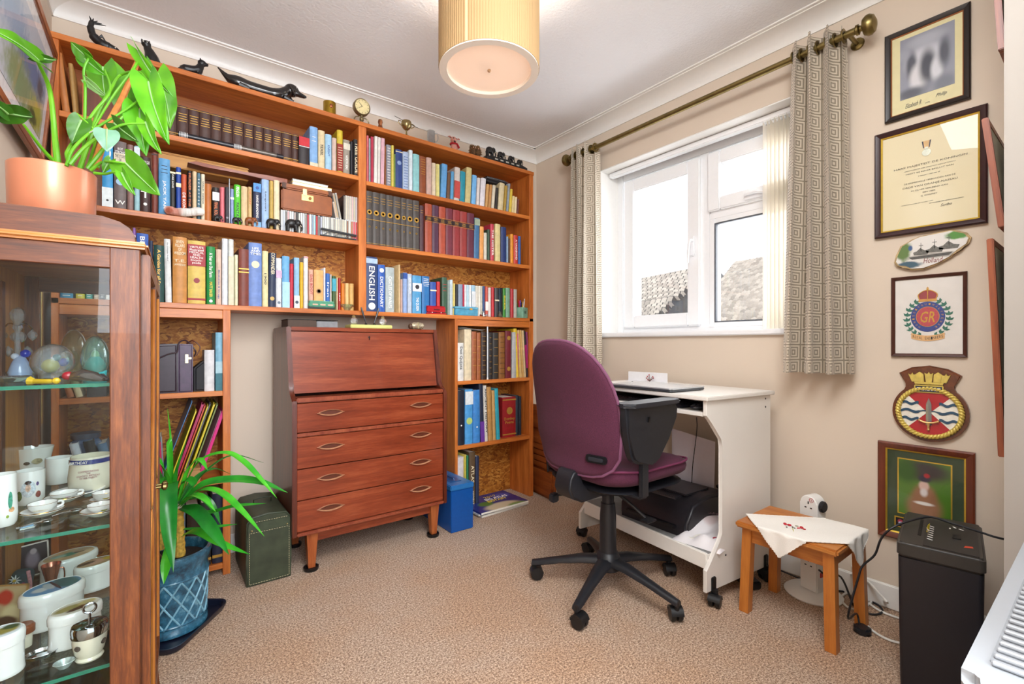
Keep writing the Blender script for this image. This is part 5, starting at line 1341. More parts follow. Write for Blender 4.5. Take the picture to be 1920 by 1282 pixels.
tag(B().tube(crom([F(1610, 1150), F(1622, 1168), F(1640, 1185), F(1668, 1200), F(1700, 1208)]), .0042, 8).done('white_cable', MWC), 'white cable running from the stool leg towards the shredder', 'cable')
tag(B().tube(crom([V((2.06, .72, .12)), V((2.04, .69, .12)), V((2.04, .64, .13)), V((2.03, .60, .05)), F(1602, 1132), F(1630, 1150), F(1650, 1150), F(1654, 1142), F(1640, 1130), F(1600, 1112), F(1570, 1107)]), .0035, 8).done('black_cable', BLK), 'black cable curling on the carpet behind the stool leg', 'cable')
pg = thing('mains_plug', 'black three-pin plug lying on the carpet before the stool', 'plug', F(1617, 1186, .001), (0, 0, radians(20)))
B().prism(rrect(.045, .05, .018), .0, .022, None, .006, 3).done('body', M('1a1c22', .4), pg)
tag(B().tube(crom([F(1612, 1172, .02), F(1606, 1150, .06), V((1.80, .545, .11)), P(1610, 1080, d=1.52), P(1618, 1060, d=1.52), P(1640, 1040, d=1.50), P(1652, 1010, d=1.48), P(1672, 990, d=1.46), P(1706, 976, d=1.46), P(1745, 969, d=1.46), P(1785, 981, d=1.42), P(1825, 993, d=1.38), P(1864, 1006, d=1.34), P(1890, 1012, d=1.34)]), .0032, 8).done('shredder_cable', BLK), 'black mains cable rising from the floor plug over the shredder', 'cable')

# ---------------------------------------------------------------- shredder
MSB = M('1b1b22', .4, 0, .08, 90, .1); MST_ = M('35322f', .45, 0, .06, 90, .1)
sh = thing('paper_shredder', 'black paper shredder standing before the framed soldier photograph', 'shredder', (1.895, .335, 0), (0, 0, radians(9)))
def srr(w_, d_, x0=0, cham=.03):
    return [(-w_ / 2, -d_ / 2), (w_ / 2 - .0, -d_ / 2), (w_ / 2, d_ / 2 - cham), (w_ / 2 - cham, d_ / 2), (-w_ / 2, d_ / 2)]
B().ring([[(x * k, y * k, z) for x, y in rrect(.33, .178, .012, 4)] for k, z in ((.95, .002), (.96, .03), (1, .385))]).done('bin', MSB, sh, 40)
B().prism(rrect(.336, .185, .014, 4), .387, .43, None, .006, 3).done('head', MST_, sh, 50)
B().prism([(-.163, -.08), (.11, -.08), (.11, .035), (-.163, .035)], .4305, .433, None, .001).done('control_panel', M('2b2927', .5, 0, .05), sh)
B().box((-.075, .042, .4302), (.10, .05, .4312)).done('feed_slot', M('050506', .6), sh, ang=0)
B().prism([(-.163, -.08), (-.163, .03), (-.162, .04), (-.162, -.08)], .36, .386).done('lip', MST_, sh)
pb = thing('paper_scrap', 'torn yellow and white paper scrap caught in the shredder slot', 'paper', P(1750, 1000, z=.435))
B().ring([[(-.006, .012, 0), (.008, .016, 0), (.010, .016, 0), (-.004, .010, 0)], [(-.03, .006, .014), (-.018, .012, .02), (-.016, .013, .02), (-.028, .004, .013)]]).done('paper', M('e2d2ba', .7), pb, ang=0)
B().ring([[(-.002, .014, 0), (.016, .012, 0), (.017, .013, 0), (0, .016, 0)], [(.0, .012, .022), (.012, .010, .024), (.013, .011, .024), (.001, .013, .021)]]).done('yellow_tip', M('e6d22c', .6), pb, ang=0)
SM = Matrix.Translation((0, 0, .4334)) @ Matrix.Rotation(radians(-90), 4, 'Z')
text('SHREDDER', .10, .016, WHT, sh, Matrix.Translation((-.06, .02, .4334)) @ Matrix.Rotation(radians(12), 4, 'Z'), 'brand_lettering') if False else None
for k in range(7):
    B().prism(rrect(.014, .004, .001), .4331, .4336, Matrix.Translation((-.10 + k * .022, .022, 0)) @ Matrix.Rotation(radians(60), 4, 'Z')).done('printed_icon', WHT, sh, ang=0)
for k, (x, y) in enumerate(((.05, -.02), (.07, -.03), (.06, -.045), (.085, -.055))): B().prism(rrect(.012, .004, .001), .4331, .4336, Matrix.Translation((x, y, 0)) @ Matrix.Rotation(radians(30 * k), 4, 'Z')).done('printed_icon', WHT, sh, ang=0)
B().prism([(-.01, -.006), (.012, -.006), (.018, .006), (.0, .006)], .4331, .4337, Matrix.Translation((-.10, -.055, 0)) @ Matrix.Rotation(radians(-60), 4, 'Z')).done('red_logo', M('c8442c', .4), sh, ang=0)
B().prism(rrect(.035, .018, .004), .433, .436, Matrix.Translation((-.03, -.035, 0)), .001).done('switch', M('1a1a1c', .4), sh)
B().prism([(-.1575, 0), (-.1585, 0), (-.1605, .08), (-.1575, .08)], -.07, .07, fr((0, 0, .28), (1, 0, 0), (0, 0, 1))).done('front_step', M('262733', .4), sh, ang=0) if False else None

# ---------------------------------------------------------------- radiator
ra = thing('storage_heater', 'white slatted-top heater against the wall in the near right corner', 'heater', (1.24, .048, 0))
MRD_ = M('a9aeb4', .3, 0, .01)
hx, hy = .925, .148
out = rrect(hx, hy, .02, 5)
B().prism(out, .06, .598, None, .012, 4).done('body', MRD_, ra, 50)
B().prism(rrect(hx - .10, hy - .035, .008), .5975, .5995, Matrix.Translation((0.01, -.002, 0))).done('grille_bed', M('9a9ea4', .5), ra, ang=0)
me = None
for k in range(40):
    if me is None:
        o = B().box((-.0068, -.055, 0), (.0068, .052, .006), .002, seg=1).done('grille_slat', MRD_, ra); me = o.data
    else:
        o = bpy.data.objects.new('grille_slat', me); COL.objects.link(o); o.parent = ra
    o.location = (-.405 + k * .0208, 0, .5985)
    o.rotation_euler = (0, radians(14), 0)
for x in (-.38, .38): B().box((x - .02, -.06, .0), (x + .02, .06, .062), .004).done('foot', MRD_, ra)
# ---------------------------------------------------------------- display cabinet
CM = Matrix.Translation((-.022, 1.10, 0)) @ Matrix.Rotation(radians(-1.8), 4, 'Z'); CI = CM.inverted()
WC = wood('walnut', '3c1c0b', '8c4f22', 'z', 2.2, .45, .1, mid='643214'); WCX = wood('walnut', '3c1c0b', '8c4f22', 'x', 2.2, .45, .1, mid='643214'); WCY = wood('walnut', '3c1c0b', '8c4f22', 'y', 2.2, .45, .1, mid='643214')
WCL = wood('cabinet_back', 'a8641c', 'd99a3c', 'z', 1, .4, .2)
cb = thing('display_cabinet', 'walnut glazed display cabinet against the left wall, full of china', 'cabinet', mt=CM)
CD_, CW = .27, .615
for y in (0, CW - .022):
    for x0, x1 in ((-.043, 0), (-CD_, -CD_ + .035)): B().box((x0, y, .12), (x1, y + .022, 1.175), .0015, seg=1).done('stile', WC, cb)
    B().box((-CD_ + .034, y + .001, 1.138), (-.042, y + .021, 1.175), .001, seg=1).done('rail', WCX, cb); B().box((-CD_ + .034, y + .001, .12), (-.042, y + .021, .16), .001, seg=1).done('rail', WCX, cb)
    B().box((-CD_ + .03, y + .009, .155), (-.04, y + .012, 1.142)).done('side_glass', glass_mat('cabinet_glass', 'f4f8f8', .03, ior=1.2), cb, ang=0)
B().box((-CD_, .022, .12), (-CD_ + .008, CW - .022, 1.175)).done('back', WCL, cb, ang=0)
for y0 in (.18, .38): B().box((-CD_ + .008, y0, .12), (-CD_ + .014, y0 + .025, 1.14), .001).done('back_batten', WC, cb)
B().box((-CD_, .0, .10), (0, CW, .13), .003).done('floor_board', WCY, cb)
B().box((-CD_ - .004, -.01, 1.175), (.012, CW + .01, 1.188), .005, seg=3).done('top_moulding', wood('edge_oak', '8a4a1a', 'c98238', 'x', 1, .35, .3), cb)
B().prism([(-CD_, 1.188), (-.008, 1.188), (-.009, 1.203), (-.016, 1.215), (-.03, 1.225), (-.055, 1.232), (-CD_, 1.235)], 0, CW - .03, fr((0, .012, 0), (1, 0, 0), (0, 0, 1)) @ Matrix.Scale(-1, 4, (0, 0, 1)), .002).done('raised_top', WCX, cb)
# doors with curved glazing bars, on the room side
for k, (a, b_) in enumerate(((.022, CW / 2), (CW / 2, CW - .022))):
    d = B().box((.0, a, .13), (.014, a + .022, 1.17), .002).box((.0, b_ - .022, .13), (.014, b_, 1.17), .002).box((.0005, a + .02, 1.135), (.0135, b_ - .02, 1.17), .002).box((.0005, a + .02, .13), (.0135, b_ - .02, .17), .002).done('door', WC, cb)
    B().box((.003, a + .02, .165), (.006, b_ - .02, 1.14)).done('door_glass', glass_mat('cabinet_glass', 'f4f8f8', .03, ior=1.2), d, ang=0)
    m_ = (a + b_) / 2; h_ = (b_ - a) / 2 - .02
    for sg in (-1, 1):
        for zz in (0, 1):
            pts = [(.009, m_ + sg * h_ * cos(t_ * pi / 2), (.17 + .96 * zz) + (1 - 2 * zz) * .48 * sin(t_ * pi / 2)) for t_ in [i / 10 for i in range(11)]]
            B().tube(pts, .0045, 6).done('glazing_bar', wood('edge_oak', '8a4a1a', 'c98238', 'z', 1, .35, .3), d)
    B().lathe([(.003, 0), (.003, .01), (.008, .014), (.008, .02), (.001, .023)], 14, fr((.014, CW / 2 + (-.012 if k == 0 else .012), .66), (0, 1, 0), (0, 0, 1))).done('door_knob', MBR, d)
for y in (.03, CW - .03):
    for x, sg in ((-.015, 1), (-CD_ + .03, -1)):
        B().tube([(x, y, .12), (x + .008 * sg, y, .07), (x + .018 * sg, y, .02), (x + .028 * sg, y, .001)], [.022, .018, .012, .014], 10).done('leg', WC, cb)
MSG = crystal('9fd8c4', 'shelf', .02, 1.3)
t = NT('shelf_glass'); t.t.nodes.remove(t.b)
tr = t.n('BsdfTransparent'); tr.inputs[0].default_value = hexc('e6f5f0'); gl = t.n('BsdfGlossy'); gl.inputs['Roughness'].default_value = .02
mx = t.n('MixShader'); t.l(t.grazing(.04, .5), mx.inputs[0]); t.l(tr.outputs[0], mx.inputs[1]); t.l(gl.outputs[0], mx.inputs[2]); t.l(mx.outputs[0], t.t.nodes['Material Output'].inputs[0]); MSHF = t.m
MED = M('1f7a62', .15, 0, .1, 40, coat=.5)
SHZ = (.930, .671, .416, .17)
for z in SHZ:
    s_ = B().box((-CD_ + .01, .028, z - .006), (-.006, CW - .026, z)).done('glass_shelf', MSHF, cb, ang=0)
    B().box((-CD_ + .01, .0265, z - .0062), (-.006, .0279, z + .0002)).box((-.0059, .028, z - .0062), (-.0045, CW - .026, z + .0002)).done('polished_edge', MED, s_, ang=0)
    for x in (-.25, -.03):
        for y in (.03, CW - .034): B().cyl((x, y, z - .0125), (x, y, z - .0064), .004, n=8).done('shelf_pin', MBR, cb)


def cabin(px, py, z):
    """a spot on a cabinet shelf, kept within the shelf"""
    p = P(px, py, z=z); q = CI @ p
    q.x = min(max(q.x, -CD_ + .03), -.03); q.y = min(max(q.y, .05), CW - .05); q.z = z + .0004
    return CM @ q


def width(px0, px1, p):
    d = p.x * sin(YAW) + p.y * cos(YAW); a = P(px0, 600, d=d); b_ = P(px1, 600, d=d)
    th = math.atan(abs(((px0 + px1) / 2 - 960) / 875)); return (a - b_).length * cos(th)


MCH = M('f3f0ec', .12, 0, .01, coat=.6); MCH2 = M('eae2cc', .15, 0, .02, coat=.6); MSIL = M('c9ccd0', .12, 1, .03); MGB = M('b98a3a', .2, .9, .05)


def china(tag_, base, blobs, axes='xz'): return printed(tag_, base, blobs, .12, .35, axes)


def vessel(name, label, cat, px0, px1, pyb, pyt, z, prof, mat, sx=1, sy=1, rot=0, group=None):
    """turned body: prof in fractions of radius / height"""
    p = cabin((px0 + px1) / 2, pyb, z); r = width(px0, px1, p) / 2 / max(q[0] for q in prof)
    d = p.x * sin(YAW) + p.y * cos(YAW); h = P((px0 + px1) / 2, pyt, d=d).z - z
    o = thing(name, label, cat, p, (0, 0, rot), group=group)
    B().lathe([(a * r, b_ * h) for a, b_ in prof], 32, None, sx, sy).done('body', mat, o, 50)
    return o, r, h


CUP = [(.0001, .03), (.5, .0), (.55, .02), (.5, .06), (.72, .25), (.92, .6), (1, 1), (.96, 1), (.88, .6), (.66, .27), (.3, .12), (.0001, .1)]
MUG = [(.0001, .01), (.9, .0), (.98, .03), (1, .5), (1, 1), (.95, 1), (.94, .5), (.9, .06), (.0001, .06)]


def ear(o, r, h, a, m=None, k=1):
    c_, s_ = cos(a), sin(a)
    B().tube(crom([(c_ * r * .93, s_ * r * .93, h * .82), (c_ * r * 1.5 * k, s_ * r * 1.5 * k, h * .78), (c_ * r * 1.55 * k, s_ * r * 1.55 * k, h * .4), (c_ * r * .93, s_ * r * .93, h * .2)]), r * .1, 8).done('handle', m or MCH, o)


# top glass shelf ------------------------------------------------
Z1 = SHZ[0]; MC0 = crystal('f6fbff', 'facet', .0); MCB = crystal('a9c8f2', 'blue', .02); MCG = crystal('bfe8df', 'teal', .02); MCO = crystal('d8c9a0', 'amber', .03)
p = cabin(22, 704, Z1); o = thing('crystal_candelabra', 'crystal candelabra hung with cut-glass drops on the top cabinet shelf', 'candelabra', p)
B().lathe([(.03, 0), (.032, .004), (.012, .012), (.006, .02), (.005, .10), (.009, .108), (.006, .118), (.012, .128), (.014, .14), (.009, .15), (.001, .154)], 10).done('stem', MC0, o, ang=0)
rt = V((cos(YAW), -sin(YAW), 0))
for sg in (-1, 1):
    B().tube(crom([V((0, 0, .112)), rt * sg * .018 + V((0, 0, .118)), rt * sg * .034 + V((0, 0, .105))]), .0018, 8).done('arm', MSIL, o)
    for k, (dx, dz) in enumerate(((.034, .092), (.022, .055), (.008, .088))):
        c = rt * sg * dx + V((0, .004 * k, dz)); B().lathe([(.0001, -.014), (.006, -.008), (.009, 0), (.006, .006), (.0001, .012)], 7, Matrix.Translation(c)).done('crystal_drop', MC0, o, ang=0)
def ballthing(name, label, px0, px1, pyb, pyt, mat, cut=0, inner=None, ry=1):
    p = cabin((px0 + px1) / 2, pyb, Z1); r = width(px0, px1, p) / 2; d = p.x * sin(YAW) + p.y * cos(YAW); h = P((px0 + px1) / 2, pyt, d=d).z - Z1
    o = thing(name, label, 'paperweight', p)
    prof = [(.0001, 0), (r * .62, 0)] + [(r * cos(a), h * .42 + (h * .58 if a > 0 else h * .42) * sin(a)) for a in [radians(x) for x in range(-52, 90, 12)]] + [(.0001, h)]
    B().lathe(prof, 28, None, 1, ry).done('glass', mat, o, 80)
    if inner:
        for (x, y, zz, rr, col) in inner: B().ball((x * r, y * r, zz * h), (rr * r, rr * r * .8, rr * h * .5), 12).done('coloured_core', M(col, .3), o)
    return o
ballthing('glass_paperweight', 'large clear glass paperweight with yellow and blue core, top cabinet shelf', 55, 143, 708, 645, MC0, inner=[(-.1, 0, .35, .42, 'c8b838'), (.45, .1, .45, .25, '1a2aa8'), (.2, -.2, .6, .2, '5a8a8a')])
ballthing('glass_dome', 'smoky brown glass dome standing behind the big clear paperweight', 112, 166, 697, 618, MCO, inner=[(0, 0, .3, .4, '6a5a3a')])
ballthing('glass_dome', 'teal-rimmed ribbed glass dome at the right of the top cabinet shelf', 150, 207, 706, 630, MCG, inner=[(0, 0, .12, .8, '3fc0c8'), (0, 0, .5, .3, 'e0d8a8')])
p = cabin(38, 706, Z1); o = thing('glass_figurine', 'frosted pale blue glass figure with cobalt ball behind the crystals', 'figurine', p)
B().lathe([(.018, 0), (.02, .01), (.014, .03), (.008, .042), (.001, .046)], 16).done('robe', M('a9bde0', .25, 0, .1, 40, coat=.5), o); B().ball((.008, 0, .05), .009, 12).done('cobalt_ball', M('1a38b8', .1, coat=.6), o); B().ball((-.008, 0, .044), .007, 12).done('head', M('d8e0f0', .2), o)
p = cabin(150, 719, Z1); o = thing('glass_duck', 'smoky glass duck with red head at the shelf front', 'figurine', p)
q = lambda k, z=0: rt * k + V((0, 0, z))
B().tube([q(-.02, .008), q(-.012, .012), q(.005, .014), q(.025, .011), q(.04, .006)], [.004, .009, .011, .009, .003], 12).done('body', crystal('9a9090', 'smoke', .03), o)
B().ball(q(-.024, .013), (.009, .009, .008), 12).done('head', M('b0142c', .12, coat=.6), o); B().tube([q(-.031, .012), q(-.039, .010)], [.004, .002], 8).done('beak', M('1a1a1c', .3), o)
p = cabin(75, 722, Z1); o = thing('glass_sweet', 'amber-yellow twisted glass sweet lying at the shelf front', 'ornament', p)
B().tube([q(-.022, .006), q(-.014, .005), q(.012, .005), q(.02, .005)], [.008, .0045, .0045, .003], 8).done('wrapper', M('d8b020', .1, 0, .1, 30, coat=.7), o, ang=0); B().ball(q(.024, .006), .006, 8).done('end', M('d8b020', .1, coat=.7), o)
p = cabin(185, 716, Z1); o = thing('glass_bird', 'small dark glass bird with white neck beside the duck', 'figurine', p)
B().tube([q(-.012, .012), q(-.006, .008), q(.006, .008), q(.018, .004)], [.003, .007, .008, .003], 10).done('body', M('3a3038', .1, coat=.6), o); B().ball(q(-.013, .014), .004, 8).done('head', M('e8e8e8', .2), o)
p = cabin(14, 716, Z1); o = thing('glass_dish', 'flat clear cut-glass dish at the front left of the top cabinet shelf', 'dish', p)
B().lathe([(.001, .002), (.02, .0), (.036, .008), (.038, .01), (.034, .009), (.018, .004), (.001, .004)], 12).done('dish', MC0, o, ang=0)

# second glass shelf -----------------------------------------------
Z2 = SHZ[1]
MP1 = china('painted_portrait', 'f1efed', [(0, -.0, .02, .028, .15, 'd8e0e8'), (0, .006, .008, .010, .1, 'e0b8a0'), (0, .016, .010, .008, .15, '3a2824'), (-.012, -.03, .012, .010, .2, '6a7a3a'), (.016, -.028, .01, .008, .2, '7a4a3a')])
o, r, h = vessel('porcelain_mug', 'tall white mug painted with a child portrait on the second cabinet shelf', 'mug', 26, 86, 943, 881, Z2, MUG, MCH)
f_ = -rt.cross(V((0, 0, 1)))
def decal(o, r, h, ang, w_, zc, hh, mat, name='painted_decoration'):
    """decoration wrapped on the body, facing ang"""
    q = (lambda a, z: ((r + .0006) * cos(ang + a / r), (r + .0006) * sin(ang + a / r), h * zc + z))
    if name == 'navy_band': B().grid(lambda u, v: q((u - .5) * w_, (v - .5) * hh), 14, 2, .0003).done(name, mat, o, 60)
    else: B().grid(lambda u, v: q(u * cos(v * 2 * pi) * w_ / 2 * (1 + .12 * sin(v * 14)), u * sin(v * 2 * pi) * hh / 2), 3, 18, .0003).done(name, mat, o, 60)
FA = radians(-90 + 8)
def disc_decal(o, r, h, col_list):
    for (da, zc, w_, hh, col) in col_list: decal(o, r, h, FA + da, w_, zc, hh, M(col, .15, 0, .35, 250, coat=.5))
disc_decal(o, r, h, [(-.1, .5, r * .9, h * .5, 'cfd8e0'), (-.1, .52, r * .34, h * .24, 'dcb49c'), (-.1, .68, r * .4, h * .12, '3a2622'), (-.1, .36, r * .6, h * .16, 'e8e4f0'), (-.7, .3, r * .4, h * .3, '5f7038'), (.55, .3, r * .35, h * .2, '8a4a40'), (.5, .62, r * .18, h * .12, '6a5a8a')]); ear(o, r, h, radians(150))
o, r, h = vessel('porcelain_mug', 'white flower-sprigged mug at the left edge of the second cabinet shelf', 'mug', -22, 35, 985, 888, Z2, [(.0001, .01), (.8, 0), (.95, .06), (1, .25), (.93, .6), (.9, 1), (.85, 1), (.86, .6), (.9, .25), (.0001, .08)], MCH)
disc_decal(o, r, h, [(.5, .5, r * .3, h * .34, '4a9a80'), (.6, .32, r * .4, h * .1, 'e0a878'), (.3, .2, r * .2, h * .06, '9ab04a')])
o, r, h = vessel('porcelain_mug', 'plain white mug standing beside the lettered commemorative cup', 'mug', 84, 138, 905, 857, Z2, MUG, MCH); ear(o, r, h, radians(-40), k=.95)
o, r, h = vessel('commemorative_cup', 'wide white commemorative cup with navy lettered band, second cabinet shelf', 'cup', 127, 216, 915, 853, Z2, [(.0001, .01), (.86, 0), (.98, .12), (1, .4), (.92, .8), (.9, 1), (.86, 1), (.88, .8), (.95, .4), (.0001, .08)], MCH2)
decal(o, r * .93, h, FA, r * 3, .88, h * .13, M('26387e', .2, 0, .3, 300, coat=.5), 'navy_band')
for i, s_ in enumerate(('BIRTHDAY', 'HER MAJESTY')): text(s_, r * .75, h * .08, WHT, o, Matrix.Translation((-r * .45 + i * r * .95, -r * .96 * .93 - .001, h * .885)) @ fr((0, 0, 0), (cos(.2), -sin(.2) if i == 0 else sin(.2), 0), (0, 0, 1))) if i == 0 else None
text('COMMEMORATING\nTHE\nEIGHTIETH BIRTHDAY\nOF HER MAJESTY', r * .95, h * .26, M('9a4a5a', .5), o, fr((-r * .04, -r * 1.012, h * .52), (1, .05, 0), (0, 0, 1)))
def teacup(label, px0, px1, pyb, pyt, s0, s1, cols, grp='small painted teacups'):
    p = cabin((px0 + px1) / 2, pyb, Z2); rs = width(s0, s1, p) / 2
    so_ = thing('saucer', label.replace('teacup', 'saucer under the teacup'), 'saucer', p)
    B().lathe([(.0001, .003), (rs * .5, .0), (rs * .6, .002), (rs, .010), (rs * .98, .0115), (rs * .6, .005), (.0001, .005)], 32).done('body', MCH, so_, 50)
    B().lathe([(rs * .95, .0112), (rs, .0108), (rs * .99, .0122), (rs * .95, .0118)], 32, caps=False).done('gilt_rim', MGB, so_)
    r = width(px0, px1, p) / 2; d = p.x * sin(YAW) + p.y * cos(YAW); h = P((px0 + px1) / 2, pyt, d=d).z - Z2 - .007
    o = thing('teacup', label, 'cup', p + V((0, 0, .0065)), group=grp)
    B().lathe([(a * r, b_ * h) for a, b_ in CUP], 32).done('body', MCH, o, 50)
    for (da, zc, w_, hh, col) in cols: decal(o, r * (.62 + .36 * zc), h, FA + da, w_ * r, zc, hh * h, M(col, .2, 0, .5, 300, coat=.4))
    B().lathe([(r * .965, h * 1.0), (r * 1.005, h * 1.0), (r * .985, h * 1.03)], 32, caps=False).done('gilt_rim', MGB, o)
    ear(o, r, h, radians(20), k=.85)
teacup('small gilt-rimmed teacup with yellow festoon at the front of second shelf', 50, 110, 966, 942, 34, 122, [(-.2, .5, 1.4, .25, 'c9b070'), (.1, .75, 1.2, .08, '6a5030')])
teacup('small teacup with green and pink flower band behind the front one', 92, 148, 940, 922, 80, 160, [(-.2, .5, 1.6, .5, '7a8058'), (.3, .55, .4, .35, 'a86a88')])
teacup('small white teacup with a green sprig near the right stile', 162, 214, 965, 944, 148, 226, [(.3, .45, .5, .5, '7a7a30')])
teacup('tiny white teacup with gold motif behind the sprigged one', 172, 216, 944, 922, 166, 222, [(.2, .5, .6, .4, 'a8963a')])
o, r, h = vessel('fluted_planter', 'white wavy-rimmed china planter at the back left of second shelf', 'planter', -8, 74, 890, 838, Z2, [(.0001, .0), (.6, 0), (.7, .1), (.85, .6), (1, 1), (.95, 1), (.8, .6), (.6, .12), (.0001, .1)], MCH, 1, .8)
disc_decal(o, r * .82, h, [(.2, .55, r * .5, h * .2, 'a89a78'), (-.4, .5, r * .3, h * .12, '5a5048')])
o, r, h = vessel('blue_sprig_cup', 'white cup with blue floral sprig at the back of second shelf', 'cup', 62, 90, 885, 850, Z2, MUG, MCH); disc_decal(o, r, h, [(.2, .5, r * .7, h * .5, '3a5ab0')])
o, r, h = vessel('china_plate', 'navy-centred china plate beneath the white mug, second cabinet shelf', 'plate', 92, 200, 925, 918, Z2, [(.0001, .2), (.6, .0), (1, .8), (.97, 1), (.6, .3), (.0001, .35)], MCH)
B().lathe([(.0001, h * .36 + .0003), (r * .55, h * .36 + .0003), (r * .5, h * .36 + .0008), (.0001, h * .36 + .0008)], 28).done('navy_centre', M('2a3450', .2, coat=.5), o)
def spoon(label, pa, pb, z):
    a = cabin(*pa, z); b_ = cabin(*pb, z); o = thing('spoon', label, 'spoon', a)
    d_ = b_ - a; B().tube([V((0, 0, .004)), d_ * .5 + V((0, 0, .005)), d_ * .8 + V((0, 0, .003))], [.003, .0016, .0016], 8, .5).done('handle', MSIL, o); B().ball(d_ * .9 + V((0, 0, .003)), (.010, .007, .0025), 12).done('bowl', MSIL, o)
spoon('small silver souvenir spoon lying among the teacups', (96, 972), (146, 958), Z2); spoon('silver coffee spoon lying at the front edge of second shelf', (38, 993), (92, 978), Z2)
p = cabin(50, 990, Z2); o = thing('enamel_badge', 'small blue-and-white enamel badge at the front edge of second shelf', 'badge', p, (0, 0, .3)); B().prism(rrect(.026, .016, .004), 0, .003, None, .001).done('plate', MSIL, o); B().prism(rrect(.018, .009, .003), .003, .0036).done('enamel', M('8ab8d8', .15, coat=.5), o)

# third glass shelf --------------------------------------------------
Z3 = SHZ[2]
def ovalbox(label, px0, px1, pyb, pyt, z, lid, rot, sy=.72, lids=.3):
    p = cabin((px0 + px1) / 2, pyb, z); r = width(px0, px1, p) / 2; d = p.x * sin(YAW) + p.y * cos(YAW); h = P((px0 + px1) / 2, pyt, d=d).z - z
    h = max(.024, min(h * 1.25, .075)); o = thing('trinket_box', label, 'trinket box', p, (0, 0, rot), group='lidded china trinket boxes')
    B().lathe([(.0001, 0), (r * .97, 0), (r, .003), (r * .98, .006), (r * .95, h * .2), (r * .95, h * (1 - lids)), (.0001, h * (1 - lids))], 40, None, 1, sy).done('body', MCH, o, 50)
    B().lathe([(.0001, h * (1 - lids) + .0008), (r, h * (1 - lids) + .0008), (r * 1.01, h * .88), (r * .97, h * .97), (r * .88, h), (r * .86, h * .985), (.0001, h * .985)], 40, None, 1, sy).done('lid', MCH, o, 50)
    B().lathe([(.0001, h * .986), (r * .85, h * .986), (r * .84, h * .995), (.0001, h * 1.0)], 40, None, 1, sy).done('painted_panel', lid, o, 50)
    return o
ship = printed('ship_scene', '6f9cc8', [(.02, .0, .02, .035, .3, '1f6a70'), (-.02, .0, .012, .012, .3, 'd8dce0'), (-.005, .006, .008, .02, .2, 'c0c8d0'), (.004, 0, .003, .03, .2, '2a3440')], .1, .6)
bird = printed('bird_scene', 'd8b890', [(.0, 0, .02, .012, .3, '5aa088'), (-.02, .004, .014, .01, .3, 'a8d0c0'), (.02, .0, .012, .008, .3, '2a2420'), (.03, .006, .02, .01, .3, 'd0a878')], .12, .8)
fruit = printed('fruit_scene', 'e8e0d0', [(.01, 0, .016, .01, .3, '7a4a34'), (-.01, .004, .02, .012, .3, 'a89a60'), (.02, .005, .014, .010, .3, 'd8c48a'), (-.0, -.01, .02, .006, .3, '5a4030')], .12, .9)
shell = printed('shell_scene', 'b89a78', [(.0, 0, .02, .014, .3, 'd8a890'), (.025, .0, .012, .01, .3, 'd8b848'), (-.02, .006, .02, .008, .3, '5a4a3a')], .12, .9)
ovalbox('large oval china box with painted blue ship lid on the third shelf', 34, 165, 1165, 1105, Z3, ship, radians(25))
ovalbox('oval china box with ringed bird lid at the back of third shelf', 72, 188, 1085, 1048, Z3, bird, radians(25))
ovalbox('oval china box with shells painted on its lid, right of third shelf', 137, 222, 1100, 1062, Z3, shell, radians(25))
ovalbox('white oval box with brown fruit lid behind the egg coddler', 88, 196, 1200, 1150, Z3, fruit, radians(25))
ovalbox('round white china box with leafy lid at the front left of third shelf', -40, 50, 1262, 1195, Z3, printed('leafy_lid', 'eceef4', [(0, 0, .02, .015, .3, 'a09048'), (.01, .01, .012, .01, .3, '4a5a38')], .12, .9), radians(10), 1)
p = cabin(168, 1232, Z3); r = width(134, 204, p) / 2; o = thing('egg_coddler', 'white porcelain egg coddler with polished steel lid on third shelf', 'egg coddler', p)
B().lathe([(.0001, 0), (r * .75, 0), (r * .8, .003), (r * .7, .007), (r * .85, .016), (r * .98, .035), (r, .052), (.0001, .052)], 32).done('body', MCH2, o, 50)
ld = B().lathe([(r * 1.02, .045), (r * 1.05, .047), (r * 1.05, .06), (r * .98, .064), (r * .5, .068), (.0001, .069)], 32).done('steel_lid', M('b8bcc0', .06, 1, .02), o, 40)
B().tube([(0, 0, .068), (0, 0, .084)], .0025, 8).ring([[(0, .009 * cos(a) + .0022 * cos(a) * cos(b_), .092 + .009 * sin(a) + .0022 * sin(a) * cos(b_)) if 0 else ((.009 + .0022 * cos(b_)) * cos(a), .0022 * sin(b_), .092 + (.009 + .0022 * cos(b_)) * sin(a)) for b_ in [j / 8 * 2 * pi for j in range(8)]] for a in [i / 20 * 2 * pi for i in range(21)]], False).done('ring_finial', M('b8bcc0', .06, 1, .02), ld)
disc_decal(o, r, .052, [(-.75, .6, r * .4, .01, '5a5048'), (.8, .6, r * .4, .01, '4a4038')])
o, r, h = vessel('copper_jug', 'small copper jug with flared lip behind the ship box', 'jug', 76, 116, 1112, 1058, Z3, [(.0001, 0), (.75, 0), (.8, .1), (.6, .35), (.55, .45), (1, 1), (.96, 1), (.5, .47), (.0001, .4)], M('b0705a', .25, .8, .15)); ear(o, r * .8, h, radians(0), M('b0705a', .25, .8), 1)
o, r, h = vessel('terracotta_pot', 'tiny brown-lidded cream pot left of the ship box', 'pot', 28, 62, 1212, 1170, Z3, [(.0001, 0), (.8, 0), (.85, .6), (.8, .62), (.0001, .62)], MCH2); B().lathe([(.0001, h * .63), (r * 1.1, h * .63), (r * 1.12, h * .9), (r * .9, h), (.0001, h * .96)], 20).done('brown_lid', M('8a4a2a', .3, 0, .2), o)
p = cabin(32, 1118, Z3); o = thing('edelweiss_purse', 'dark green embroidered edelweiss purse with pink trim at left of third shelf', 'purse', p, (0, 0, radians(-25)))
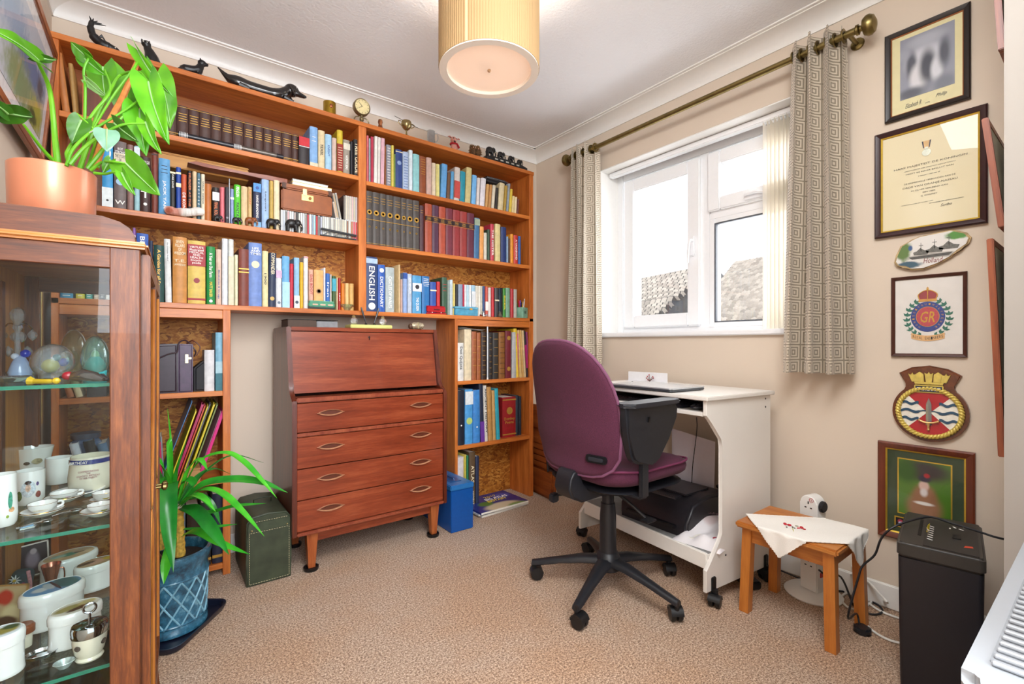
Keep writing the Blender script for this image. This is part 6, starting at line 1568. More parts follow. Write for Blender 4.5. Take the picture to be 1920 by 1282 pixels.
B().pillow([(x * .6, y * .8) for x, y in rrect(.07, .075, .02)], .025, 5, 2.4, None, Matrix.Translation((0, 0, .03)) @ Matrix.Rotation(radians(70), 4, 'X')).done('body', M('2a4048', .8, 0, .3, 120), o)
for (x, z, s_, c_) in ((-.002, .042, .013, 'e8ecec'), (.004, .018, .013, 'eef0f0')):
    b = B()
    for i in range(9):
        a = i * 2 * pi / 9; b.ring([[(x, -.0145, z), (x + s_ * .5 * cos(a - .18), -.016, z + s_ * .5 * sin(a - .18)), (x + s_ * cos(a), -.0165, z + s_ * sin(a)), (x + s_ * .5 * cos(a + .18), -.016, z + s_ * .5 * sin(a + .18))], [(x, -.0135, z), (x + s_ * .5 * cos(a - .18), -.0145, z + s_ * .5 * sin(a - .18)), (x + s_ * cos(a), -.015, z + s_ * sin(a)), (x + s_ * .5 * cos(a + .18), -.0145, z + s_ * .5 * sin(a + .18))]])
    b.done('edelweiss', M(c_, .8), o, ang=0); B().ball((x, -.017, z), .003, 8).done('flower_eye', M('c8a830', .7), o)
B().tube(crom([(.021, -.008, .005), (.024, -.01, .03), (.02, -.01, .06)]), .0035, 8).done('pink_trim', M('c88a90', .8, 0, .3, 200), o); B().ball((.014, -.016, .032), .004, 8).done('pink_flower', M('c83a7a', .8), o); B().ball((-.014, -.016, .028), .004, 8).done('blue_flower', M('2a3a8a', .8), o)
def smallpic(label, pa, w_, h_, rot, z, tilt, mat, fc='c8a060'):
    p = cabin(*pa, z); o = thing('small_picture', label, 'picture', p, (radians(-tilt), 0, rot))
    B().box((-w_ / 2, 0, 0), (-w_ / 2 + .003, .004, h_)).box((w_ / 2 - .003, 0, 0), (w_ / 2, .004, h_)).box((-w_ / 2, 0, 0), (w_ / 2, .004, .003)).box((-w_ / 2, 0, h_ - .003), (w_ / 2, .004, h_)).done('frame', M(fc, .3, .5), o, ang=0)
    B().box((-w_ / 2 + .003, .001, .003), (w_ / 2 - .003, .003, h_ - .003)).done('picture', mat, o, ang=0)
smallpic('small gold-framed dark picture at the back of third shelf', (36, 1085), .06, .075, radians(20), Z3, 8, printed('dark_pic_a', '3a2420', [(.0, .04, .02, .02, .4, '6a4038')], .3, .3, 'xz'))
smallpic('small white-edged dark picture with pale figure at back of third shelf', (62, 1080), .06, .08, radians(20), Z3, 8, printed('dark_pic_b', '231c26', [(.0, .04, .012, .02, .4, '8a7a8a'), (.002, .06, .006, .007, .3, 'b0a0a8')], .3, .3, 'xz'), 'e0d8d0')
smallpic('colourful gilt-edged card leaning at the left of third shelf', (8, 1180), .06, .085, radians(-30), Z3, 12, printed('card', 'b8a078', [(-.01, .06, .015, .015, .3, 'b83828'), (.01, .03, .02, .015, .4, 'd8c89a'), (.0, .015, .02, .01, .3, '5a4030')], .2, .5, 'xz'))
o, r, h = vessel('shell_dish', 'mother-of-pearl shell dish at the front of third shelf', 'dish', 98, 142, 1252, 1240, Z3, [(.0001, .2), (.5, 0), (1, .9), (.96, 1), (.5, .3), (.0001, .4)], M('b8c8c4', .1, .3, .3, 60, coat=.6), 1, .8)
o, r, h = vessel('silver_tray', 'oval silver tray lying at the front of third shelf', 'tray', 44, 112, 1230, 1222, Z3, [(.0001, .2), (.8, 0), (1, .9), (.96, 1), (.8, .4), (.0001, .5)], MSIL, 1, .7)
# bottom glass shelf: pieces glimpsed below
Z4 = SHZ[3]
for i, (x, y, r_, c_, l_) in enumerate(((-.08, .12, .035, 'e9e6e0', 'white dish glimpsed on the lowest glass shelf'), (-.17, .2, .03, 'd8dce4', 'pale blue dish glimpsed on the lowest glass shelf'), (-.07, .28, .03, 'efe8e0', 'cream bowl glimpsed on the lowest glass shelf'))):
    o = thing('china_dish', l_, 'dish', CM @ V((x, y, Z4 + .0004))); B().lathe([(.0001, .002), (r_ * .5, 0), (r_, .02), (r_ * .96, .021), (r_ * .5, .004), (.0001, .005)], 28).done('body', M(c_, .15, coat=.5), o, 50); B().lathe([(r_ * .95, .0205), (r_ * 1.01, .0205), (r_ * .98, .023)], 28, caps=False).done('gilt_rim', MGB, o)

# ---------------------------------------------------------------- left wall: watercolour and gilt frame
WFR = wood('frame_oak', '6e3412', 'b0622c', 'y')
o = thing('watercolour_picture', 'large wood-framed watercolour leaning forward on the left wall', 'picture', (-.312, 1.72, 1.60), (0, radians(5), 0))
w_, h_ = .96, .39
for a, b_ in (((0, -w_ / 2, 0), (.016, w_ / 2, .022)), ((0, -w_ / 2, h_ - .022), (.016, w_ / 2, h_)), ((0.0005, -w_ / 2, .02), (.0155, -w_ / 2 + .022, h_ - .02)), ((.0005, w_ / 2 - .022, .02), (.0155, w_ / 2, h_ - .02))): B().box(a, b_, .002).done('frame_side', WFR, o)
B().box((.002, -w_ / 2 + .02, .02), (.008, w_ / 2 - .02, h_ - .02)).done('mount', M('f0f0f2', .6), o, ang=0)
wcm = printed('watercolour', 'c8d2de', [(.30, .12, .12, .08, .5, 'b8b84a'), (.2, .2, .2, .05, .5, '5a7aa8'), (.33, .2, .04, .03, .5, '44505e'), (.1, .12, .15, .06, .5, '7f9a6a'), (-.1, .25, .2, .06, .5, '9ab4d0'), (.35, .27, .05, .04, .5, '8a9ab0'), (.28, .09, .05, .02, .4, '4a5a2a')], .6, 1.2, 'yz')
B().box((.0082, -w_ / 2 + .07, .065), (.0092, w_ / 2 - .07, h_ - .065)).done('painting', wcm, o, ang=0)
B().box((.0125, -w_ / 2 + .021, .021), (.0135, w_ / 2 - .021, h_ - .021)).done('glass', glass_mat('picture_glass', 'ffffff', .03, ior=1.15), o, ang=0)
o = thing('gilt_mirror', 'gilt-edged mirror on the left wall seen through the cabinet glass', 'mirror', (-.328, 2.23, .72))
B().box((0, -.09, 0), (.014, -.055, .50), .004).box((0, .05, 0), (.014, .085, .50), .004).box((0, -.06, .465), (.0138, .06, .5), .004).box((0, -.06, 0), (.0138, .06, .035), .004).done('frame', M('cdb478', .35, .5, .2, 80, .4), o)
B().box((.002, -.056, .034), (.006, .052, .466)).done('mirror_glass', M('aab4bc', .05, 1, .01), o, ang=0)

# ---------------------------------------------------------------- potted philodendron on the cabinet
po_ = V((-.162, 1.30, 1.2355)); pt_ = thing('potted_philodendron', 'large-leaved green plant in a copper-pink pot on the cabinet', 'plant', po_)
B().lathe([(.0001, 0), (.060, 0), (.0635, .004), (.066, .112), (.064, .114), (.060, .112), (.058, .06), (.0001, .06)], 48).done('pot', M('d98a68', .28, .25, .03, 5, coat=.2), pt_, 40)
B().lathe([(.0001, .098), (.04, .1), (.0595, .096)], 24, caps=False).done('soil', M('3a281c', .95, 0, .4, 120, .6), pt_)
def leafmat(name, c1, c2, gloss=.35):
    t = NT(name); co = t.coords(); n_ = t.noise(co, 14, 3)
    c = t.ramp(n_, [(.3, hexc(c1)), (.7, hexc(c2))]); t.l(c, t.b.inputs['Base Color']); t.b.inputs['Roughness'].default_value = gloss
    tr = t.n('BsdfTranslucent'); t.l(t.mix(.5, c, hexc('9cd820')), tr.inputs[0]); mx = t.n('MixShader'); mx.inputs[0].default_value = .28
    t.l(t.b.outputs[0], mx.inputs[1]); t.l(tr.outputs[0], mx.inputs[2]); t.l(mx.outputs[0], t.t.nodes['Material Output'].inputs[0]); return t.m
L1 = leafmat('leaf_bright', '459c12', '78c824'); L2 = leafmat('leaf_mid', '3f7f12', '66aa1c'); L3 = leafmat('leaf_dark', '2f6414', '4a861c'); L4 = leafmat('leaf_pale', '8fc070', 'b0d898', .5); LST = leafmat('leaf_stem', '5aa81c', '86cc30')
def C6(x, y, d): return P(x * .3277, y * .3277, d=d) - po_
def leaf(base, tip, wd, mat, turn=0, fold=.25, droop=.06, heart=.18, name='leaf'):
    """heart-shaped leaf: midrib from base to tip, lobes behind the base"""
    ax = tip - base; L = ax.length; a = ax / L
    vd = (base + tip) / 2 + po_ - V((0, 0, 1)); s_ = a.cross(vd).normalized(); s_ = Matrix.Rotation(turn, 3, a) @ s_; n_ = s_.cross(a).normalized()
    if n_.dot(vd) > 0: n_ = -n_
    W_ = wd * L
    def f(u, v):
        t_ = u; k = (v - .5) * 2
        prof = (sin(pi * min(1, t_ * .93 + .07) ** .62)) ** .8 * (1 - .12 * t_)
        back = -heart * L * (abs(k) ** .8) * (1 - t_) ** 3 * 1.3
        w__ = W_ / 2 * prof * k
        p = base + a * (L * t_ + back) + s_ * w__ + n_ * (abs(w__) * fold + droop * L * sin(pi * t_) - .02 * L * sin(t_ * 12 + k * 3) * abs(k)) 
        return p
    o = B().grid(f, 16, 10, .0006).done(name, mat, pt_, 70)
    B().tube([f(i / 10, .5) + n_ * .0012 for i in range(10)], [.0016 * (1 - i / 11) + .0003 for i in range(10)], 5).done('midrib', L4, o)
    return o
def stem(pts, r0=.0032, r1=.002, m=None, name='stem'):
    c = crom([C6(*q) for q in pts]); n_ = len(c); B().tube(c, [r0 + (r1 - r0) * i / (n_ - 1) for i in range(n_)], 8).done(name, m or LST, pt_)
leaf(C6(190, 320, .86), C6(326, 342, .90), .42, L3, .5, .3); leaf(C6(215, 345, .86), C6(-90, 150, .74), .30, L2, .9, .35, .05)
leaf(C6(20, 640, .80), C6(190, 668, .86), .62, L3, .5, .15, .04); leaf(C6(40, 650, .80), C6(-80, 560, .76), .6, L3, .4, .15)
leaf(C6(500, 325, .98), C6(404, 238, .96), 1.0, L2, -.5, .4); leaf(C6(480, 330, .98), C6(608, 432, 1.0), .75, L1, .5, .35)
leaf(C6(590, 385, 1.05), C6(612, 590, 1.03), .62, L2, .4, .2); leaf(C6(500, 462, .97), C6(618, 556, .99), .55, L4, .7, .2)
leaf(C6(792, 290, 1.02), C6(990, 555, 1.04), .26, L1, .7, .4, .08); leaf(C6(850, 470, .99), C6(965, 825, .97), .38, L1, .25, .3, .10)
leaf(C6(900, 420, 1.08), C6(975, 740, 1.06), .36, L2, -.5, .3); leaf(C6(740, 440, 1.10), C6(720, 705, 1.07), .68, L2, .2, .2, .05)
leaf(C6(800, 630, .98), C6(835, 892, .96), .50, L1, .2, .35, .10); leaf(C6(835, 700, .95), C6(922, 882, .94), .38, L1, .5, .35); leaf(C6(860, 600, 1.06), C6(880, 760, 1.05), .5, L3, .3, .2)
leaf(C6(655, 705, .93), C6(795, 812, .94), .62, L3, .3, .2, .08); leaf(C6(612, 742, .90), C6(612, 868, .89), .85, M('6f9a80', .25, 0, .2, 30), .1, .1, .06, .03)
leaf(C6(465, 690, .93), C6(412, 822, .92), .72, L3, .2, .2); leaf(C6(722, 935, .90), C6(914, 1118, .90), .66, L2, .15, .2, .05); leaf(C6(700, 990, .87), C6(774, 1118, .87), .42, L1, .5, .3); leaf(C6(635, 915, .90), C6(590, 992, .90), .6, L2, .4, .3)
stem([(330, 940, .93), (315, 800, .93), (285, 520, .92), (215, 350, .87)], .006, .0028); stem([(320, 935, .93), (240, 850, .90), (135, 712, .85)], .004, .002)
stem([(470, 960, .95), (480, 820, .95), (488, 520, .97), (480, 400, .97), (515, 320, .98)]); stem([(450, 980, .93), (520, 780, .95), (560, 650, .97), (640, 500, 1.0), (690, 430, 1.05), (790, 410, 1.02), (850, 470, .99)], .0045, .002)
stem([(540, 960, .95), (620, 720, .97), (700, 560, 1.0), (790, 345, 1.03)], .0075, .005, M('c87a3a', .6, 0, .3, 60), 'cane')
stem([(380, 950, .90), (420, 850, .91), (540, 740, .93), (700, 640, .95), (820, 555, .98)]); stem([(400, 940, .90), (500, 830, .91), (680, 720, .92), (830, 705, .94)], .004, .0018)
stem([(500, 965, .92), (600, 840, .93), (640, 750, .94), (700, 670, .95), (780, 610, .98)], .004, .0018); stem([(520, 975, .90), (580, 930, .90), (650, 925, .89), (722, 935, .90)], .003, .0016); stem([(540, 990, .88), (600, 995, .88), (650, 985, .87), (700, 990, .87)], .003, .0015)
stem([(420, 960, .92), (385, 900, .92), (400, 840, .93), (540, 640, .95), (630, 520, .98), (600, 400, 1.04)], .004, .002); stem([(560, 960, .95), (580, 850, .96), (600, 740, .92)], .003, .0016)
stem([(790, 345, 1.03), (760, 400, 1.0), (640, 560, .98), (520, 760, .95)], .003, .002); stem([(500, 960, .96), (520, 900, .96), (545, 760, .94), (440, 650, .93)], .003, .0018)
B().tube(crom([C6(480, 780, .93), C6(540, 745, .92), C6(560, 760, .92), C6(630, 870, .90), C6(590, 960, .90)]), .0012, 5).done('plant_tie', M('e8e8ea', .5), pt_)

# ---------------------------------------------------------------- yucca-like plant in the blue pot
yc = V((.046, 2.045, 0))
tr_ = thing('plant_tray', 'black plastic tray on the carpet under the blue plant pot', 'tray', (.02, 2.05, 0), (0, 0, radians(54)))
def rr_(s_, z, r_=.04): return [(x, y, z) for x, y in rrect(.305 * s_, .30 * s_, r_, 5)]
B().ring([rr_(.0 + .01, .006, .001), rr_(.93, .006), rr_(.96, .022), rr_(1, .024), rr_(1.0, .018), rr_(.95, .002), rr_(.01, .001, .001)]).done('tray', M('15192a', .3, 0, .1), tr_, 50)
yp = thing('potted_spider_plant', 'spiky strap-leaved green plant in a blue lattice pot', 'plant', yc)
t = NT('glazed_blue'); co = t.coords(); n1 = t.noise(co, 22, 5, .7); n2 = t.noise(co, 70, 3)
t.l(t.ramp(t.math('ADD', t.math('MULTIPLY', n1, .7), t.math('MULTIPLY', n2, .3)), [(.38, hexc('1c3d50')), (.55, hexc('35708c')), (.7, hexc('86b4c4'))]), t.b.inputs['Base Color'])
t.b.inputs['Roughness'].default_value = .3; t.b.inputs['Coat Weight'].default_value = .3; MPOT = t.m
B().lathe([(.0001, .012), (.102, .008), (.108, .012), (.108, .022), (.103, .03), (.103, .045), (.108, .19), (.111, .205), (.108, .215), (.110, .23), (.116, .245), (.121, .262), (.119, .274), (.108, .276), (.105, .262), (.103, .238), (.0001, .238)], 56).done('pot', MPOT, yp, 40)
B().lathe([(.0001, .246), (.05, .248), (.103, .242)], 24, caps=False).done('soil', M('241a14', .95, 0, .5, 130, .9), yp)
for k in range(14):
    for sg in (-1, 1):
        pts = []
        for i in range(9):
            t_ = i / 8; a = 2 * pi * k / 14 + sg * t_ * pi / 3.5; z = .042 + .150 * t_; r_ = .1035 + (.1085 - .1035) * t_; pts.append((r_ * cos(a), r_ * sin(a), z))
        B().tube(pts, .0032, 6).done('lattice_rib', M('7fb0c4', .3, 0, .25, 60, coat=.3), yp)  # highlight along the ribs is put into this lighter colour
for z, r_ in ((.045, .1045), (.195, .1095)): B().ring([[((r_ + .003 * cos(b_)) * cos(a), (r_ + .003 * cos(b_)) * sin(a), z + .003 * sin(b_)) for b_ in [j / 6 * 2 * pi for j in range(6)]] for a in [i / 48 * 2 * pi for i in range(49)]], False).done('pot_band', MPOT, yp)
def C7(x, y, d): return P(270 + x * .4992, 580 + y * .4992, d=d) - yc
MCN = M('c9a040', .7, 0, .4, 90, .6)
for (x, y0, y1, d_) in ((135, 925, 750, 1.62), (62, 900, 740, 1.66)):
    a, b_ = C7(x, y0, d_), C7(x - 3, y1, d_); n_ = 12
    B().tube([a + (b_ - a) * i / n_ for i in range(n_ + 1)], [.0155 - .004 * i / n_ + .0022 * (i % 2) for i in range(n_ + 1)], 12).done('cane', MCN, yp, 20)
Y1 = leafmat('strap_bright', '2fae28', '66dd3a', .25); Y2 = leafmat('strap_mid', '1f8a2a', '45b838', .25); Y3 = leafmat('strap_dark', '136a26', '2f9a34', .25); YS = [Y1, Y2, Y3]
def strap(pts, wd, m, tw=0):
    c = crom([C7(*q) for q in pts], 6); n_ = len(c) - 1; L_ = len(c)
    def f(u, v):
        i = min(n_, int(round(u * n_))); t_ = i / n_; p = c[i]; tg = (c[min(i + 1, n_)] - c[max(i - 1, 0)]).normalized()
        s_ = tg.cross(V((0, 0, 1))); s_ = s_.normalized() if s_.length > .05 else V((cos(YAW), -sin(YAW), 0)); s_ = Matrix.Rotation(tw, 3, tg) @ s_; nn = s_.cross(tg)
        w__ = wd * 1.15 * (.45 + .55 * min(1, t_ * 4)) * (1 - max(0, (t_ - .55) / .45) ** 1.6); k = (v - .5) * 2
        return p + s_ * (w__ / 2 * k + .0002 * k) + nn * abs(k) * w__ * .16
    B().grid(f, n_, 4, .0006).done('leaf', m, yp, 60)
W2 = .026
for pts, wd, m, tw in [
    ([(105, 700, 1.62), (100, 600, 1.62), (96, 480, 1.62), (88, 372, 1.62)], .016, 0, .3), ([(118, 700, 1.6), (125, 620, 1.58), (140, 560, 1.56), (162, 486, 1.54)], .026, 1, .9),
    ([(130, 720, 1.62), (170, 600, 1.6), (210, 565, 1.6), (240, 605, 1.58)], .020, 0, .3), ([(135, 720, 1.62), (200, 580, 1.64), (300, 540, 1.66), (370, 570, 1.66), (440, 640, 1.64), (500, 710, 1.62)], .022, 0, .2),
    ([(140, 725, 1.64), (220, 620, 1.72), (330, 550, 1.78), (450, 576, 1.85)], .014, 2, .1), ([(140, 735, 1.62), (220, 660, 1.64), (330, 640, 1.66), (440, 650, 1.66), (540, 688, 1.66)], .030, 1, .5),
    ([(140, 740, 1.62), (215, 680, 1.58), (290, 690, 1.56), (370, 760, 1.52), (452, 852, 1.48)], .022, 0, .2), ([(145, 755, 1.62), (240, 765, 1.60), (340, 740, 1.58), (458, 728, 1.56)], .018, 1, .4),
    ([(140, 745, 1.6), (200, 760, 1.52), (260, 830, 1.46), (320, 922, 1.42)], .034, 2, .6), ([(145, 850, 1.6), (200, 835, 1.56), (290, 880, 1.5), (398, 920, 1.46)], .022, 0, .5),
    ([(145, 825, 1.62), (220, 825, 1.64), (290, 815, 1.66), (350, 806, 1.68)], .015, 1, .3), ([(140, 720, 1.64), (210, 705, 1.66), (255, 740, 1.66), (288, 808, 1.66)], .024, 2, .4),
    ([(110, 720, 1.58), (98, 655, 1.52), (92, 720, 1.46), (95, 860, 1.42), (110, 988, 1.40)], .040, 2, .0), ([(115, 860, 1.58), (95, 910, 1.5), (82, 970, 1.46), (74, 1032, 1.44)], .026, 0, .0),
    ([(70, 720, 1.64), (50, 620, 1.64), (25, 508, 1.64)], .024, 0, .7), ([(75, 730, 1.6), (70, 660, 1.54), (60, 640, 1.5), (50, 750, 1.46)], .024, 1, .2), ([(100, 720, 1.6), (70, 600, 1.58), (20, 540, 1.58), (-30, 590, 1.56)], .026, 0, .4),
    ([(60, 740, 1.62), (20, 690, 1.6), (-40, 700, 1.56), (-90, 800, 1.5)], .028, 1, .4), ([(60, 760, 1.62), (10, 800, 1.56), (-60, 870, 1.5), (-110, 960, 1.46)], .028, 0, .4), ([(60, 700, 1.66), (-20, 600, 1.7), (-120, 560, 1.74), (-200, 620, 1.76)], .026, 1, .3),
    ([(60, 840, 1.6), (20, 860, 1.54), (-20, 900, 1.5), (-60, 960, 1.46)], .022, 0, .5), ([(130, 730, 1.66), (190, 640, 1.74), (260, 600, 1.8), (330, 620, 1.86)], .018, 2, .2), ([(120, 700, 1.62), (160, 640, 1.6), (190, 660, 1.56), (140, 720, 1.54)], .02, 1, .5),
    ([(130, 740, 1.6), (180, 700, 1.56), (225, 710, 1.52), (270, 760, 1.5)], .02, 0, .3), ([(90, 720, 1.64), (60, 640, 1.68), (30, 590, 1.72), (-20, 600, 1.76)], .02, 2, .3)]:
    strap(pts, wd, YS[m], tw)
B().tube(crom([C7(30, 930, 1.56), C7(50, 915, 1.54), C7(70, 935, 1.54), C7(90, 950, 1.54)]), .003, 6).done('surface_root', M('6a4a34', .9), yp)

# ---------------------------------------------------------------- pictures on the window wall
def wframe(y, z, off_=.0): return fr((XW - off_, y, z), (0, -1, 0), (0, 0, 1))
def frame(o, w_, h_, fw, dp, mat, gilt=None, gw=.004, glass=True, back=None):
    prof = [(0, 0), (0, dp * .8), (fw * .2, dp), (fw * .7, dp * .8), (fw, dp * .55), (fw, 0)]
    cs = [(-1, -1), (1, -1), (1, 1), (-1, 1)]
    for i in range(4):
        c0, c1 = cs[i], cs[(i + 1) % 4]
        rg = [[(c[0] * (w_ / 2 - t_), c[1] * (h_ / 2 - t_), zz) for t_, zz in prof] for c in (c0, c1)]
        B().ring(rg).done('frame_side', mat, o, 30)
    if gilt:
        rg = [[(c[0] * (w_ / 2 - fw - a), c[1] * (h_ / 2 - fw - a), zz) for a, zz in ((-.001, dp * .3), (-.001, dp * .6), (gw, dp * .45), (gw, dp * .3))] for c in cs + cs[:1]]
        B().ring(rg, False).done('gilt_slip', gilt, o, 20)
    if back: B().box((-w_ / 2 + fw * .9, -h_ / 2 + fw * .9, 0), (w_ / 2 - fw * .9, h_ / 2 - fw * .9, dp * .3)).done('mount', back, o, ang=0)
    if glass: B().box((-w_ / 2 + fw * .95, -h_ / 2 + fw * .95, dp * .42), (w_ / 2 - fw * .95, h_ / 2 - fw * .95, dp * .46)).done('glass', glass_mat('picture_glass', 'ffffff', .03, ior=1.15), o, ang=0)
def flat(o, pts, z0, z1, mat, name, mt=None): return B().prism(pts, z0, z1, mt).done(name, mat, o, ang=0)
def ell(cx, cy, rx, ry, n=24): return [(cx + rx * cos(2 * pi * i / n), cy + ry * sin(2 * pi * i / n)) for i in range(n)]
MGD = M('d8b444', .3, .6, .08); TX = lambda x, y, z: Matrix.Translation((x, y, z))
# black-framed wedding photograph
o = thing('wedding_photograph', 'black-framed blurred grey wedding photograph, topmost beside the curtain', 'picture', mt=wframe(.432, 2.006))
frame(o, .236, .33, .019, .016, M('231a18', .35, 0, .1), M('a86a40', .35, .5), .002, back=M('e2d8a8', .7, 0, .03))
bw = printed('grey_photo', '8d8f9c', [(-.0, .03, .05, .05, .5, 'c9cad2'), (-.04, .02, .015, .05, .5, '4a4c58'), (-.02, -.03, .025, .05, .4, 'd4d2d6'), (.005, .0, .022, .06, .5, '3c3e4a'), (.03, -.02, .016, .04, .5, 'cfd0d6'), (.05, .03, .015, .05, .6, '484a56'), (-.04, -.08, .04, .02, .6, '4e505c'), (.05, -.08, .03, .03, .6, '6a6c78'), (0, .1, .05, .02, .6, 'a8aab4'), (-.065, .07, .02, .02, .6, '9a9ca8')], .4)
B().box((-.073, -.095, .005), (.077, .128, .0058)).done('photograph', bw, o, ang=0)
text('Elizabeth R', .046, .016, BLK, o, TX(-.035, -.122, .0056), 'signature', shear=.5); text('Philip', .03, .016, BLK, o, TX(.042, -.118, .0056), 'signature', shear=.5); text('1974', .012, .005, BLK, o, TX(.005, -.132, .0056), 'signature')
# certificate
o = thing('certificate', 'brown-framed cream certificate with small medal at its head', 'certificate', mt=wframe(.427, 1.607))
frame(o, .308, .398, .02, .018, M('34181a', .35, 0, .1), MGD, .004, back=printed('parchment', 'e6d9b4', [(.0, -.1, .06, .12, .6, 'eadfbe')], .7, .5))
MTK = M('3c3428', .6)
for s_, w_, h_, y in (('HARE MAJESTEIT DE KONINGIN', .20, .0085, .048), ('GROOTMEESTER DER ORDE VAN ORANJE-NASSAU', .14, .004, .034), ('HEEFT BIJ HAAR BESLUIT VAN', .13, .006, .022), ('5 MAART 1989 NR 37', .06, .0035, .008), ('DE EREMEDAILLE VERBONDEN AAN DE', .14, .005, -.012), ('ORDE VAN ORANJE-NASSAU', .15, .0085, -.028), ('IN ZILVER VERLEEND AAN', .10, .0045, -.042), ('DEN HEER', .035, .004, -.054), ('G. GODFREY', .045, .005, -.066), ):
    text(s_, w_, h_, MTK, o, TX(.004, y, .0062), 'lettering', depth=.0002)
text("'S-GRAVENHAGE, 28 MAART 1989", .09, .003, MTK, o, TX(-.03, -.09, .0062)); text('DE KANSELIER DER NEDERLANDSE ORDEN', .09, .003, MTK, o, TX(.05, -.098, .0062)); text('Scribo', .03, .009, MTK, o, TX(.05, -.112, .0062), 'signature', shear=.4)
flat(o, [(-.016, .130), (.010, .130), (.006, .105), (-.012, .105)], .0056, .0066, M('d9b27a', .6), 'medal_ribbon'); flat(o, [(-.016, .130), (-.012, .130), (-.009, .105), (-.012, .105)], .0066, .007, M('3a3a4a', .6), 'ribbon_edge'); flat(o, [(.010, .130), (.006, .130), (.003, .105), (.006, .105)], .0066, .007, M('3a3a4a', .6), 'ribbon_edge')
flat(o, ell(-.003, .088, .0125, .0125), .0056, .0068, M('b0b0a0', .35, .5, .2, 400), 'medal'); flat(o, [(-.009, .101), (.003, .101), (.001, .108), (-.007, .108)], .0056, .0068, M('b8b8a8', .4, .4), 'medal_crown')
# painted slate
o = thing('painted_plaque', 'irregular painted stone plaque of warships lettered Holland', 'plaque', mt=wframe(.418, 1.338))
sl = [(-.104, -.03), (-.098, -.005), (-.085, .028), (-.05, .048), (-.03, .056), (.02, .060), (.06, .063), (.095, .046), (.106, .028), (.10, .008), (.078, -.008), (.055, -.032), (.02, -.052), (-.02, -.066), (-.055, -.064), (-.075, -.05), (-.095, -.046)]
B().prism(sl, .0, .016, None, .004, 2).done('stone', M('b49a70', .7, 0, .4, 60, .5), o, 40)
def inset(k): return [(x * k, y * k) for x, y in sl]
flat(o, inset(.93), .0155, .0172, printed('slate_paint', 'dedad4', [(-.075, .01, .022, .038, .25, '5e7a3e'), (-.06, -.045, .035, .012, .3, '3d5a6a'), (.072, .042, .03, .014, .25, '4f8a34'), (0.01, -.02, .07, .010, .3, 'a8a29a'), (-.055, .015, .006, .01, .3, '3a5a88')], .5, .8), 'painted_face')
for k, (x, y, s_) in enumerate(((-.025, .0, 1), (.012, .004, 1.1), (.05, .010, 1.25))):
    b = B().prism([(x - .020 * s_, y - .012), (x + .018 * s_, y - .014), (x + .022 * s_, y - .002), (x + .010 * s_, y + .002), (x - .002, y + .012 * s_), (x - .012 * s_, y + .001), (x - .022 * s_, y - .002)], .0172, .0178)
    b.prism([(x - .0008, y), (x + .0008, y), (x + .0006, y + .030 * s_), (x - .0006, y + .030 * s_)], .0172, .0178).prism([(x - .006, y + .02 * s_), (x + .006, y + .02 * s_), (x + .006, y + .022 * s_), (x - .006, y + .022 * s_)], .0172, .0178)
    b.done('painted_ship', M('6a6862', .6, 0, .3, 200), o, ang=0)
flat(o, [(-.06, -.018), (.06, -.014), (.05, -.024), (-.05, -.027)], .0172, .0177, M('55534f', .6, 0, .3), 'painted_sea'); text('Holland', .052, .018, M('7a2a24', .5), o, TX(.008, -.036, .0176), 'lettering', shear=.2)
# engineers' crest
o = thing('crest_picture', 'thin-framed embroidered regimental crest with crown and green wreath', 'picture', mt=wframe(.427, 1.104))
frame(o, .208, .296, .0115, .014, M('4a261c', .4, 0, .1), None, back=M('e3ded8', .8, 0, .03, 30))
cy = -.003; z0 = .0046
ctr = TX(0, cy, 0)
flat(o, ell(0, cy, .0475, .0545, 32), z0, z0 + .0006, M('2a4088', .6, 0, .15, 300), 'garter'); flat(o, ell(0, cy, .0325, .0365, 32), z0 + .0006, z0 + .001, GOLD, 'garter_edge'); flat(o, ell(0, cy, .031, .035, 32), z0 + .001, z0 + .0014, M('b84a52', .6, 0, .1, 200), 'red_field')
text('GR', .040, .040, GOLD, o, TX(0, cy - .001, z0 + .0015), 'cypher', shear=.2, bold=.01)
for i, c_ in enumerate('HONISOITQUIMALYPENSE'):
    a = radians(235 - i * 290 / 19); text(c_, .0048, .0062, GOLD, o, TX(.040 * cos(a), cy + .0455 * sin(a), z0 + .0007) @ Matrix.Rotation(a - pi / 2, 4, 'Z'), 'motto_letter')
flat(o, [(-.026, cy + .055), (.026, cy + .055), (.024, cy + .064), (-.024, cy + .064)], z0, z0 + .001, M('c9964a', .5, .2), 'crown_band')
flat(o, [(-.024, cy + .064)] + [(.027 * cos(a), cy + .070 + .024 * sin(a)) for a in [pi - i * pi / 14 for i in range(15)]] + [(.024, cy + .064)], z0, z0 + .0007, M('9a3a40', .6), 'crown_cap')
for k in (-1, 0, 1):
    B().tube(crom([(k * .023, cy + .064, z0 + .001), (k * .026, cy + .08, z0 + .001), (k * .012, cy + .093, z0 + .001), (0, cy + .096, z0 + .001)]) if k else [(0, cy + .064, z0 + .001), (0, cy + .097, z0 + .001)], .0016, 6).done('crown_arch', M('d0a050', .5, .2), o)
B().ball((0, cy + .1, z0 + .001), (.0035, .0035, .001), 10).box((-.001, cy + .1, z0), (.001, cy + .108, z0 + .0012)).box((-.0035, cy + .103, z0), (.0035, cy + .105, z0 + .0012)).done('crown_orb', M('d0a050', .5, .2), o)
MWL = M('2c6e5c', .6, 0, .2, 200)
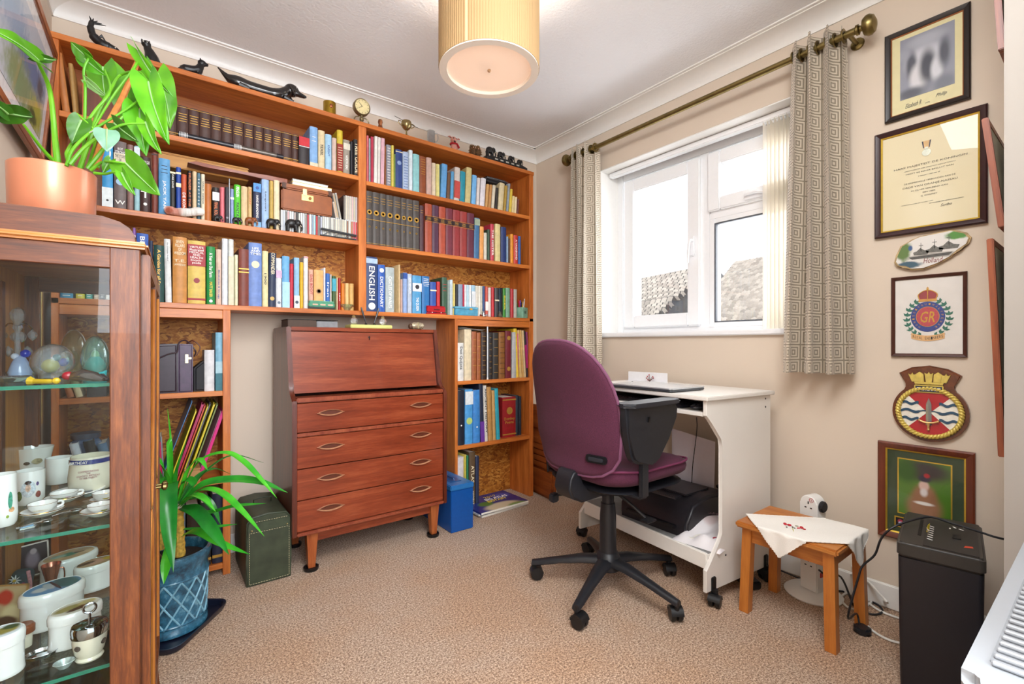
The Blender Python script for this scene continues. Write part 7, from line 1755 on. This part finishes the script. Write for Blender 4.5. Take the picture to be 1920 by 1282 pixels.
for sg in (-1, 1):
    for i in range(9):
        a = radians(128 + i * 15.5); r1, r2 = .058, .068
        c = V((-sg * r1 * cos(a), cy - .004 + r2 * sin(a), 0))
        for tl in (-1, 0, 1):
            ta = (a + pi / 2 * -1) + tl * .75
            dx, dy = cos(ta), sin(ta)
            if sg > 0: dx = -dx
            nx, ny = -dy, dx; L_ = .017; w_ = .0042
            flat(o, [(c.x, c.y), (c.x + dx * L_ * .45 + nx * w_, c.y + dy * L_ * .45 + ny * w_), (c.x + dx * L_, c.y + dy * L_), (c.x + dx * L_ * .45 - nx * w_, c.y + dy * L_ * .45 - ny * w_)], z0, z0 + .0005 + .0001 * tl, MWL, 'wreath_leaf')
rib = [(x, cy - .068 - .010 * (1 - (x / .046) ** 2) + s_) for x, s_ in [(-.046 + i * .0092, .010) for i in range(11)] + [(.046 - i * .0092, -.010) for i in range(11)]]
flat(o, rib, z0 + .0006, z0 + .0012, M('e0b078', .6), 'ribbon')
for i, c_ in enumerate('ROYAL ENGINEERS'):
    x = -.039 + i * .0056
    if c_ != ' ': text(c_, .0042, .010, BLK, o, TX(x, cy - .068 - .010 * (1 - (x / .046) ** 2), z0 + .0013), 'ribbon_letter')
# ship's badge
o = thing('ship_badge', "wooden ship's badge lettered TRENCHANT with gold rope, crown and sword", 'badge', mt=wframe(.421, .757))
MWB = wood('badge_wood', '3f1d0e', '7a3f20', 'z', 1, .3, .4)
bd = arc(0, 0, .105, .105, 125, 415, 40) + [(.066, .097), (.086, .135), (.05, .157), (0, .168), (-.05, .160), (-.086, .138), (-.066, .10)]
B().prism(bd, 0, .014, None, .005, 3).done('board', MWB, o, 40)
flat(o, ell(0, 0, .082, .082, 40), .014, .0175, M('b3202a', .3, 0, .05, coat=.4), 'red_field')
for sg in (-1, 1):
    flat(o, [(sg * .004, 0)] + [(sg * .0815 * cos(a), .0815 * sin(a)) for a in [-.78 + i * .156 for i in range(11)]], .0175, .0190, M('eee9dc', .35, coat=.4), 'white_wedge')
    for k, yy in enumerate((.030, .002, -.027)):
        x0_, x1_ = (.028 if k != 1 else .008), .078
        up = [(sg * (x0_ + (x1_ - x0_) * i / 10), yy + .004 * sin(i * .9 + 1) + (.0048 if k != 1 or i > 2 else .002)) for i in range(11)]; dn = [(sg * (x0_ + (x1_ - x0_) * i / 10), yy + .004 * sin(i * .9 + 1) - (.0048 if k != 1 or i > 2 else .002)) for i in range(10, -1, -1)]
        flat(o, up + dn, .019, .0208, M('1f4a66', .35, coat=.4), 'wave')
for a_, nm in ((0, 'rope_border'),):
    for s_ in range(2):
        pts = []
        for i in range(361):
            a = 2 * pi * i / 360; tw = a * 26 + s_ * pi; r_ = .0865 + .0042 * cos(tw); pts.append((r_ * cos(a), r_ * sin(a), .020 + .0042 * sin(tw)))
        B().tube(pts, .0048, 6).done('rope_strand', M('d8c060', .35, .2, .1), o, 60)
B().ring([[(-.008, -.045, .021), (.0, -.045, .027), (.008, -.045, .021)], [(-.0075, .03, .021), (0, .03, .027), (.0075, .03, .021)], [(-.0003, .052, .021), (0, .052, .022), (.0003, .052, .021)]]).done('sword_blade', M('c4c8cc', .2, .7), o, 20)
B().tube([(-.024, -.03, .025), (-.012, -.035, .026), (0, -.036, .027), (.012, -.035, .026), (.024, -.030, .025)], .003, 8).tube([(0, -.036, .026), (0, -.058, .025)], [.0035, .003], 8).ball((0, -.06, .025), .0045, 8).ball((-.025, -.029, .025), .0042, 8).ball((.025, -.029, .025), .0042, 8).done('sword_hilt', M('d8b070', .3, .4), o)
B().box((-.040, .070, .016), (.040, .098, .024), .002).done('name_plate_border', M('d8c060', .35, .3), o); B().box((-.036, .074, .024), (.036, .094, .0252)).done('name_plate', M('16283a', .3, coat=.4), o, ang=0)
text('TRENCHANT', .064, .011, WHT, o, TX(0, .084, .0255), 'lettering', bold=.02)
cr = B().prism([(-.038, .100), (.038, .100), (.040, .108), (-.040, .108)], .014, .024, None, .002)
for i, x in enumerate((-.046, -.025, 0, .025, .046)):
    if i % 2 == 0: cr.prism([(x * .85 - .008, .108), (x * .85 + .008, .108), (x + .012, .142 - abs(x) * .1), (x + .004, .136 - abs(x) * .1), (x, .146 - abs(x) * .1), (x - .004, .136 - abs(x) * .1), (x - .012, .142 - abs(x) * .1)], .014, .021, None, .0015)
    else: cr.prism([(x * .9 - .010, .108), (x * .9 + .010, .108), (x + .011, .136), (x, .145), (x - .011, .136)], .014, .024, None, .0015)
cr.done('naval_crown', M('dcc668', .35, .3, .15), o, 40)
# soldier photograph
o = thing('soldier_photograph', 'wooden-framed blurred photograph of a soldier in green mount behind shredder', 'picture', mt=wframe(.437, .452) @ Matrix.Rotation(0, 4, 'Z'))
frame(o, .268, .36, .024, .018, wood('frame_mahogany', '4a1c10', '7c3a20', 'y'), MGD, .004, back=M('36442c', .8, 0, .08))
sm = printed('soldier_photo', '4f7a28', [(.0, .09, .07, .035, .5, '3a3436'), (-.05, .08, .03, .04, .5, '2f5a1e'), (.0, -.045, .048, .055, .35, '9a6f54'), (.002, .0, .032, .04, .35, '96694c'), (-.0, .036, .014, .018, .35, 'd8b8ac'), (.002, .062, .017, .012, .35, '2a2840'), (.008, .074, .008, .008, .4, 'b0202c'), (.0, -.028, .026, .006, .4, 'e6e2dc'), (-.0, .012, .010, .014, .5, 'ddd6d4')], .3)
B().box((-.072, -.078, .0058), (.072, .122, .0066)).done('photograph', sm, o, ang=0)
B().box((-.076, -.082, .0055), (.076, .126, .0062)).done('photo_slip', MGD, o, ang=0)
B().box((-.085, -.135, .0055), (-.05, -.095, .0062)).done('badge_slip', MGD, o, ang=0); B().box((-.081, -.131, .0062), (-.054, -.099, .0067)).done('badge_panel', printed('badge_panel', '14121c', [(-.067, -.112, .008, .007, .2, 'a8324a'), (-.066, -.118, .007, .005, .2, 'c8c0e0')], .5), o, ang=0)
# frames on the hidden side of the return, seen edge-on
WRF = wood('side_frame', '6a2c14', 'a8552a', 'z')
for nm, z0, z1, dd, l_ in (('framed_picture', 1.79, 2.2, .022, 'uppermost reddish wooden frame seen edge-on behind the white return'), ('framed_picture', 1.315, 1.62, .032, 'middle reddish wooden frame leaning out behind the white return'), ('framed_picture', .70, 1.288, .022, 'lowest long reddish wooden frame seen edge-on behind the white return')):
    an = math.atan(dd / (z1 - z0)); o = thing(nm, l_, 'picture', (1.985, .189, z0), (-an, 0, 0))
    W__, H__ = .19, (z1 - z0)
    for a, b_ in (((-W__, 0, 0), (-W__ + .02, .014, H__)), ((W__ - .02, 0, 0), (W__, .014, H__)), ((-W__ + .019, .0005, 0), (W__ - .019, .0135, .02)), ((-W__ + .019, .0005, H__ - .02), (W__ - .019, .0135, H__))): B().box(a, b_, .002).done('frame_side', WRF, o)
    B().box((-W__ + .018, .002, .018), (W__ - .018, .006, H__ - .018)).done('picture', M('c9c0a8', .7, 0, .2, 8), o, ang=0)
# ---------------------------------------------------------------- ornaments along the top of the bookcase
ZT = 2.1425; YT = 2.405
def tx(px, y=YT): return P(px, 200, y=y).x
def tz(px, py, y=YT): return P(px, py, y=y).z
MEB = M('1b191a', .38, 0, .2, 60, .1)
def topthing(name, label, cat, px, group=None, y=YT): return thing(name, label, cat, (tx(px, y), y, ZT), group=group)


def elephant(s, mat, name_parts=True, tusk=True, parent=None, mt=None, facing=1):
    """s = height; walks towards +x*facing"""
    b = B(); f = facing
    b.ball((-.05 * s * f, 0, .60 * s), (.42 * s, .27 * s, .33 * s), 16)
    b.ball((.40 * s * f, 0, .70 * s), (.22 * s, .19 * s, .24 * s), 14)
    for lx in (-.33, .22):
        for ly in (-.13, .13): b.tube([(lx * s * f, ly * s, .5 * s), (lx * s * f, ly * s, .2 * s), (lx * s * f, ly * s, .0)], [.13 * s, .095 * s, .11 * s], 10)
    b.tube(crom([(.52 * s * f, 0, .68 * s), (.64 * s * f, 0, .50 * s), (.66 * s * f, 0, .28 * s), (.60 * s * f, 0, .12 * s)]), [.11 * s] + [.10 * s - .0023 * s * i for i in range(18)], 8)
    b.tube([(-.44 * s * f, 0, .68 * s), (-.5 * s * f, 0, .5 * s), (-.48 * s * f, 0, .34 * s)], .022 * s, 6)
    o = b.done('body', mat, parent, 60, remesh=s * .035)
    for sg in (-1, 1):
        B().grid(lambda u, v: ((.30 * s + .0 * u - .16 * s * u * (1 - .2 * v)) * f, sg * (.17 + .10 * u) * s, (.86 - .42 * v * (1 - .2 * u)) * s), 5, 5, .02 * s).done('ear', mat, parent, 60)
        if tusk: B().tube([(.50 * s * f, sg * .07 * s, .56 * s), (.60 * s * f, sg * .09 * s, .44 * s), (.68 * s * f, sg * .09 * s, .44 * s)], [.025 * s, .02 * s, .006 * s], 6).done('tusk', M('e8dcc0', .4), parent)
    return o


# carved creature with raised fan tail
o = topthing('carved_fish', 'black carved fish ornament with raised fan tail, leftmost on the bookcase', 'ornament', 187); s = tz(187, 36) - ZT
B().tube(crom([(.048, 0, .012), (.03, 0, .018), (.005, 0, .024), (-.018, 0, .045), (-.026, 0, .075), (-.022, 0, s * .86)]), [.008] + [.015] * 6 + [.018] * 6 + [.016] * 6 + [.012] * 6 + [.009] * 5 + [.006], 12).ball((.045, 0, .014), (.016, .014, .012), 12).done('body', MEB, o, 60, remesh=.0025)
for k in range(5): B().tube([(-.022, 0, s * .8), (-.030 + .012 * k, 0, s * (1.0 - .04 * k))], [.005, .001], 6).done('tail_fin', MEB, o)
B().tube([(-.005, 0, .04), (.006, 0, .055), (.016, 0, .04)], [.004, .006, .002], 8).done('back_fin', MEB, o)
for sg in (-1, 1): B().ball((.047, sg * .012, .019), .0028, 8).done('eye', M('e0d8c8', .3), o)
o = topthing('carved_cat', 'black carved seated cat with pale eyes, second from left on the bookcase', 'ornament', 280); s = tz(280, 78) - ZT
B().tube([(.01, 0, 0), (.008, 0, s * .3), (.0, 0, s * .55), (-.008, 0, s * .72)], [.026, .024, .017, .013], 14).ball((-.010, -.002, s * .83), (.017, .015, s * .16), 14).tube([(.03, 0, .004), (.02, .0, s * .25)], [.012, .014], 8).done('body', MEB, o, 60, remesh=.0025)
for sg in (-1, 1):
    B().tube([(-.012 + sg * .010, 0, s * .93), (-.012 + sg * .013, 0, s * 1.02)], [.006, .001], 6).done('ear', MEB, o); B().ball((-.013 + sg * .006, -.014, s * .86), .0028, 8).done('eye', M('f0ece0', .3), o)
o = topthing('carved_dog', 'black carved terrier lying with raised head, third on the bookcase', 'ornament', 362); s = tz(362, 108) - ZT
B().tube([(-.045, 0, .018), (-.03, 0, .022), (0, 0, .026), (.02, 0, .035), (.028, 0, s * .7)], [.010, .018, .018, .018, .013], 12).ball((.032, 0, s * .84), (.017, .014, .014), 12).tube([(.04, 0, s * .84), (.055, 0, s * .82)], [.009, .006], 8).tube([(.022, -.01, .02), (.026, -.01, 0)], .007, 8).tube([(.022, .01, .02), (.026, .01, 0)], .007, 8).ball((-.035, 0, .012), (.022, .02, .012), 10).done('body', MEB, o, 60, remesh=.0025)
for sg in (-1, 1): B().tube([(.027, sg * .010, s * .92), (.024, sg * .013, s * 1.02)], [.005, .001], 6).done('ear', MEB, o)
o = topthing('carved_dachshund', 'long glossy black carved dachshund lying along the bookcase top', 'ornament', 470)
xa, xb = tx(408) - tx(470), tx(570) - tx(470); MDG = M('1f1c1c', .18, 0, .15, 60, coat=.5)
B().tube(crom([(xa, 0, .072), (xa + .04, 0, .04), (xa + .09, 0, .028), ((xa + xb) / 2 - .02, 0, .024), ((xa + xb) / 2 + .05, 0, .026), (xb - .10, 0, .038), (xb - .07, 0, .062)], 5), [q * 1.22 for q in [.003, .004, .006, .008, .010, .014, .018, .021, .023, .024, .024, .023, .022, .022, .022, .022, .022, .022, .022, .022, .023, .023, .023, .023, .022, .021, .020, .020, .019, .019, .018]], 14).ball((xb - .055, 0, .068), (.034, .026, .030), 14).tube([(xb - .045, 0, .066), (xb - .015, 0, .058), (xb + .005, 0, .056)], [.018, .012, .008], 12).done('body', MDG, o, 60, remesh=.003)
for sg in (-1, 1):
    B().tube([(xb - .068, sg * .022, .078), (xb - .058, sg * .028, .05), (xb - .045, sg * .027, .030)], [.006, .012, .008], 10, .4).done('ear', MDG, o); B().tube([(xb - .09, sg * .016, .02), (xb - .05, sg * .02, .008)], [.010, .006], 8).done('front_paw', MDG, o)
    B().tube([(xa + .08, sg * .02, .016), (xa + .12, sg * .024, .008)], [.012, .006], 8).done('back_paw', MDG, o); B().ball((xb - .038, sg * .017, .078), .0035, 8).done('eye', M('d8d4d0', .3), o)
B().ball((xb + .006, 0, .057), .006, 8).done('nose', BLK, o)
o = topthing('brass_case_plate', 'short curved brass vessel with copper boss on the bookcase top', 'ornament', 618); s = tz(618, 193) - ZT
B().lathe([(.030, 0), (.030, s), (.027, s), (.027, .004), (.0001, .004)], 28).done('body', M('a8862c', .3, .8, .15, 30), o); B().ball((0, -.030, s * .6), (.009, .004, .011), 10).done('boss', M('9a5a3a', .3, .7), o)
o = topthing('brass_clock', 'small round brass clock on scrolled feet above the bookcase divider', 'clock', 678); s = tz(678, 186) - ZT; MCB_ = M('8a7a5a', .35, .7, .15)
B().tube([(-.035, 0, .004), (.035, 0, .004)], .005, 8).box((-.032, -.012, 0), (.032, .012, .008), .002).done('base', MCB_, o)
for sg in (-1, 1): B().tube(crom([(sg * .03, 0, .008), (sg * .038, 0, .02), (sg * .03, 0, .035), (sg * .012, 0, .04), (sg * .006, 0, .03)]), .003, 8).done('scroll', MCB_, o)
B().cyl((0, 0, .008), (0, 0, .05), .007).ball((0, 0, .03), .012, 10).done('stem', MCB_, o)
q = fr((0, 0, s * .68), (1, 0, 0), (0, 0, 1)); rc = s * .32
B().lathe([(rc, -.014), (rc, .010), (rc * .96, .014), (rc * .88, .012), (rc * .88, .010), (.0001, .010), (.0001, -.014)][:6] + [(.0001, .010)], 36, q).done('case', MCB_, o); B().lathe([(.0001, .0105), (rc * .86, .0105), (rc * .86, .0112), (.0001, .0112)], 36, q).done('dial', M('e0cf9a', .5), o)
for k in range(12): a = k * pi / 6; B().box((-.0008, rc * .66, .0113), (.0008, rc * .8, .0118), 0, q @ Matrix.Rotation(a, 4, 'Z')).done('hour_mark', BLK, o, ang=0)
for a, L_ in ((radians(120), .5), (radians(45), .72)): B().prism([(-.0012, 0), (.0012, 0), (.0004, rc * L_), (-.0004, rc * L_)], .012, .0126, q @ Matrix.Rotation(a, 4, 'Z')).done('hand', BLK, o, ang=0)
o = topthing('wooden_figure', 'tiny brown carved wooden figure on the bookcase top', 'ornament', 713); s = tz(713, 223) - ZT
B().lathe([(.0001, 0), (.014, 0), (.013, s * .25), (.009, s * .5), (.013, s * .7), (.010, s * .92), (.0001, s)], 12).done('body', M('7a4420', .4, 0, .35, 60), o, 60); B().ball((0, -.009, s * .6), (.006, .006, s * .28), 10).done('face', M('a8683a', .4), o)
o = topthing('trophy_cup', 'brass two-handled trophy cup on a dark base', 'trophy', 762); s = tz(762, 226) - ZT; MTB = M('a89668', .22, .85, .1)
B().lathe([(.022, 0), (.022, .008), (.015, .012), (.0001, .012)], 20).done('base', M('2a2420', .4), o)
B().lathe([(.012, .0125), (.006, .018), (.004, .03), (.005, s * .42), (.018, s * .52), (.028, s * .68), (.029, s * .82), (.025, s * .95), (.024, s * .95), (.027, s * .82), (.0001, s * .5)], 24).done('cup', MTB, o)
for sg in (-1, 1): B().tube(crom([(sg * .026, 0, s * .62), (sg * .042, 0, s * .72), (sg * .046, 0, s * .86), (sg * .026, 0, s * .88)]), .0022, 8).done('handle', MTB, o)
B().tube([(-.07, 0, s * 1.05), (.07, 0, s * .78)], .0015, 6).done('rod', M('6a6258', .4, .6), o)
o = topthing('silver_tankard', 'small silver tankard with curled handle on the bookcase top', 'tankard', 808); s = tz(808, 246) - ZT
B().lathe([(.0001, 0), (.024, 0), (.025, .006), (.0225, .01), (.022, s * .85), (.023, s * .98), (.021, s), (.020, s * .85), (.0001, s * .8)], 24).done('body', M('b9bcbc', .18, .9, .1), o); B().tube(crom([(.021, 0, s * .85), (.04, 0, s * .95), (.045, 0, s * .6), (.034, 0, s * .35), (.022, 0, s * .3)]), .0025, 8).done('handle', M('b9bcbc', .18, .9), o)
o = topthing('toy_pig', 'pink soft toy pig in a red scarf on the bookcase top', 'toy', 851); s = tz(851, 256) - ZT; MPK = M('d99a8c', .8, 0, .15, 120)
B().ball((.004, 0, s * .3), (.024, .02, s * .32), 14).ball((-.004, -.004, s * .74), (.020, .018, s * .22), 14).tube([(-.006, -.012, s * .66), (-.010, -.024, s * .56)], [.011, .009], 10).done('body', MPK, o, 60, remesh=.003)
for sg in (-1, 1): B().tube([(sg * .014, 0, s * .86), (sg * .03, 0, s * .93), (sg * .042, 0, s * .90)], [.005, .008, .002], 8, .5).done('ear', MPK, o); B().ball((-.004 + sg * .009, -.019, s * .8), .003, 8).done('eye', BLK, o)
B().ball((-.010, -.028, s * .54), (.008, .004, .006), 8).done('snout', M('3a2420', .5), o); B().ring([[((.021 + .005 * cos(b_)) * cos(a), (.018 + .005 * cos(b_)) * sin(a), s * .48 + .006 * sin(b_)) for b_ in [j / 8 * 2 * pi for j in range(8)]] for a in [i / 20 * 2 * pi for i in range(21)]], False).tube([(.008, -.022, s * .48), (.022, -.024, s * .2)], [.007, .009], 8, .5).done('scarf', M('b8202c', .8, 0, .1, 150), o)
o = topthing('bristly_owls', 'pair of bristly brown pine-cone owls on the bookcase top', 'ornament', 891); s = tz(891, 272) - ZT; MOW = M('5a3d22', .85, 0, .4, 90)
for sg in (-1, 1):
    ob = B().ball((sg * .018, 0, s * .48), (.022, .02, s * .46), 12).done('owl_body', MOW, o, 60)
    b = B()
    for k in range(70):
        a = R.uniform(0, 2 * pi); e = R.uniform(-.4, 1.4); n_ = V((cos(a) * cos(e), sin(a) * cos(e), sin(e))); c = V((sg * .018, 0, s * .48)) + V((n_.x * .021, n_.y * .019, n_.z * s * .44)); b.tube([c, c + n_ * .009], [.0026, .0004], 4)
    b.done('bristles', M('7a5a34', .85, 0, .4, 90), ob, kind='stuff', ang=0)
    for e in (-1, 1): B().ball((sg * .018 + e * .007, -.021, s * .66), .0035, 8).done('eye', M('d8a890', .4), ob)
o = thing('elephant_bridge', 'black carved curved bridge base carrying four elephants', 'ornament', (tx(908), 2.40, ZT)); XB = tx(985) - tx(908)
b = B().prism([(0, .0), (XB * .12, .0), (XB * .25, .012), (XB * .75, .012), (XB * .88, 0), (XB, 0), (XB, .020), (XB * .85, .030), (XB * .5, .036), (XB * .15, .034), (0, .026)], -.018, .018, fr((0, 0, 0), (1, 0, 0), (0, 0, 1)), .002).done('bridge', MEB, o, 40)
for k in range(5): B().box((XB * (.2 + .13 * k), -.0186, .016), (XB * (.27 + .13 * k), -.0178, .024), 0).done('inlay', M('b8b4a8', .5), o, ang=0)
def EL(x, y, z, s, mat, label, group, facing=1, tusk=True):
    o = thing('elephant', label, 'ornament', (x, y, z), group=group); elephant(s, mat, parent=o, facing=facing, tusk=tusk); return o
for k, (px, hh, nm) in enumerate(((919, .064, 'largest'), (939, .052, 'second largest'), (958, .045, 'third largest'), (974, .040, 'smallest'))):
    EL(tx(px, 2.40), 2.40, ZT + .0345 - .003 * (k == 3) - .001 * (k == 0), hh, MEB, f'{nm} of four black elephants crossing the carved bridge on the bookcase', 'elephants on the carved bridge')

# ---------------------------------------------------------------- small things along the shelves
YS_ = 2.376
sx_ = lambda px: P(px, 420, y=YS_).x
for k, (px, hpx, mat, nm, fc) in enumerate(((408, 12, MEB, 'tiny black elephant, leftmost on the second left shelf edge', 1), (443, 13, MEB, 'small black elephant before the green book', 1), (469, 17, M('8a4a1e', .4, 0, .3, 60), 'ginger-brown wooden elephant on the second left shelf edge', 1),
                                   (510, 20, MEB, 'black elephant with tusks before the pale blue book', 1), (548, 24, MEB, 'largest black elephant standing before the CD row', 1))):
    d = sx_(px) * sin(YAW) + YS_ * cos(YAW); EL(sx_(px), 2.372, 1.5315, hpx * d / 875 * 1.05, mat, nm, 'elephants on the shelf edge', fc)
o = thing('mineral_rock', 'pink and white crystalline rock on the second left shelf', 'rock', (P(345, 400, y=2.37).x, 2.368, 1.5312))
b = B()
for k in range(26):
    x = -.052 + .0042 * k; rr = .012 + .010 * abs(sin(k * 1.7)); c = (x, R.uniform(-.006, .006), rr * .8 + max(0, x) * .25); b.ball(c, (rr, rr * .8, rr * .8), 6)
ro = b.done('rock', printed('rock_colour', 'e9e4de', [(-.04, .01, .03, .03, .4, 'c98a7a'), (-.05, .015, .012, .012, .3, 'a85a44')], .6, .8, 'xz'), o, ang=0)
B().ball((-.046, -.004, .018), .009, 6).ball((-.030, -.008, .012), .006, 6).done('rusty_crystal', M('b06a50', .5, 0, .3), o, ang=0)
# folding stand at the right end of the CD row
xa, xb = P(601, 430, y=2.374).x, P(668, 440, y=2.374).x
o = thing('folding_ruler', 'black folded metal stand lying before the CD row', 'stand', (xa, 2.372, 1.5312))
B().box((0, -.004, .030), (xb - xa, .008, .040), .002, Matrix.Rotation(radians(4), 4, 'Y')).done('upper_bar', BLK, o); B().box((0, -.004, .0), (xb - xa, .008, .006), .001).done('lower_bar', BLK, o)
for k in range(3): B().tube([((xb - xa) * (.05 + .3 * k), 0, .004), ((xb - xa) * (.3 + .3 * k), 0, .032)], .002, 6).done('strut', M('8a8a8e', .4, .6), o)
# things on the long shelf
Z6 = 1.1735
def lx(px, y=2.374): return P(px, 580, y=y).x
o = thing('tin_box', 'green enamelled tin with cream inset slots on the long shelf', 'box', (lx(579), 2.372, Z6)); w_ = lx(628) - lx(579)
B().box((0, 0, 0), (w_, .05, .010), .002).done('dark_base', M('22332e', .4), o); B().box((.001, .001, .0101), (w_ - .001, .05, .032), .004).done('body', M('4f9a78', .35, 0, .15, 60), o); B().box((.002, .002, .0321), (w_ - .003, .05, .040), .003).done('lid', M('62a888', .35, 0, .15, 60), o)
for k in range(3): B().box((w_ * (.14 + .29 * k), -.0006, .018), (w_ * (.34 + .29 * k), .002, .025), .001).done('cream_inset', M('e0b8a0', .5), o)
o = thing('cut_glass_bowl', 'small shallow cut-glass bowl on the long shelf by the divider', 'bowl', (lx(649, 2.405), 2.405, Z6))
B().lathe([(.0001, .002), (.022, 0), (.030, .012), (.044, .030), (.042, .030), (.028, .012), (.0001, .005)], 16).done('bowl', crystal('dfe8c8', 'bowl', .03), o, ang=0); B().ball((.01, -.005, .014), (.016, .012, .008), 10).done('green_stone', M('8a9a4a', .3), o)
o = thing('hole_punch', 'red hole punch on the long shelf before the blue books', 'hole punch', (lx(800), 2.372, Z6)); w_ = lx(837) - lx(800); MRD2 = M('b8151f', .3, 0, .08)
B().box((0, 0, 0), (w_, .07, .008), .002).done('base', MRD2, o); B().prism([(.0, .012), (.0, .040), (.012, .048), (.06, .030), (.06, .012)], .002, w_ - .006, fr((0, 0, 0), (0, 1, 0), (0, 0, 1)), .003).done('lever', MRD2, o)
for k in (.3, .75): B().cyl((w_ * k, .008, .006), (w_ * k, .008, .02), .004).done('punch_pin', MSIL, o)
B().box((w_ * .35, -.001, .022), (w_ * .65, .002, .03), .001).done('slot', M('5a0a10', .4), o)
o = thing('blue_trinket_box', 'pale blue painted wooden box on the long shelf', 'box', (lx(853), 2.372, Z6)); w_ = lx(896) - lx(853); MLB = M('4a98b8', .4, 0, .2, 40)
B().box((0, 0, 0), (w_, .075, .038), .002).done('body', MLB, o); B().box((-.002, -.002, .0385), (w_ + .002, .077, .052), .002).done('lid', M('5aa6c4', .4, 0, .2, 40), o); B().box((w_ * .62, -.004, .034), (w_ * .74, -.001, .044), .001).done('clasp', MGB, o)
o = thing('brass_weight', 'little silver and glass trinket between the blue box and pen pot', 'ornament', (lx(907), 2.376, Z6))
B().lathe([(.014, 0), (.014, .006), (.006, .01), (.006, .02), (.012, .024), (.008, .03), (.0001, .032)], 14).done('body', MSIL, o); B().ball((.022, .0, .008), (.01, .008, .008), 8).done('glass_bead', MC0, o, ang=0); B().ball((-.02, .0, .006), (.008, .008, .006), 8).done('red_bead', M('8a2a20', .3), o)
o = thing('brass_bell', 'squat tarnished silver bell beside the pen pot', 'bell', (lx(938), 2.378, Z6)); B().lathe([(.018, 0), (.019, .004), (.013, .012), (.010, .024), (.004, .028), (.003, .036), (.0001, .038)], 16).done('bell', M('7a7468', .3, .7, .2), o); B().tube([(-.018, 0, .03), (.018, 0, .03)], .002, 6).done('cross_bar', M('7a7468', .3, .7), o)
o = thing('pen_pot', 'square green marbled pen pot full of pens at the right end of the long shelf', 'pot', (lx(976, 2.41), 2.408, Z6), (0, 0, radians(20)))
B().ring([[(x * s_, y * s_, z) for x, y in rrect(.07, .07, .004, 3)] for s_, z in ((.01, .002), (.98, .0), (1, .07), (.94, .07), (.92, .006), (.01, .006))]).done('pot', M('7aa890', .3, 0, .3, 25), o, 40)
text('BRO', .022, .018, M('3a4a40', .5), o, fr((0, -.0362, .038), (1, 0, 0), (0, 0, 1)), 'motif')
for k, (x, y, col, nm, h_, tl) in enumerate(((-.022, -.01, 'a81a5a', 'magenta', .11, -.01), (-.012, .01, 'c02028', 'red', .125, .0), (-.004, -.012, '1a1a20', 'black', .105, -.006), (.004, .008, '2a4ac0', 'blue', .12, .004), (.010, -.010, 'd8a018', 'orange', .115, .003), (.018, .004, '2a5ad0', 'bright blue', .105, .008), (.022, -.012, 'c8ccd4', 'silver', .13, .006), (.024, .014, '2a2420', 'dark', .12, .02), (-.02, .016, '2a6a3a', 'green', .115, -.008))):
    p0 = V((x * .6, y * .6, .008)); p1 = V((x + tl, y, h_)); base = V((lx(976, 2.41), 2.408, Z6))
    q = Matrix.Translation(base) @ Matrix.Rotation(radians(20), 4, 'Z')
    o2 = thing('pen', f'{nm} pen standing in the green marbled pen pot', 'pen', mt=q, group='pens in the marbled pot')
    B().tube([p0, p0.lerp(p1, .85)], .0038, 8).done('barrel', M(col, .3), o2); B().tube([p0.lerp(p1, .86), p1], [.0034, .0022], 8).done('cap', M(col, .2, 0, .02), o2)
# glass rod and paper over the leather books
o = thing('glass_tube', 'clear glass tube standing before the leather books right of the bureau', 'tube', (P(914, 650, y=2.376).x, 2.376, .7855)); B().cyl((0, 0, 0), (0, 0, P(914, 610, y=2.376).z - .786), .0045, n=12).done('tube', M('d5dde4', .1, 0, .02, coat=.5), o); B().cyl((0, 0, 0), (0, 0, .012), .0055, n=12).done('end_cap', WHT, o)
o = thing('loose_papers', 'loose white papers lying on top of the leather books', 'paper', (P(860, 615, y=2.40).x, 2.40, P(880, 617, y=2.40).z + .001), (0, radians(2), 0))
for k in range(3): B().grid(lambda u, v, k=k: (.01 * k + u * .17, v * .13, .0015 + .003 * k + .004 * sin(u * 4 + k)), 8, 3, .0006).done('sheet', M('e6e6e6', .6), o)
